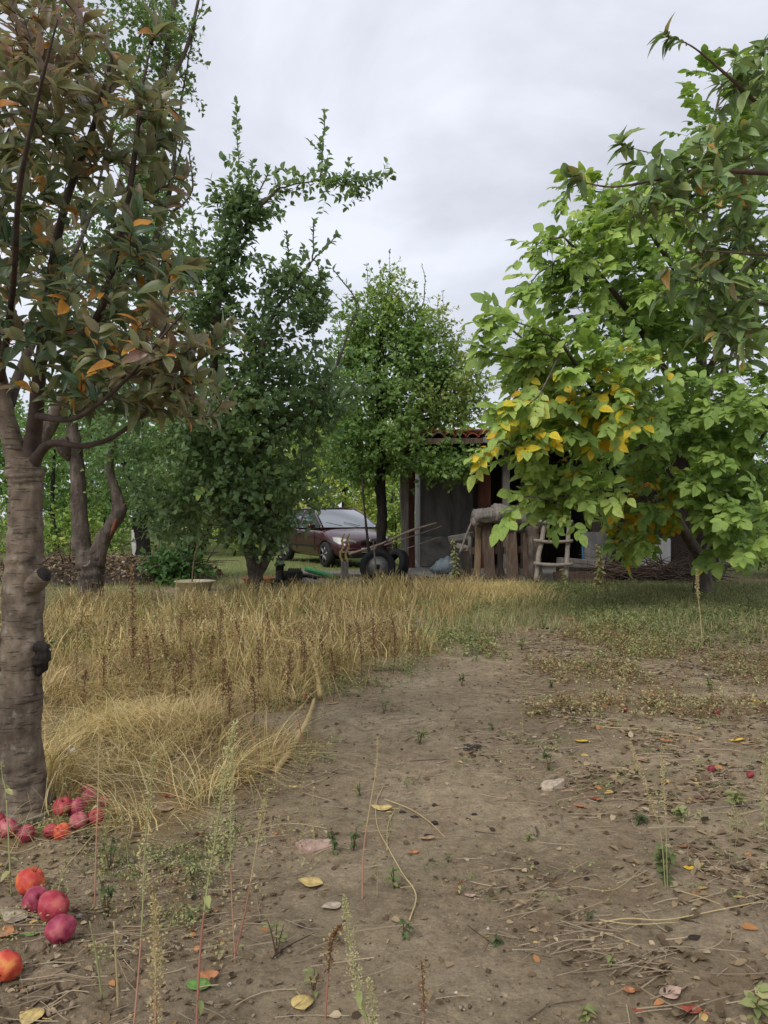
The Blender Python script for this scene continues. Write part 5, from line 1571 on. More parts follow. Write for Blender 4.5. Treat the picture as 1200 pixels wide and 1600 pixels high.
build_tyre(590, 905, 14.3, -.1, .1, 'black tyre on its rim facing the camera at the foot of the black trunk', True)
build_tyre(618, 905, 14.75, -.3, -.95, 'black tyre leaning behind the other one against the trunk', False)


def build_yard():
    # concrete yard strip beside the shed
    a = P(655, 0, 14.9).x
    s = boxo('yard_slab', (0, 0, 0), (2.3, .62, .16), M['concrete'], None, bevel=.03, jit=.03, cuts=3); s.location = (a + .55, 14.9, .05)
    setp(s, 'grey concrete step in front of the shed floor', kind='structure')
    for i, (p0, p1, w, t, mt, lb) in enumerate((
            ((410, 912, 14.), (560, 908, 14.1), .2, .05, 'wood_grey', 'long grey board lying behind the straw left of the tyres'),
            ((470, 896, 15.4), (600, 892, 15.6), .22, .06, 'wood_grey', 'grey board lying on the ground in front of the car'),
            ((440, 905, 14.8), (545, 903, 14.9), .16, .05, 'wood_brown', 'brown board lying under the green pipe'),
            ((690, 889, 14.5), (735, 884, 14.6), .26, .05, 'wood_dark', 'dark board lying by the shed step left of the woodpile'),
            ((662, 893, 14.4), (712, 897, 14.2), .2, .05, 'wood_dark', 'short black board in the debris right of the tyres'))):
        A_, B_ = P(*p0), P(*p1); A_.z = .09 + .02 * i * (i < 3); B_.z = A_.z - .02
        m = plank_mesh('board', A_ - (A_ + B_) / 2, B_ - (A_ + B_) / 2, w, t, facing=UP + Vector((0, -.3, 0)), jit=.02)
        o = link('board', m, None, M[mt]); o.location = (A_ + B_) / 2; setp(o, lb, 'board')
    # green pipe
    A_, B_ = P(478, 889, 14.35), P(527, 903, 14.1)
    o = pole_obj('pipe', [A_ - A_, (B_ - A_) * .5, B_ - A_], [.05, .052, .045], M['green_pipe'], sides=16, rough=.0, n=3); o.location = A_
    setp(o, 'short bright green pipe lying slanted beside the black pump', 'pipe')
    # pump
    Yp = 13.9; g = Vector((P(437, 905, Yp).x, Yp, 0))
    r = thing('water_pump', g, 'black water pump with upright cylinder behind the plum trunk', 'pump')
    boxo('base', (.1, 0, .05), (.62, .3, .06), M['black_metal'], r, bevel=.01)
    lathe('cylinder', [(.1, .06), (.1, .12), (.075, .14), (.075, .34), (.1, .36), (.1, .39), (.06, .41), (.06, .5)], M['black_metal'], r, (0, 0, .02), None, 20)
    boxo('motor', (.27, 0, .2), (.28, .22, .2), M['black_metal'], r, bevel=.03)
    lathe('flange', [(.09, -.03), (.09, .03)], M['black_metal'], r, (.11, 0, .2), Matrix.Rotation(PI / 2, 3, 'Y'), 18)
    for k in range(6): boxo('fin', (.17 + k * .04, 0, .315), (.012, .2, .04), M['black_metal'], r, bevel=.002)
    pole_obj('outlet', [Vector((.4, 0, .2)), Vector((.55, -.02, .19)), Vector((.68, -.05, .16))], [.035, .035, .035], M['black_metal'], r, sides=12, rough=0)
    pole_obj('handle', [Vector((0, 0, .5)), Vector((-.02, -.02, .56)), Vector((.08, -.03, .58))], [.012, .012, .01], M['black_metal'], r, sides=8, rough=0)
    # basins
    def basin(px, py, Y, r0, r1, h, mat, lb, sy=1.):
        g = P(px, py, Y); g.z = gzs(g.x, g.y) + .0
        r = thing('basin', g, lb, 'basin')
        bm = bmesh.new(); lathe_bm(bm, [(r0 * .9, .0), (r0, .012), (r1 * .97, h - .02), (r1 + .02, h - .012), (r1 + .025, h), (r1, h + .004), (r1 - .015, h - .01), (r0 - .02, .03), (.0001, .026)], 30)
        for v in bm.verts: v.co.y *= sy
        o = link('bowl', bm_mesh('bowl', bm, True), r, mat)
        bm = bmesh.new(); lathe_bm(bm, [(r1 - .03, h - .05), (.0001, h - .035)], 24, cap0=False)
        for v in bm.verts: v.co.y *= sy; v.co += Vector((0, 0, random.uniform(-.01, .02)))
        link('contents', bm_mesh('contents', bm, True), r, M['dark_soil'])
    basin(305, 925, 13.2, .25, .33, .17, M['cream_plastic'], 'wide cream plastic basin standing at the far edge of the straw', .8)
    basin(404, 915, 13.5, .2, .28, .18, M['red_plastic'], 'faded red plastic basin behind the leaning plum trunk', .8)
    # plant cane in the basin
    o = pole_obj('stake', [Vector((0, 0, 0)), Vector((.02, 0, .35)), Vector((.1, 0, .78))], [.014, .012, .009], M['wood_tan'], sides=6); o.location = P(300, 912, 13.2); o.location.z = .06
    setp(o, 'thin brown stake rising out of the cream basin', 'stake')
    # grey post with twine strands
    g = P(538, 925, 13.2); g.z = 0
    r = thing('post', g, 'short grey wooden post with two pale ropes above it in front of the car', 'post')
    link('stump', plank_mesh('stump', Vector((0, 0, -.05)), Vector((.01, 0, .5)), .13, .12, jit=.03), r, M['wood_grey'])
    for sx in (-.03, .06):
        pole_obj('rope', [Vector((sx, -.02, .48)), Vector((sx - .04, -.02, .62)), Vector((sx + .015, -.02, .76)), Vector((sx - .01, 0, .86)), Vector((sx + .03, 0, .98))], [.02, .021, .017, .02, .012], M['hose'], r, sides=7, rough=.3)
    # rails resting in the trees
    for i, (l, rr, lb, mt) in enumerate((
            ([(545, 866, 15.), (590, 852, 15.), (604, 846, 15.)], .024, 'thick pale pole ending at the black trunk in front of the car', 'pole_pink'),
            ([(606, 846, 15.1), (640, 830, 15.2), (682, 817, 15.3)], .026, 'thick pinkish pole running from the black trunk towards the shed', 'pole_pink'),
            ([(600, 852, 15.25), (650, 836, 15.3), (690, 822, 15.35)], .012, 'thin pole just under the thick pinkish one', 'pole_pink'),
            ([(530, 863, 15.05), (560, 862, 15.05), (598, 860, 15.05)], .014, 'thin straight stick in front of the number plate', 'pole_pale'),
            ([(604, 868, 15.2), (650, 852, 15.35), (690, 838, 15.5)], .01, 'lowest thin branch slanting between trunk and posts', 'pole_pink'))):
        pts = [P(*q) for q in l]; o0 = pts[0].copy()
        o = pole_obj('pole', [q - o0 for q in pts], [rr, rr * .95, rr * .8], M[mt], seed=i); o.location = o0; setp(o, lb, 'pole')
    # thin dark upright sapling left of the trunk
    pts = [P(580, 905, 14.5), P(576, 860, 14.5), P(572, 820, 14.5), P(568, 780, 14.6), P(566, 745, 14.7)]; o0 = pts[0].copy()
    o = pole_obj('stake', [q - o0 for q in pts], [.03, .026, .022, .02, .014], M['wood_dark'], seed=4); o.location = o0; setp(o, 'thin black upright stake left of the black pear trunk', 'stake')
    # upright twig across the rim
    pts = [P(589, 905, 13.9), P(586, 875, 13.9), P(583, 845, 13.95)]; o0 = pts[0].copy()
    o = pole_obj('stick', [q - o0 for q in pts], [.016, .015, .01], M['wood_grey'], seed=9); o.location = o0; setp(o, 'grey stick standing in front of the tyre rim', 'stick')
    # plastic bag
    g = P(693, 872, 15.1); g.z = .13
    bm = bmesh.new(); bmesh.ops.create_icosphere(bm, subdivisions=3, radius=.24)
    for v in bm.verts:
        v.co.z *= 1.0 if v.co.z > 0 else .55; v.co.x *= (1.1 - .5 * max(0, v.co.z) / .24); v.co.x += max(0, v.co.z) * .35
        v.co += noise.noise_vector(v.co * 9) * .045 + noise.noise_vector(v.co * 22) * .012
    o = link('plastic_bag', bm_mesh('plastic_bag', bm, True), None, M['blue_bag']); o.location = g + UP * .12; setp(o, 'pale blue crumpled plastic sack on the concrete beside the leafy weed', 'bag')
    # dead wood and dark debris round the tyres
    n = 1500
    x = RNG.normal(.25, .65, n) + .0; y = RNG.normal(14.1, .22, n)
    z = gz(x, y) + RNG.random(n) * .12 * np.exp(-((x - .2) / .8) ** 2)
    me = leaves_mesh('dead_leaf_heap', MIDR, np.stack([x, y, z], -1), rand_unit(n) * [1, 1, .4], rand_unit(n) + [0, 0, .7], RNG.uniform(.04, .09, n), np.clip(RNG.normal(.2, .14, n), 0, .6))
    setp(link('dead_leaf_heap', me, None, M['litter']), 'dark dead leaves and debris around the tyres', 'litter', kind='stuff')
build_yard()


# heap of brown dead leaves and brush at the left, beyond the forked trunk
def build_heap():
    bm = bmesh.new()
    cx, cy = P(140, 0, 15.2).x, 15.4
    n = 40
    vs = [[None] * n for _ in range(n)]
    for i in range(n):
        for j in range(n):
            u, v = i / (n - 1) * 2 - 1, j / (n - 1) * 2 - 1
            h = .42 * max(0, 1 - (u * u + v * v)) ** .6 * (.75 + .5 * noise.noise(Vector((u * 3, v * 3, 1)))) - .05
            vs[i][j] = bm.verts.new((cx + u * 2.5, cy + v * 1.5, h + .03 * noise.noise(Vector((u * 14, v * 9, 4)))))
    for i in range(n - 1):
        for j in range(n - 1): bm.faces.new((vs[i][j], vs[i + 1][j], vs[i + 1][j + 1], vs[i][j + 1]))
    setp(link('mound', bm_mesh('mound', bm, True), None, M['dark_soil']), 'low mound of soil under the dead leaves at the left', kind='structure')
    n = 9000
    u = RNG.uniform(-1, 1, n); v = RNG.uniform(-1, 1, n); r2 = u * u + v * v; k = r2 < 1; u, v, r2 = u[k], v[k], r2[k]; n = len(u)
    h = .42 * (1 - r2) ** .6 * .95 + .02 + RNG.random(n) * .07
    me = leaves_mesh('dead_leaves', MIDR, np.stack([cx + u * 2.6, cy + v * 1.6, h], -1), rand_unit(n) * [1, 1, .5], rand_unit(n) + [0, 0, .8], RNG.uniform(.035, .085, n), np.clip(RNG.normal(.38, .2, n), 0, .87))
    setp(link('dead_leaves', me, None, M['litter']), 'heap of brown dead leaves beyond the forked trunk', 'litter', kind='stuff')
    tb = Tubes()
    for _ in range(160):
        a = Vector((cx + random.uniform(-1.8, 2.2), cy + random.uniform(-1.3, .8), random.uniform(.1, .4))); d = Vector((random.gauss(0, 1), random.gauss(0, .5), random.gauss(.15, .25))).normalized() * random.uniform(.3, 1.1)
        tb.add([a, a + d * .5 + Vector((0, 0, .05)), a + d], [.012, .009, .004], 4)
    setp(link('brushwood', tb.mesh('brushwood'), None, M['wood_brown']), 'tangled dead twigs on the heap of leaves', 'brushwood', kind='stuff')
    # brushwood under the white wall at the right
    tb = Tubes()
    for _ in range(260):
        a = Vector((random.uniform(4., 6.4), random.uniform(14.3, 15.2), random.uniform(.02, .3))); d = Vector((random.gauss(0, 1), random.gauss(0, .4), random.gauss(.1, .2))).normalized() * random.uniform(.3, 1.)
        tb.add([a, a + d * .5 + Vector((0, 0, .05)), a + d], [.014, .01, .004], 4)
    setp(link('brushwood', tb.mesh('brushwood'), None, M['wood_brown']), 'tangled brushwood at the foot of the whitewashed wall', 'brushwood', kind='stuff')
build_heap()


# ------------------------------------------------------------------ woodpile
def build_woodpile():
    Y = 13.9
    def board(nm, p0, p1, w, t, mt, lb, cat='plank', face=Vector((0, -1, 0)), jit=.02):
        A_, B_ = P(*p0), P(*p1); c = (A_ + B_) / 2
        o = link(nm, plank_mesh(nm, A_ - c, B_ - c, w, t, facing=face, jit=jit, bevel=.008, cuts=5), None, M[mt]); o.location = c
        return setp(o, lb, cat)
    # pallet leaning upright
    pr = thing('wooden_pallet', Vector((P(775, 905, 14.15).x, 14.15, 0)), 'broken wooden pallet standing upright in the woodpile', 'pallet')
    o_ = Vector(pr.location)
    for (a, b, w, mt) in (((724, 861, 14.15), (842, 858, 14.2), .13, 'wood_brown'), ((730, 826, 14.25), (838, 824, 14.3), .1, 'wood_dark'), ((726, 893, 14.1), (840, 893, 14.15), .11, 'wood_grey')):
        link('rail', plank_mesh('rail', P(*a) - o_, P(*b) - o_, w, .07, jit=.02), pr, M[mt])
    for (x, w, mt, y0, y1) in ((746, .12, 'wood_tan', 905, 822), (733, .06, 'wood_grey', 900, 838), (781, .1, 'wood_dark', 903, 822), (822, .13, 'wood_brown', 900, 822), (834, .09, 'wood_dark', 902, 826), (765, .09, 'wood_tan', 905, 830), (805, .09, 'wood_dark', 905, 820)):
        link('slat', plank_mesh('slat', P(x, y0, 14.05) - o_, P(x + 1, y1, 14.15) - o_, w, .025, jit=.012), pr, M[mt])
    board('plank', (766, 905, Y), (760, 812, Y + .15), .2, .05, 'wood_brown', 'broad brown plank leaning upright, left of the two broad ones')
    board('plank', (802, 908, Y - .05), (795, 804, Y + .15), .21, .05, 'wood_brown', 'broad reddish-brown plank leaning upright, right of the two broad ones')
    board('plank', (730, 908, Y), (727, 862, Y + .1), .13, .1, 'wood_dark', 'short dark upright timber at the left end of the woodpile')
    board('plank', (785, 900, Y + .15), (774, 822, Y + .2), .07, .05, 'wood_dark', 'thin dark slanting board between the two broad planks')
    board('plank', (714, 852, Y + .6), (732, 858, Y + .2), .1, .04, 'pole_pale', 'short pale board end poking out behind the leafy weed')
    board('plank', (703, 842, Y + 1.), (738, 836, Y + .5), .12, .1, 'wood_grey', 'grey timber lying behind the leafy weed')
    board('plank', (866, 902, 14.5), (960, 900, 14.6), .2, .1, 'wood_brown', 'brown timber lying low behind the ladder', face=Vector((0, -1, .1)))
    board('plank', (870, 878, 14.6), (946, 882, 14.7), .16, .1, 'wood_grey', 'grey timber lying on top of the brown one behind the ladder')
    board('plank', (870, 889, 14.55), (950, 892, 14.65), .1, .12, 'wood_dark', 'dark timber sandwiched in the stack behind the ladder')
    s = pole_obj('stick', [P(718, 864, Y) - P(718, 864, Y), P(728, 838, Y) - P(718, 864, Y), P(737, 815, Y) - P(718, 864, Y)], [.02, .018, .014], M['pole_pale']); s.location = P(718, 864, Y)
    setp(s, 'thin pale stick leaning against the left end of the woodpile', 'stick')
    # logs lying on top
    def log(p0, p1, r, mt, lb, seed):
        A_, B_ = P(*p0), P(*p1)
        root = thing('log', A_, lb, 'log')
        bark_tube('bark', [A_ - A_, (B_ - A_) * .5 + Vector((0, 0, .02)), B_ - A_], [r, r * 1.05, r * .95], M[mt], root, Vector((0, 0, 0)), n=8, sides=26, rough=.55, fine=.16, ridge=.3, seed=seed)
        d = (A_ - B_).normalized(); R = d.to_track_quat('Z', 'Y').to_matrix()
        lathe('cut_end', [(r * .93, -.02), (r * .9, .012), (.0001, .018)], M['cut_wood'], root, (0, 0, 0), R, 16)
    log((742, 808, 13.85), (792, 800, 14.1), .13, 'wood_grey', 'thick weathered log with split end on top of the woodpile', 31)
    log((772, 802, 14.0), (842, 814, 14.25), .2, 'wood_grey', 'thickest pale grey log on top of the woodpile', 33)
    log((742, 815, 13.85), (770, 818, 14.4), .09, 'wood_brown', 'thin dark log under the split one at the left of the pile', 35)
    log((790, 822, 13.95), (850, 826, 14.6), .1, 'wood_grey', 'small grey log under the thickest one', 36)
    log((836, 905, 13.95), (833, 822, 14.), .11, 'walnut_bark', 'upright banded log between the pile and the ladder', 37)
    log((705, 900, 13.9), (730, 903, 14.2), .08, 'wood_dark', 'short dark log lying at the left foot of the woodpile', 38)
    # rustic ladder
    Yl = 13.5
    r = thing('ladder', P(862, 905, Yl), 'rustic ladder of pale bare poles leaning against the woodpile', 'ladder'); o_ = Vector(r.location)
    pole_obj('side_rail', [P(838, 908, Yl) - o_, P(841, 870, Yl + .1) - o_, P(848, 838, Yl + .2) - o_, P(852, 800, Yl + .3) - o_], [.045, .043, .043, .035], M['pole_pale'], r, sides=10, rough=.3, seed=1)
    pole_obj('side_rail', [P(884, 906, Yl) - o_, P(886, 870, Yl + .1) - o_, P(888, 838, Yl + .2) - o_, P(889, 800, Yl + .3) - o_], [.043, .042, .04, .035], M['pole_pale'], r, sides=10, rough=.3, seed=2)
    for yy, d in ((882, 0), (846, .13), (816, .22)):
        pole_obj('rung', [P(834, yy - 2, Yl + d - .04) - o_, P(862, yy + 1, Yl + d - .04) - o_, P(895, yy - 1, Yl + d - .04) - o_], [.03, .032, .028], M['pole_pale'], r, sides=8, rough=.25, seed=int(yy))
    # grey rubble stones at the foot
    for i, (px, py, s_, lb) in enumerate(((688, 905, .09, 'rounded grey stone in front of the shed step'), (700, 912, .06, 'small pale stone left of the woodpile foot'), (868, 905, .07, 'grey stone between the ladder feet'))):
        bm = bmesh.new(); bmesh.ops.create_icosphere(bm, subdivisions=2, radius=s_)
        for v in bm.verts: v.co += noise.noise_vector(v.co * 9 + Vector((i * 4, 0, 0))) * s_ * .45; v.co.z *= .7
        g = P(px, py, 13.5); o = link('stone', bm_mesh('stone', bm), None, M['concrete']); o.location = (g.x, g.y, gzs(g.x, g.y) + s_ * .4); setp(o, lb, 'stone')
build_woodpile()


# ------------------------------------------------------------------ leafy weeds, stalks and other single plants
class Plant:
    """stem tubes + leaves + fuzz in world space; parts under one root"""
    def __init__(self, name, base, label, cat='weed', group=None):
        self.base = Vector(base); self.root = thing(name, self.base, label, cat, group)
        self.b = dict(p=[], d=[], n=[], s=[], t=[])

    def stem(self, pts, rad, mat, name='stem'):
        o = [p - self.base for p in pts]
        return bark_tube(name, o, rad, mat, self.root, Vector((0, 0, 0)), n=5, sides=7, rough=.15, fine=0)

    def leaf(self, p, d, s, t, n=None):
        self.b['p'].append(tuple(p)); self.b['d'].append(tuple(d)); self.b['s'].append(s); self.b['t'].append(t)
        self.b['n'].append(tuple(n if n is not None else (random.gauss(0, .5), random.gauss(0, .5) - .3, 1)))

    def finish(self, mat, tmpl=MID, name='leaves'):
        b = self.b
        if not b['p']: return
        me = leaves_mesh(name, tmpl, np.array(b['p']), np.array(b['d']), np.array(b['n']), np.array(b['s']), np.array(b['t']), self.base)
        setp(link(name, me, self.root, mat), kind='stuff')
        self.b = dict(p=[], d=[], n=[], s=[], t=[])


def stemcol(name, c): return noise_mat(name, tuple(v * .8 for v in c), c, 25, .7, .2, .002)


M['stem_red'] = stemcol('stem_red', (.38, .17, .12)); M['stem_pink'] = stemcol('stem_pink', (.45, .25, .17))
M['stem_straw'] = stemcol('stem_straw', (.48, .38, .19)); M['stem_green'] = stemcol('stem_green', (.33, .35, .15)); M['stem_brown'] = stemcol('stem_brown', (.12, .075, .045))


def fuzzy_weed(pxs, Y, rad, label, tint, mats, fuzz=(.35, 1.), density=1., spike=.012, floret=.009, base_px=None, lower_leaves=0):
    """tall seeding stalk: pxs = pixel polyline from the ground up"""
    pts = [P(a, b, Y) for a, b in pxs]
    g = gzs(pts[0].x, Y); pts[0].z = g - .01
    pl = Plant('seed_stalk', Vector((pts[0].x, Y, g)), label)
    q, _ = spline(pts, [1] * len(pts), 8)
    h = len(q); k1 = int(h * .38)
    pl.stem(q[:k1 + 1:2] if k1 > 3 else q[:3], [rad * (1 - .3 * i / max(1, k1 // 2)) for i in range(len(q[:k1 + 1:2] if k1 > 3 else q[:3]))], M[mats[0]])
    up_ = q[(k1 // 2) * 2 if k1 > 3 else 2::2]
    if len(up_) > 1: pl.stem(up_, [rad * (.72 - .5 * i / len(up_)) for i in range(len(up_))], M[mats[1]])
    L = (q[-1] - q[0]).length
    n = int(L * (fuzz[1] - fuzz[0]) * 1300 * density)
    for _ in range(n):
        s = fuzz[0] + (fuzz[1] - fuzz[0]) * random.random()
        i = min(h - 2, int(s * (h - 1))); p = q[i].lerp(q[i + 1], random.random())
        env = math.sin(PI * min(1, max(0.02, (s - fuzz[0]) / (fuzz[1] - fuzz[0])) ** .6)) + .25
        d = Vector((random.gauss(0, 1), random.gauss(0, 1), random.gauss(.5, .6))).normalized()
        p = p + d * random.random() * spike * 1.05 * env
        pl.leaf(p, d + Vector((0, 0, .4)), floret * random.uniform(.4, 1.), min(1 if tint > .9 else .89, max(0, tint + random.gauss(0, .07))))
    pl.finish(M['seed'], FAR, 'seed_spike')
    for _ in range(lower_leaves):
        s = random.uniform(.05, .55); i = int(s * (h - 1)); p = q[i]; a = random.random() * 2 * PI
        pl.leaf(p, Vector((math.cos(a), math.sin(a), random.uniform(-.6, .4))), random.uniform(.02, .045), min(1, max(0, tint + random.gauss(-.1, .1))))
    pl.finish(M['weed_green'], MID, 'leaves')


def YG(py): return EYE * F / (py - HZ)


ST = [
    ([(205, 1640), (215, 1540), (222, 1440), (226, 1340), (234, 1240), (242, 1180)], YG(1640), .0036, 'tall pale fuzzy seed stalk left of the tallest pink-stemmed one', .72, ('stem_pink', 'stem_green'), (.5, 1.), 1.5, .017, .008, 0),
    ([(243, 1620), (243, 1540), (244, 1470), (240, 1400)], YG(1640), .004, 'stubby woolly whitish seed stalk near the bottom edge', .8, ('stem_pink', 'stem_straw'), (.1, 1.), 1.8, .02, .01, 0),
    ([(148, 1400), (150, 1330), (153, 1250), (154, 1180), (155, 1110)], YG(1415), .0036, 'slender bare pinkish stalk beside the back heap of apples', .7, ('stem_pink', 'stem_straw'), (.88, 1.), .4, .004, .006, 2),
    ([(306, 1630), (312, 1500), (322, 1400), (338, 1300), (350, 1210), (368, 1130)], YG(1630), .0042, 'tallest red-based seed stalk left of the bare path', .66, ('stem_red', 'stem_green'), (.45, 1.), 1.3, .018, .009, 3),
    ([(368, 1480), (362, 1400), (360, 1300), (362, 1220), (366, 1170)], YG(1500), .0028, 'thin grey-green seed stalk behind the tallest red-based one', .6, ('stem_pink', 'stem_green'), (.4, 1.), 1., .01, .008, 2),
    ([(366, 1490), (384, 1420), (398, 1340), (410, 1270), (418, 1235)], YG(1490), .0034, 'seed stalk with pink foot leaning right at the straw edge', .68, ('stem_red', 'stem_straw'), (.62, 1.), 1.1, .008, .008, 1),
    ([(566, 1395), (568, 1330), (578, 1260), (588, 1200), (590, 1150)], YG(1400), .004, 'pale straw-coloured bent stalk standing on the bare path', .75, ('stem_pink', 'stem_straw'), (.7, 1.), .6, .006, .007, 0),
    ([(590, 1640), (572, 1590), (556, 1530), (545, 1460), (537, 1400)], YG(1650), .0034, 'green fuzzy seed stalk leaning left at the bottom edge', .64, ('stem_green', 'stem_green'), (.3, 1.), 1.5, .014, .008, 2),
    ([(580, 1640), (582, 1600), (580, 1560), (577, 1530)], YG(1660), .003, 'short green seed stalk right of the leaning one at the bottom edge', .66, ('stem_green', 'stem_green'), (.2, 1.), 1.4, .01, .008, 0),
    ([(1040, 1330), (1032, 1300), (1016, 1250), (998, 1200), (985, 1160)], YG(1385), .0022, 'left of the two thin seed stalks rising from the green weed', .72, ('stem_green', 'stem_straw'), (.35, 1.), 1., .008, .007, 0),
    ([(1043, 1330), (1040, 1280), (1036, 1220), (1034, 1165)], YG(1385), .0022, 'right of the two thin seed stalks rising from the green weed', .72, ('stem_green', 'stem_straw'), (.35, 1.), 1., .008, .007, 0),
    ([(1098, 1000), (1094, 960), (1090, 925), (1089, 890)], YG(1010), .008, 'tall pale stalk with yellow lower leaves before the walnut trunk', .8, ('stem_straw', 'stem_straw'), (.55, 1.), .9, .012, .02, 0),
    ([(208, 1100), (208, 1010), (207, 950), (206, 875)], 6.2, .007, 'tall dead brown dock stalk rising out of the straw', .95, ('stem_brown', 'stem_brown'), (.2, .95), 1.1, .026, .022, 0),
    ([(120, 1090), (120, 1040), (121, 990)], 5.6, .004, 'short dead brown seed head in the straw near the trunk', .93, ('stem_brown', 'stem_brown'), (.4, 1.), 1., .018, .014, 0),
    ([(272, 1000), (273, 960), (275, 925), (276, 905)], 8.3, .004, 'thin pale stalk in front of the cream basin', .78, ('stem_straw', 'stem_straw'), (.6, 1.), .6, .008, .01, 0),
    ([(1196, 1290), (1192, 1240), (1196, 1180)], YG(1300), .003, 'grey-green fuzzy stalk at the right edge of the picture', .66, ('stem_green', 'stem_green'), (.2, 1.), 1.2, .014, .01, 3),
    ([(18, 1290), (10, 1250), (4, 1215), (2, 1190)], 2.75, .004, 'pale green stalk with small leaves in front of the near trunk', .8, ('stem_green', 'stem_green'), (.8, 1.), .4, .008, .008, 6),
    ([(662, 1595), (662, 1560), (658, 1500)], YG(1600), .0025, 'short red-footed withered stalk at the bottom middle', .95, ('stem_red', 'stem_brown'), (.3, 1.), 1., .01, .01, 0),
    ([(508, 1580), (513, 1520), (520, 1470), (532, 1450)], YG(1590), .0035, 'drooping brown withered stalk with dark red foot', .95, ('stem_red', 'stem_brown'), (.35, 1.), 1.4, .014, .012, 0),
]
for (l, Y_, r_, lb, tt, mt, fz, dn, sp, fl, ll) in ST:
    fuzzy_weed(l, Y_, r_ * .85, lb, min(tt + .12, .87) if tt < .9 else tt, mt, fz, dn, sp, fl, lower_leaves=ll)


DEAD = [(330, 1010), (372, 1000), (300, 1030), (420, 990), (468, 1005), (505, 1000), (540, 985), (588, 992), (612, 1000), (350, 1060), (365, 1085), (395, 1090), (258, 1000), (238, 1045), (160, 1040), (130, 1075),
        (445, 1060), (402, 1045), (180, 985), (290, 975), (640, 985), (560, 1010), (525, 1040), (480, 1030), (278, 1065), (338, 975), (440, 970), (510, 965)]
for (px, py) in DEAD:
    Y_ = YG(py + 55) * random.uniform(.97, 1.03); x_ = px + random.uniform(-5, 5); k = random.uniform(.8, 1.25)
    gy = HZ + EYE * F / Y_
    fuzzy_weed([(x_, gy), (x_ + random.uniform(-4, 4), gy - 26 * k * 6 / Y_ * 1.6), (x_ + random.uniform(-8, 8), gy - 52 * k * 6 / Y_ * 1.6)], Y_, .003,
               'one of the dead rust-brown seed stalks standing up in the dry straw', .96, ('stem_brown', 'stem_brown'), (.35, 1.), .9, .02, .02)
for o in COL.objects:
    if o.get('label', '').startswith('one of the dead rust-brown'):
        o['group'] = 'dead brown seed stalks in the straw'

def small_weed(px, py, h, label, tint0, n=26, mat='stem_brown', wilt=.6, ls=.028, spread=.25, stems=3, group=None, name='small_weed'):
    g = G(px, py); k = g.y / 4.; tint = tint0 + (.14 if tint0 < .6 else 0)
    pl = Plant(name, g, label, 'weed', group)
    for s_ in range(stems):
        a = random.random() * 2 * PI; hh = h * random.uniform(.6, 1.)
        tip = g + Vector((math.cos(a) * spread * hh, math.sin(a) * spread * hh, hh))
        mid = g.lerp(tip, .5) + Vector((0, 0, hh * .08))
        pl.stem([g - UP * .005, mid, tip], [.0024 * (1 + k * .3), .002, .0012], M[mat])
        q, _ = spline([g, mid, tip], [1, 1, 1], 6)
        for _ in range(n // stems):
            i = min(len(q) - 1, int((random.random() ** .6) * len(q))); az = random.random() * 2 * PI
            d = Vector((math.cos(az), math.sin(az), .6 - 1.6 * wilt * random.random()))
            pl.leaf(q[i] + Vector((0, 0, random.uniform(-.3, .3) * .02)), d, ls * random.uniform(.5, 1.2), min(1, max(0, tint + random.gauss(0, .1))))
    pl.finish(M['weed_green'], MID)
    return pl


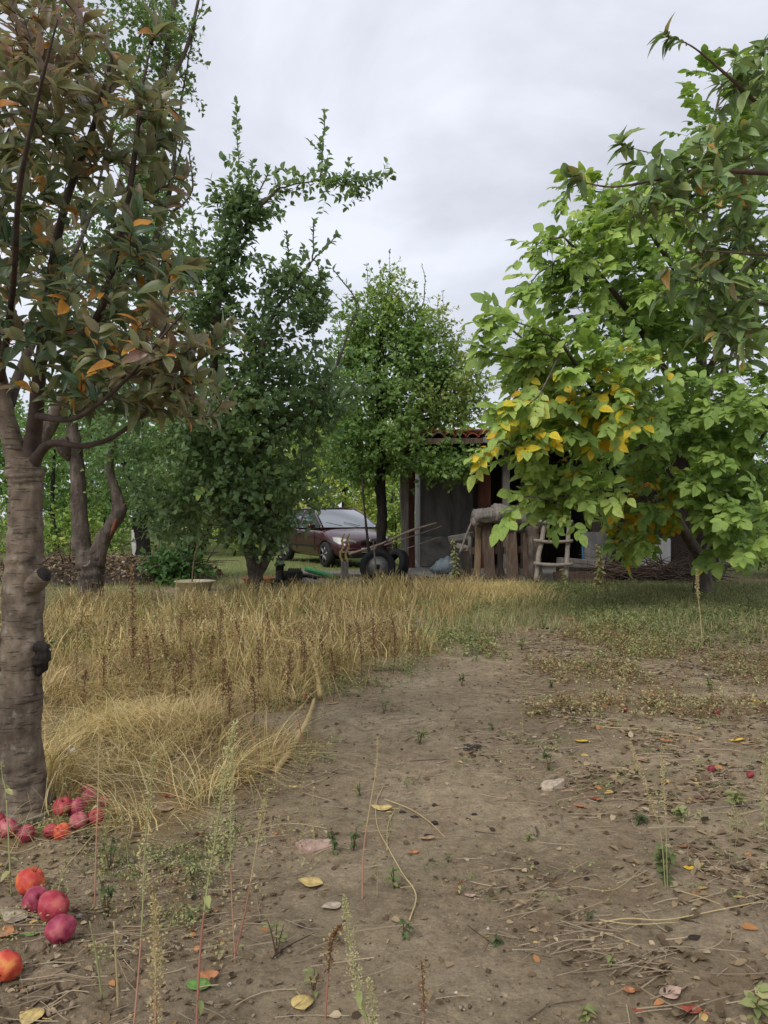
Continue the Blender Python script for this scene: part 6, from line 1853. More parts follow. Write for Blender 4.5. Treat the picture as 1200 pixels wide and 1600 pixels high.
SW = [
    (1040, 1375, .14, 'dark green bushy weed at the foot of two thin seed stalks', .25, 60, .5, .034),
    (858, 1205, .13, 'dark drooping weed in the middle of the bare path', .15, 34, .8, .03),
    (656, 1165, .1, 'small dark green weed on the left side of the bare path', .25, 22, .7, .028),
    (722, 1078, .1, 'wilted dark weed far up the path near the straw', .12, 26, .8, .03),
    (862, 1072, .08, 'small dark red-brown weed beside the straw-coloured tuft', .05, 16, .7, .03),
    (926, 1055, .16, 'upright dark weed at the far end of the path', .3, 26, .6, .04),
    (815, 1015, .14, 'dark green weed where the grass begins', .3, 26, .5, .04),
    (850, 985, .22, 'taller blue-green weed at the edge of the grass', .35, 30, .5, .045),
    (769, 1145, .05, 'tiny dark weed on the open soil', .15, 12, .5, .022),
    (524, 1330, .11, 'dark upright wilted weed behind the pinkish bark flake', .1, 34, .9, .024),
    (553, 1325, .09, 'second dark wilted weed right of the pinkish bark flake', .12, 28, .9, .022),
    (616, 1385, .09, 'green-topped weed beside the bent creeping stem', .4, 20, .6, .028),
    (630, 1465, .08, 'thin brown wilted weed on the creeping stem', .08, 20, .8, .024),
    (716, 1395, .06, 'small brown dried weed stump on the path', .95, 20, .7, .02),
    (776, 1478, .04, 'dried dark brown weed root lying on the path', .02, 22, .9, .024),
    (920, 1445, .045, 'greyish dried weed tuft left of the lying stems', .02, 16, .8, .018),
    (168, 1420, .16, 'dark withered weed behind the front apples', .1, 40, .8, .024),
    (432, 1490, .13, 'bluish green little weed near the drying crack', .4, 26, .6, .022),
    (490, 1545, .07, 'fresh yellow-green seedling above the pale yellow leaf', .78, 14, .1, .034),
    (172, 1350, .12, 'brown withered weed stem just right of the apples', .08, 30, .8, .022),
    (998, 1285, .05, 'dark grey-green rosette on the right side of the path', .1, 26, .5, .03),
    (1065, 1280, .05, 'pale grey-green rosette right of the seed stalks', .65, 18, .3, .045),
    (1150, 1265, .06, 'grey-green rosette near the right edge', .62, 22, .3, .05),
    (600, 1120, .1, 'small brown-tipped weed at the straw edge', .2, 20, .6, .026),
    (562, 1240, .07, 'dark little weed left of the bent stalk', .12, 20, .8, .02),
    (826, 1310, .03, 'low green sprig lying on the path', .4, 12, .5, .024),
    (700, 1345, .03, 'low dark sprig lying on the path left of the wilted stump', .2, 10, .5, .02),
    (955, 1510, .03, 'low green sprig at the lower right of the path', .45, 12, .5, .02),
    (1100, 1010, .14, 'yellow-leaved weed in the grass before the walnut trunk', .84, 20, .4, .05),
    (1110, 1080, .12, 'green weed at the right edge of the bare soil', .45, 30, .5, .04),
    (300, 1370, .08, 'fresh green little weed in the soil hollow', .5, 26, .5, .024),
    (915, 1590, .03, 'low grassy green weed at the bottom edge', .5, 18, .3, .034),
    (1180, 1590, .08, 'green-brown grassy weed in the lower right corner', .7, 24, .3, .05),
]
for (px, py, h, lb, t, n, wl_, ls) in SW:
    small_weed(px, py, h, lb, t, n, wilt=wl_, ls=ls)

# the leafy upright weed and other weeds before the shed
def leafy_weed(px, py, Y, h, lb, tint, n=60, ls=.13):
    g = P(px, py, Y); g.z = gzs(g.x, Y); pl = Plant('leafy_weed', g, lb, 'weed')
    pts = [g - UP * .02, g + Vector((.03, 0, h * .5)), g + Vector((-.02, 0, h))]
    pl.stem(pts, [.014, .011, .005], M['stem_green'])
    q, _ = spline(pts, [1] * 3, 12)
    for k in range(n):
        i = int(len(q) * (.12 + .87 * k / n)); az = k * 2.4
        pl.leaf(q[i], Vector((math.cos(az), math.sin(az), .1 - .5 * random.random())), ls * random.uniform(.6, 1.) * (1.1 - .5 * k / n), min(1, max(0, tint + .15 * random.gauss(0, 1))))
    pl.finish(M['weed_green'], MID)
leafy_weed(709, 905, 13.6, .86, 'tall leafy light green weed beside the blue sack', .72, 70)
leafy_weed(935, 912, 13.0, .8, 'yellowing drooping plant in front of the ladder', .8, 90, .14)
leafy_weed(880, 912, 13.1, .35, 'low green weed at the right foot of the ladder', .6, 40, .1)
leafy_weed(770, 912, 13.2, .22, 'low green weed at the foot of the broad planks', .6, 40, .1)
leafy_weed(400, 860, 13.3, .3, 'low green weed beside the red basin', .6, 34, .1)

# low broad-leaved weeds and dead weeds among the grass (uncountable)
def weed_mass(name, lb, N_, x0, x1, y0, y1, dens, ls, t0, t1, hmax, per=16, mat='weed_green'):
    cx, cy = scatter(N_, x0, x1, y0, y1, dens)
    n = len(cx) * per
    X = np.repeat(cx, per); Y_ = np.repeat(cy, per); hh = np.repeat(RNG.uniform(.3, 1, len(cx)) * hmax, per) * RNG.random(n)
    X = X + RNG.normal(0, .02, n) * (1 + hh * 5); Y_ = Y_ + RNG.normal(0, .02, n) * (1 + hh * 5)
    D = rand_unit(n) * [1, 1, .6] + [0, 0, .1]
    t = np.clip(np.repeat(RNG.uniform(t0, t1, len(cx)), per) + RNG.normal(0, .06, n), 0, 1)
    me = leaves_mesh(name, FAR, np.stack([X, Y_, gz(X, Y_) + .01 + hh], -1), D, rand_unit(n) * .5 + [0, 0, 1.], RNG.uniform(.4, 1., n) * ls, t)
    setp(link(name, me, None, M[mat]), lb, 'weeds', kind='stuff')

def dry_stalks():
    tb = Tubes(); lp, ld, ls_, lt = [], [], [], []
    x, y = scatter(230, -2.2, 3.5, 2.4, 8.5, lambda x, y: (np.abs(x) < y * .52) * (.06 + 1. * smooth(-.1, -.6, x - .1 * y + .3) + .3 * smooth(6, 8, y) + .15 * smooth(.6, 1.6, x)))
    for a, b in zip(x, y):
        g = Vector((a, b, gzs(a, b) - .01)); h = random.uniform(.08, .3); l = Vector((random.gauss(0, .25), random.gauss(0, .2), 1)) * h
        m_ = g + l * .5 + Vector((random.gauss(0, .02), 0, .01)); t = g + l
        tb.add([g, m_, t], [.0017, .0013, .0007], 4)
        for k in range(int(h * 130)):
            f = random.uniform(.35, 1.); p = g.lerp(t, f); lp.append(tuple(p + Vector((random.gauss(0, .004), random.gauss(0, .004), 0)))); ld.append((random.gauss(0, 1), random.gauss(0, 1), .6))
            ls_.append(random.uniform(.005, .012)); lt.append(random.choice((.55, .8, .84, .95)) + random.gauss(0, .03))
    v = np.array(tb.v); me = np_mesh('dry_stalks', v, np.array(tb.f), tint=np.full(len(v), .8))
    setp(link('dry_stalks', me, None, M['weed_green']), 'many thin dry stalks standing among the litter', 'weeds', kind='stuff')
    me = leaves_mesh('stalk_seeds', FAR, np.array(lp), np.array(ld), rand_unit(len(lp)) + [0, 0, .5], np.array(ls_), np.clip(np.array(lt), 0, 1))
    setp(link('stalk_seeds', me, None, M['weed_green']), 'dry seed tufts on the thin stalks', 'weeds', kind='stuff')
dry_stalks()

inv = lambda x, y: (np.abs(x) < y * .55 + .3) * 1.
weed_mass('green_weeds', 'low broad-leaved green weeds between path and walnut tree', 3400, .2, 7., 6.4, 13.8, lambda x, y: inv(x, y) * smooth(6.6, 9.4, y + (vn(x, y, 1.1, 91) - .5) * 3) * smooth(.15, .7, vn(x, y, 1.4, 92)), .04, .35, .82, .12)
weed_mass('withered_weeds', 'withered red-brown weeds at the right side of the bare soil', 1800, .9, 6., 5.0, 11.5, lambda x, y: inv(x, y) * smooth(.5, .7, vn(x, y, 1.2, 93)), .03, .8, 1., .1)
weed_mass('brown_seed_heads', 'dead brown seed heads standing in the straw', 560, -4.5, .5, 5.4, 10.5, lambda x, y: inv(x, y) * straw_den(x, y) * smooth(.45, .6, vn(x, y, 1.5, 94)), .034, .9, 1., .5, 30)
weed_mass('straw_weeds', 'green weeds growing up through the straw', 800, -6., .5, 5., 12.5, lambda x, y: inv(x, y) * straw_den(x, y) * smooth(.5, .7, vn(x, y, 1.0, 95)), .036, .45, .82, .28, 18)
weed_mass('ground_sprigs', 'tiny grey-green sprigs in the litter on the right', 260, .3, 3., 2.6, 6., lambda x, y: inv(x, y) * leafy(x, y), .018, .3, .8, .02, 9)
weed_mass('withered_clumps', 'withered brown and grey-green clumps between the stalks at the lower left', 170, -1.7, -.3, 2.3, 4.2, lambda x, y: inv(x, y) * smooth(.45, .62, vn(x, y, 3.2, 97)) * smooth(-.2, -.5, x - .1 * y + .2), .016, .7, 1., .08, 22)
weed_mass('path_edge_weeds', 'short withered weeds where the straw thins out towards the path', 300, -1., 1.2, 3.6, 8.5, lambda x, y: inv(x, y) * np.exp(-((x - straw_edge(y)) / .28) ** 2) * smooth(.4, .6, vn(x, y, 2.6, 98)), .024, .4, 1., .1, 20)
weed_mass('corner_sprigs', 'grey-green creeping sprigs around the front apples', 190, -1.9, -.6, 2.5, 3.4, lambda x, y: inv(x, y) * smooth(.4, .6, vn(x, y, 3., 96)), .016, .3, .75, .035, 14)


# ------------------------------------------------------------------ creeping stems, hose, cane
def lying(pxs, rad, mat, lb, cat='stem', name='stem', lift=.008, sides=8, seed=0, hump=()):
    pts = [G(a, b, lift + (hump[i] if i < len(hump) else 0)) for i, (a, b) in enumerate(pxs)]
    o0 = pts[0].copy(); rr = [rad * (1 - .35 * i / (len(pts) - 1)) for i in range(len(pts))]
    o = bark_tube(name, [p - o0 for p in pts], rr, M[mat], None, Vector((0, 0, 0)), n=6, sides=sides, rough=.1, fine=0, seed=seed); o.location = o0
    return setp(o, lb, cat)

lying([(430, 1205), (452, 1180), (474, 1150), (486, 1118), (491, 1100)], .017, 'hose', 'thick pale yellow hose lying at the straw edge', 'hose', 'hose', .015, 10, hump=(0, .01, .03, .02, .02))
lying([(500, 1096), (496, 1078), (486, 1060), (470, 1045), (440, 1030), (425, 1025)], .017, 'hose', 'curved yellow hose disappearing into the straw', 'hose', 'hose', .04, 10, hump=(0, .06, .1, .12, .12, .08))
LY = [
    ([(640, 1440), (650, 1400), (628, 1370), (608, 1330), (590, 1290), (588, 1250), (600, 1225)], .0028, 'stem_straw', 'long pale creeping stem winding up the middle of the path'),
    ([(600, 1245), (640, 1262), (670, 1285), (695, 1308)], .0026, 'stem_straw', 'pale stem bending right across the dark pebbles'),
    ([(605, 1330), (606, 1290), (618, 1262)], .002, 'stem_straw', 'short pale stem looping beside the long creeping one'),
    ([(370, 1300), (420, 1288), (460, 1285), (510, 1292)], .002, 'stem_straw', 'thin straw stem lying above the pinkish bark flake'),
    ([(935, 1445), (980, 1440), (1040, 1443), (1120, 1428), (1210, 1408)], .0026, 'stem_straw', 'longest pale stem lying across the lower right'),
    ([(930, 1438), (990, 1450), (1060, 1448)], .002, 'stem_straw', 'second pale stem under the longest one at the lower right'),
    ([(1060, 1392), (1100, 1408), (1125, 1420)], .0018, 'stem_straw', 'short pale stem right of the dark green weed'),
    ([(1075, 1280), (1120, 1268), (1210, 1266)], .0026, 'pole_pale', 'pale straight twig lying towards the right edge'),
    ([(925, 1135), (955, 1142), (1000, 1146), (1090, 1155)], .003, 'stem_straw', 'long pale stem lying in the litter at the right middle'),
    ([(930, 1138), (948, 1165), (972, 1200)], .0024, 'pole_pale', 'pale stick lying diagonally at the right middle'),
    ([(1000, 1105), (1040, 1098), (1058, 1096)], .005, 'pole_pale', 'short thick pale stick lying near the small red apple'),
    ([(1090, 1150), (1130, 1165), (1210, 1168)], .0028, 'wood_tan', 'tan stem lying beneath the yellow leaf at the right'),
    ([(825, 1595), (860, 1575), (915, 1570)], .002, 'wood_brown', 'thin brown twig lying at the bottom middle'),
    ([(445, 1435), (480, 1450), (500, 1452)], .0014, 'pole_pale', 'thin white stem lying above the drying crack'),
    ([(30, 1565), (60, 1562), (85, 1568)], .0012, 'pole_pale', 'thin white stem near the bottom left corner'),
    ([(425, 1500), (450, 1480), (490, 1460)], .0022, 'wood_dark', 'dark twig lying along the drying crack'),
    ([(730, 1445), (748, 1462), (768, 1478)], .0014, 'wood_dark', 'thin dark twig leading to the dried weed root'),
    ([(742, 1298), (765, 1302), (785, 1306)], .002, 'wood_dark', 'short dark twig lying in the middle of the path'),
    ([(865, 1390), (900, 1385), (960, 1392), (1010, 1352)], .0012, 'stem_straw', 'fine curved stem lying on the path left of the green weed'),
    ([(640, 1195), (690, 1192), (705, 1194)], .002, 'stem_brown', 'brown stem lying near the head of the bent stalk'),
    ([(1090, 930), (1120, 926), (1150, 934), (1170, 950)], .014, 'wood_brown', 'bent dead branch lying right of the walnut trunk'),
    ([(860, 1172), (875, 1178), (905, 1204)], .0012, 'pole_pale', 'fine pale stem beside the dark drooping weed'),
    ([(150, 1300), (110, 1345), (95, 1360)], .003, 'stem_straw', 'straw stem leaning over the orange-red apple'),
]
for i, (l, r_, mt, lb) in enumerate(LY):
    lying(l, r_, mt, lb, 'twig' if 'twig' in lb or 'stick' in lb or 'branch' in lb else 'stem', 'twig' if 'twig' in lb or 'stick' in lb or 'branch' in lb else 'stem', seed=i, hump=(0, .004, .008, .004, 0))

# long straws sticking up at the near edge of the grass
for i, (px, py, tipx, tipy, lb, mt) in enumerate((
        (415, 1215, 372, 1085, 'thin pink stalk leaning left at the straw edge', 'stem_pink'), (478, 1185, 462, 1110, 'reddish stalk rising beside the yellow hose', 'stem_red'),
        (270, 1240, 330, 1160, 'long straw leaning right near the back apples', 'stem_straw'), (60, 1265, 105, 1195, 'straw leaning against the near trunk', 'stem_straw'),
        (185, 1580, 178, 1440, 'pale grass blade bending at the lower left', 'stem_straw'), (160, 1560, 140, 1440, 'yellow-green grass blade leaning left at the lower left', 'stem_green'),
        (245, 1300, 150, 1330, 'straw bent over the right end of the apple heap', 'stem_straw'))):
    g = G(px, py); t = P(tipx, tipy, g.y - .05)
    m = g.lerp(t, .5) + Vector((0, 0, .02))
    o = bark_tube('stalk', [g - g, m - g, t - g], [.0035, .003, .0016], M[mt], None, Vector((0, 0, 0)), n=6, sides=6, rough=.1, fine=0, seed=i); o.location = g
    setp(o, lb, 'stalk')


# ------------------------------------------------------------------ apples
def apple_material(name, a, b_, c_):
    m, nt, b, _ = new_mat(name)
    tc = N(nt, 'TexCoord'); n = N(nt, 'TexNoise', Scale=1.1, Detail=4, Roughness=.55)
    nt.links.new(tc.outputs['Object'], n.inputs['Vector'])
    n2 = N(nt, 'TexNoise', Scale=14, Detail=3); nt.links.new(tc.outputs['Object'], n2.inputs['Vector'])
    c = ramp(nt, n.outputs['Fac'], [(.36, a), (.52, b_), (.66, c_)])
    c = mixc(nt, ramp(nt, n2.outputs['Fac'], [(.5, (0, 0, 0)), (.75, (.16, .16, .16))]), c, (.5, .3, .28))
    nd = N(nt, 'TexNoise', Scale=2.3, Detail=6, Roughness=.7); nt.links.new(tc.outputs['Object'], nd.inputs['Vector'])
    c = mixc(nt, ramp(nt, nd.outputs['Fac'], [(.58, (0, 0, 0)), (.72, (.55, .55, .55))]), c, (.2, .1, .06))
    nt.links.new(c, b.inputs['Base Color'])
    nt.links.new(ramp(nt, n2.outputs['Fac'], [(.3, (.42, .42, .42)), (.7, (.68, .68, .68))]), b.inputs['Roughness'])
    b.inputs['Specular IOR Level'].default_value = .35; b.inputs['Subsurface Weight'].default_value = .08; b.inputs['Subsurface Radius'].default_value = (.02, .006, .004)
    return m
AM = {'pink': apple_material('apple_pink', (.33, .045, .07), (.42, .1, .12), (.48, .2, .17)), 'red': apple_material('apple_red', (.25, .015, .03), (.37, .035, .055), (.45, .1, .08)),
      'orange': apple_material('apple_orange', (.42, .03, .03), (.55, .08, .035), (.66, .24, .06)), 'plum': apple_material('apple_plum', (.2, .018, .05), (.34, .04, .08), (.45, .12, .13)),
      'small': apple_material('apple_small', (.14, .012, .018), (.22, .02, .03), (.28, .05, .05))}
def apple_mesh(seed):
    bm = bmesh.new(); prof = []
    for k in range(21):
        a = PI * k / 20
        r = math.sin(a) * (1 + .1 * math.cos(a)); z = -math.cos(a) * .9
        z += .26 * math.exp(-(r / .22) ** 2) * (1 if k < 10 else -1) * (1.3 if k > 10 else .8)
        prof.append((max(r, .001), z))
    lathe_bm(bm, prof, 26)
    for v in bm.verts:
        a = math.atan2(v.co.y, v.co.x)
        f = 1 + .025 * math.cos(5 * a + seed) * (.4 - v.co.z * .5) + .13 * noise.noise(v.co * 1.1 + Vector((seed * 3, 0, 0)))
        v.co *= f
    return bm_mesh('skin', bm, True)
AMESH = [apple_mesh(i) for i in range(4)]
AP = [
    (134, 1238, 13, 'pink', 'pink apple at the very back of the heap beside the trunk'), (139, 1245, 13, 'pink', 'dull pink apple leaning on the rearmost one in the heap'),
    (101, 1259, 15, 'red', 'bright pink-red apple at the left of the back heap'), (122, 1261, 15, 'plum', 'purplish apple in the middle of the back heap'),
    (112, 1267, 12, 'plum', 'half hidden purple apple between two others in the back heap'), (164, 1252, 10, 'plum', 'small dull purple apple at the right end of the back heap'),
    (122, 1282, 14, 'pink', 'rosy apple at the front of the back heap'), (149, 1276, 14, 'red', 'red apple behind the pink stalk in the back heap'),
    (80, 1298, 12, 'red', 'red apple touching the orange one in front of the trunk'), (96, 1299, 13, 'orange', 'orange-red apple lying in front of the trunk'),
    (40, 1302, 14, 'plum', 'dull purple apple half sunk in the soil before the trunk'), (14, 1293, 16, 'pink', 'rosy apple close to the foot of the trunk'),
    (-3, 1282, 12, 'red', 'red apple cut by the left edge beside the trunk'),
    (48, 1376, 22, 'orange', 'large apple with glowing orange top in the front row'), (57, 1406, 20, 'plum', 'dusky bloomed apple behind the crimson one'),
    (85, 1417, 25, 'red', 'large crimson apple in the middle of the front row'), (95, 1453, 23, 'plum', 'purple-red apple with visible blossom end, lowest in the row'),
    (9, 1510, 24, 'orange', 'orange-red apple cut by the left edge near the bottom'),
    (975, 1108, 5, 'small', 'tiny dark red apple in the litter beside the thick pale stick'), (1120, 1113, 5, 'small', 'tiny dull red apple at the right under the withered weeds'),
    (1111, 1201, 6, 'small', 'tiny red apple among pale leaves at the right'), (1172, 1210, 6, 'small', 'tiny dark red apple nearest the right edge'),
]
def build_apples():
    for i, (px, py, rp, mt, lb) in enumerate(AP):
        zc = .04; Y = (EYE - zc) * F / (py - HZ)
        for _ in range(3):
            x = (px - 600) * Y / F; r = rp * Y / F; zc = gzs(x, Y) + r * .86; Y = (EYE - zc) * F / (py - HZ)
        root = thing('apple', Vector((x, Y, zc)), lb, 'apple', 'windfall apples on the soil by the near trunk' if mt != 'small' else 'tiny red windfalls in the litter at the right')
        root.scale = (r, r, r)
        e = (random.uniform(-1.3, 1.3), random.uniform(-1.2, 1.2), random.uniform(0, 6.3))
        if 'blossom end' in lb: e = (2.3, -.35, 0)
        if px == 9: e = (1.9, .4, 0)
        if 'glowing' in lb: e = (.3, .3, 1)
        root.rotation_euler = e
        me = AMESH[i % 4].copy(); me.materials.append(AM[mt])
        link('skin', me, root)
        pole_obj('stalk', [Vector((0, 0, .55)), Vector((.03, 0, .85)), Vector((.12, .02, 1.1))], [.05, .04, .045], M['stem_brown'], root, sides=6, n=2, rough=0)
        bm = bmesh.new()
        for k in range(5):
            a = k * 2 * PI / 5
            c = Vector((math.cos(a), math.sin(a), 0)); t = Vector((-c.y, c.x, 0))
            v = [bm.verts.new(c * .06 + t * .05 + Vector((0, 0, -.66))), bm.verts.new(c * .06 - t * .05 + Vector((0, 0, -.66))), bm.verts.new(c * .16 + Vector((0, 0, -.84)))]
            bm.faces.new(v)
        link('calyx', bm_mesh('calyx', bm), root, M['stem_brown'])
build_apples()


# ------------------------------------------------------------------ single fallen leaves, bark flakes, clods
LM = {'yellow': leafcolor('fallen_yellow', (.5, .37, .14)), 'gold': leafcolor('fallen_gold', (.6, .4, .05)), 'orange': leafcolor('fallen_orange', (.4, .17, .075)), 'red': leafcolor('fallen_red', (.32, .075, .045)),
      'tan': leafcolor('fallen_tan', (.34, .22, .13)), 'brown': leafcolor('fallen_brown', (.15, .07, .045)), 'pale': leafcolor('fallen_pale', (.42, .34, .25)), 'pink': leafcolor('fallen_pink', (.38, .26, .2)),
      'green': leafcolor('fallen_green', (.12, .24, .05)), 'dark': leafcolor('fallen_dark', (.035, .022, .018))}


def fallen_leaf(px, py, Lpx, rot, mat, lb, broad=False, curl=.25, name='fallen_leaf', cat='leaf'):
    g = G(px, py); s = Lpx * g.y / F
    root = thing(name, g + UP * .004, lb, cat)
    tm = leaf_template('near', .42 if broad else .27, random.uniform(.1, .5), 0)
    V, Fc, UV = tm; V = V.copy()
    V[:, 1] -= .5
    sd = random.random() * 20
    for v in V:
        nn = noise.noise_vector(Vector(v * 3) + Vector((sd, 0, 0)))
        v[0] += nn.x * .05; v[1] += nn.y * .05; v[2] = v[2] * .5 + curl * (v[1] ** 2 * 1.6) + nn.z * .09 + .03
    me = np_mesh('blade', V * s, Fc, np.full(len(V), .5), UV); o = link('blade', me, root, LM[mat])
    md = o.modifiers.new('s', 'SUBSURF'); md.levels = 1; md.render_levels = 1
    md = o.modifiers.new('t', 'SOLIDIFY'); md.thickness = .0008
    pole_obj('petiole', [Vector((0, -.48, .05)) * s, Vector((.03, -.66, .05)) * s, Vector((.05, -.86, .03)) * s], [.0014, .0012, .0012], LM[mat], root, sides=5, n=3, rough=0)
    root.rotation_euler = (random.uniform(-.15, .15), random.uniform(-.15, .15), rot)


for a in [
    (473, 1570, 46, PI + .3, 'yellow', 'broad pale yellow leaf with long stalk at the bottom middle', True), (50, 1584, 46, 1.2, 'yellow', 'crinkled dull yellow leaf at the bottom left', True),
    (5, 1463, 34, 1.6, 'orange', 'orange leaf cut by the left edge above the last apple', True), (50, 1462, 26, -1.2, 'green', 'small green leaf left of the lowest apple'),
    (258, 1265, 34, -.9, 'tan', 'tan leaf on the soil right of the back apples'), (263, 1245, 24, 1.4, 'red', 'red leaf curled behind the tan one'),
    (120, 1229, 26, 1.5, 'orange', 'orange-brown leaf behind the back apples'), (485, 1380, 40, 1.5, 'yellow', 'pale yellow torn leaf below the pinkish flake', True),
    (518, 1416, 34, 2.0, 'pale', 'pale beige leaf under the torn yellow one', True), (22, 1440, 44, 1.4, 'pale', 'whitish tattered leaf left of the front apples', True),
    (908, 1161, 24, 1.7, 'gold', 'yellow and red leaf right of the dark drooping weed'), (1183, 1097, 26, 1.5, 'gold', 'bright yellow leaf near the right edge'),
    (889, 970, 20, 1.5, 'orange', 'reddish tan leaf at the edge of the grass', True), (1167, 1072 + 92, 20, 1.4, 'tan', 'tan leaf near the pale leaf at the right'),
    (982, 1551, 22, 1.5, 'orange', 'small bright orange leaf at the lower right', True), (1048, 1556, 38, -1.3, 'pink', 'pinkish tan leaf left of the red-orange one', True),
    (1080, 1580, 34, 1.0, 'red', 'red-orange leaf in the lower right corner', True), (995, 1578, 14, 1.3, 'red', 'tiny red leaf left of the orange one'),
    (1076, 1356, 16, 1.2, 'gold', 'small golden leaf right of the dark green weed', True), (1067, 1323, 18, 1.5, 'orange', 'orange leaf curled beside the seed stalks'),
    (1152, 1403, 16, 1.4, 'yellow', 'tiny yellow leaf lying by the longest stem'), (1085, 1408 + 62, 26, -1.2, 'dark', 'dark curled leaf with yellow tip at the right'),
    (862, 1505 + 45, 16, 1.2, 'dark', 'small dark leaf at the lower middle of the path'), (890, 1506, 12, 1.3, 'dark', 'tiny dark leaf speck on the lower path'),
    (645, 1332, 20, 1.5, 'orange', 'small tan-orange leaf on the path right of the dark weeds'), (596, 1258, 34, 1.4, 'yellow', 'yellowish leaf under the bent pale stem'),
    (668, 1309, 28, 1.6, 'tan', 'tan leaf below the dark pebbles'), (458, 1098, 56, 1.6, 'red', 'red-brown dead leaf beside the yellow hose'), (440, 1096, 40, 1.3, 'brown', 'dark red dead leaf left of the yellow hose'),
    (480, 1090, 34, .4, 'red', 'upright red-brown leaf touching the hose'), (520, 1103, 22, -1.4, 'tan', 'tan leaf right of the hose end'), (458, 1230 - 5, 14, 1.4, 'yellow', 'tiny yellowish leaf at the straw edge'),
    (325, 1527, 36, -1.3, 'orange', 'orange-brown leaf between the stalks at the bottom left', True), (310, 1541, 40, 1.5, 'green', 'green leaf under the orange-brown one', True),
    (265, 1222, 20, .8, 'orange', 'bright orange leaf in the straw behind the tan one'), (738, 1172, 30, 1.5, 'dark', 'black curled leaf on the path'),
    (735, 1400, 20, 1.2, 'pink', 'pale pink leaf scrap beside the dried weed stump'), (1060, 1110, 18, 1.4, 'tan', 'tan curled leaf between the tiny apples'), (1037, 1093, 22, 1.2, 'pale', 'pale leaf by the short thick stick'),
    (1000, 1190, 26, 1.8, 'tan', 'brown-tan leaf in the middle of the right-hand litter', True), (1040, 1160, 24, .8, 'orange', 'rusty leaf in the right-hand litter'), (930, 1165 + 85, 20, 1.2, 'red', 'red leaf scrap right of the whitish flake'),
    (905, 1260, 26, .6, 'orange', 'rusty orange leaf below the red scrap'), (1095, 1250, 24, 1.3, 'brown', 'dark brown leaf near the grey rosette'), (1150, 1160, 24, 1.5, 'gold', 'ochre leaf at the right edge of the litter'),
]:
    fallen_leaf(*a)


def flake(px, py, Lpx, asp, mat, lb, name='bark_flake', cat='bark', thick=.01, tall=0.):
    g = G(px, py); s = Lpx * g.y / F
    bm = bmesh.new(); n = 14; sd = random.random() * 30; ring, top = [], []
    for k in range(n):
        a = 2 * PI * k / n; r = .5 * (1 + .5 * noise.noise(Vector((math.cos(a) * 1.3, math.sin(a) * 1.3, sd))))
        x, y = math.cos(a) * r, math.sin(a) * r * asp
        ring.append(bm.verts.new((x * s, y * s, 0))); top.append(bm.verts.new((x * s * .96, y * s * .96, thick + tall * (x + .5) * s + .03 * s * noise.noise(Vector((x * 4, y * 4, sd))))))
    for k in range(n): bm.faces.new((ring[k], ring[(k + 1) % n], top[(k + 1) % n], top[k]))
    c = bm.verts.new((0, 0, thick * 1.3 + tall * .5 * s))
    for k in range(n): bm.faces.new((top[k], top[(k + 1) % n], c))
    bm.faces.new(ring[::-1])
    o = link(name, bm_mesh(name, bm), None, LM[mat] if mat in LM else M[mat]); o.location = g; o.rotation_euler = (.1, 0, random.uniform(-.4, .4)); setp(o, lb, cat)


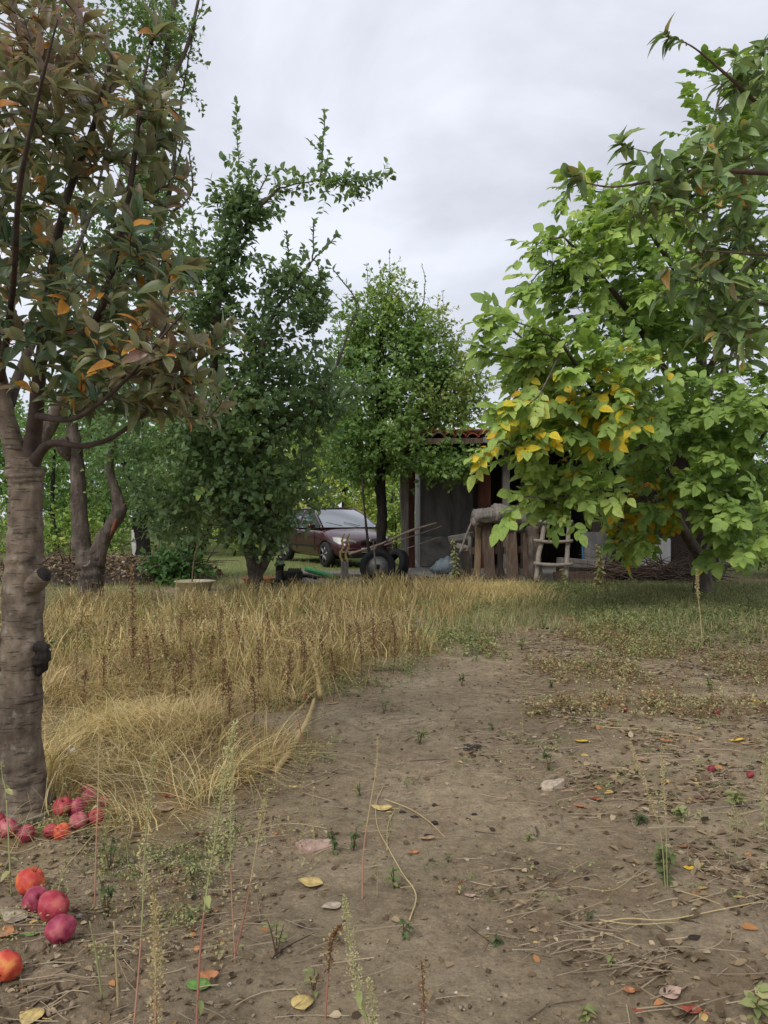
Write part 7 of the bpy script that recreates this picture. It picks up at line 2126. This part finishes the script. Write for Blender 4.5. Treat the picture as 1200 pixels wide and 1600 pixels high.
flake(493, 1317, 54, .8, 'pink', 'broad pinkish grey bark flake left of the path', thick=.014)
flake(861, 1230, 40, .5, 'pale', 'whitish jagged flake on the right of the path', tall=.2)
for i, (px, py, L_) in enumerate(((629, 1265, 12), (647, 1272, 14), (679, 1283, 14), (671, 1303, 16), (741, 1269, 10), (838, 1346, 10), (1048, 1310, 9), (735, 1175, 26))):
    flake(px, py, L_, .6, 'dark', ['blackish pebble left of the pale bent stem', 'blackish pebble beside the pale bent stem', 'blackish pebble touching the end of the bent stem', 'blackish pebble above the tan leaf',
                                   'dark pebble in the middle of the path', 'round dark pebble right of the path middle', 'blue-black berry beside the seed stalks', 'black clod on the open soil left of the drooping weed'][i], 'pebble', 'pebble', .006)
for i, (px, py, s_, lb) in enumerate(((12, 1405, .035, 'large clod of soil left of the front apples'), (62, 1478, .03, 'clod of soil under the lowest apple'), (205, 1290, .03, 'clod of soil right of the back apples'),
                                      (225, 1345, .032, 'crumbly clod of soil in the hollow by the stalks'), (260, 1325, .026, 'clod of soil beside the tallest pale stalk'), (330, 1290, .028, 'clod of soil below the straw edge'))):
    g = G(px, py); bm = bmesh.new(); bmesh.ops.create_icosphere(bm, subdivisions=3, radius=s_)
    for v in bm.verts: v.co += noise.noise_vector(v.co * 22 + Vector((i * 4, 0, 0))) * s_ * .4 + noise.noise_vector(v.co * 70) * s_ * .12; v.co.z *= .55
    o = link('soil_clod', bm_mesh('soil_clod', bm, True), None, bpy.data.materials['crumbs'] if False else noise_mat('clod', (.15, .108, .072), (.25, .19, .13), 40, .95, .8, .008)); o.location = g; setp(o, lb, 'clod')


# black bottle with white cap in the straw, green cup
def build_bottle():
    g = G(95, 1195); root = thing('bottle', g + UP * .06, 'black bottle with a white cap half buried in the straw by the trunk', 'bottle')
    R = Matrix.Rotation(math.radians(68), 3, 'Y') @ Matrix.Identity(3)
    lathe('body', [(.001, -.1), (.026, -.1), (.03, -.09), (.03, -.02), (.024, -.01), (.03, 0), (.03, .02), (.013, .045), (.012, .06)], M['black_metal'], root, (0, 0, .0), R, 18)
    lathe('cap', [(.015, .058), (.016, .062), (.016, .085), (.001, .088)], plain('cap_white', (.6, .6, .56)), root, (0, 0, .0), R, 16)
    g = P(80, 970, 7.2); g.z = gzs(g.x, 7.2)
    r = thing('plastic_cup', g + UP * .1, 'small green plastic cup caught in the dry grass right of the near trunk', 'cup')
    r.scale = (.6, .6, .6); gp = plain('cup_green', (.02, .1, .04))
    lathe('cup', [(.001, 0), (.045, 0), (.06, .1), (.064, .102), (.062, .106), (.056, .1), (.042, .01), (.001, .008)], gp, r, (0, 0, 0), None, 18)
    lathe('rim', [(.06, .096), (.068, .1), (.066, .108), (.06, .106)], gp, r, (0, 0, 0), None, 18, cap0=False, cap1=False)
build_bottle()
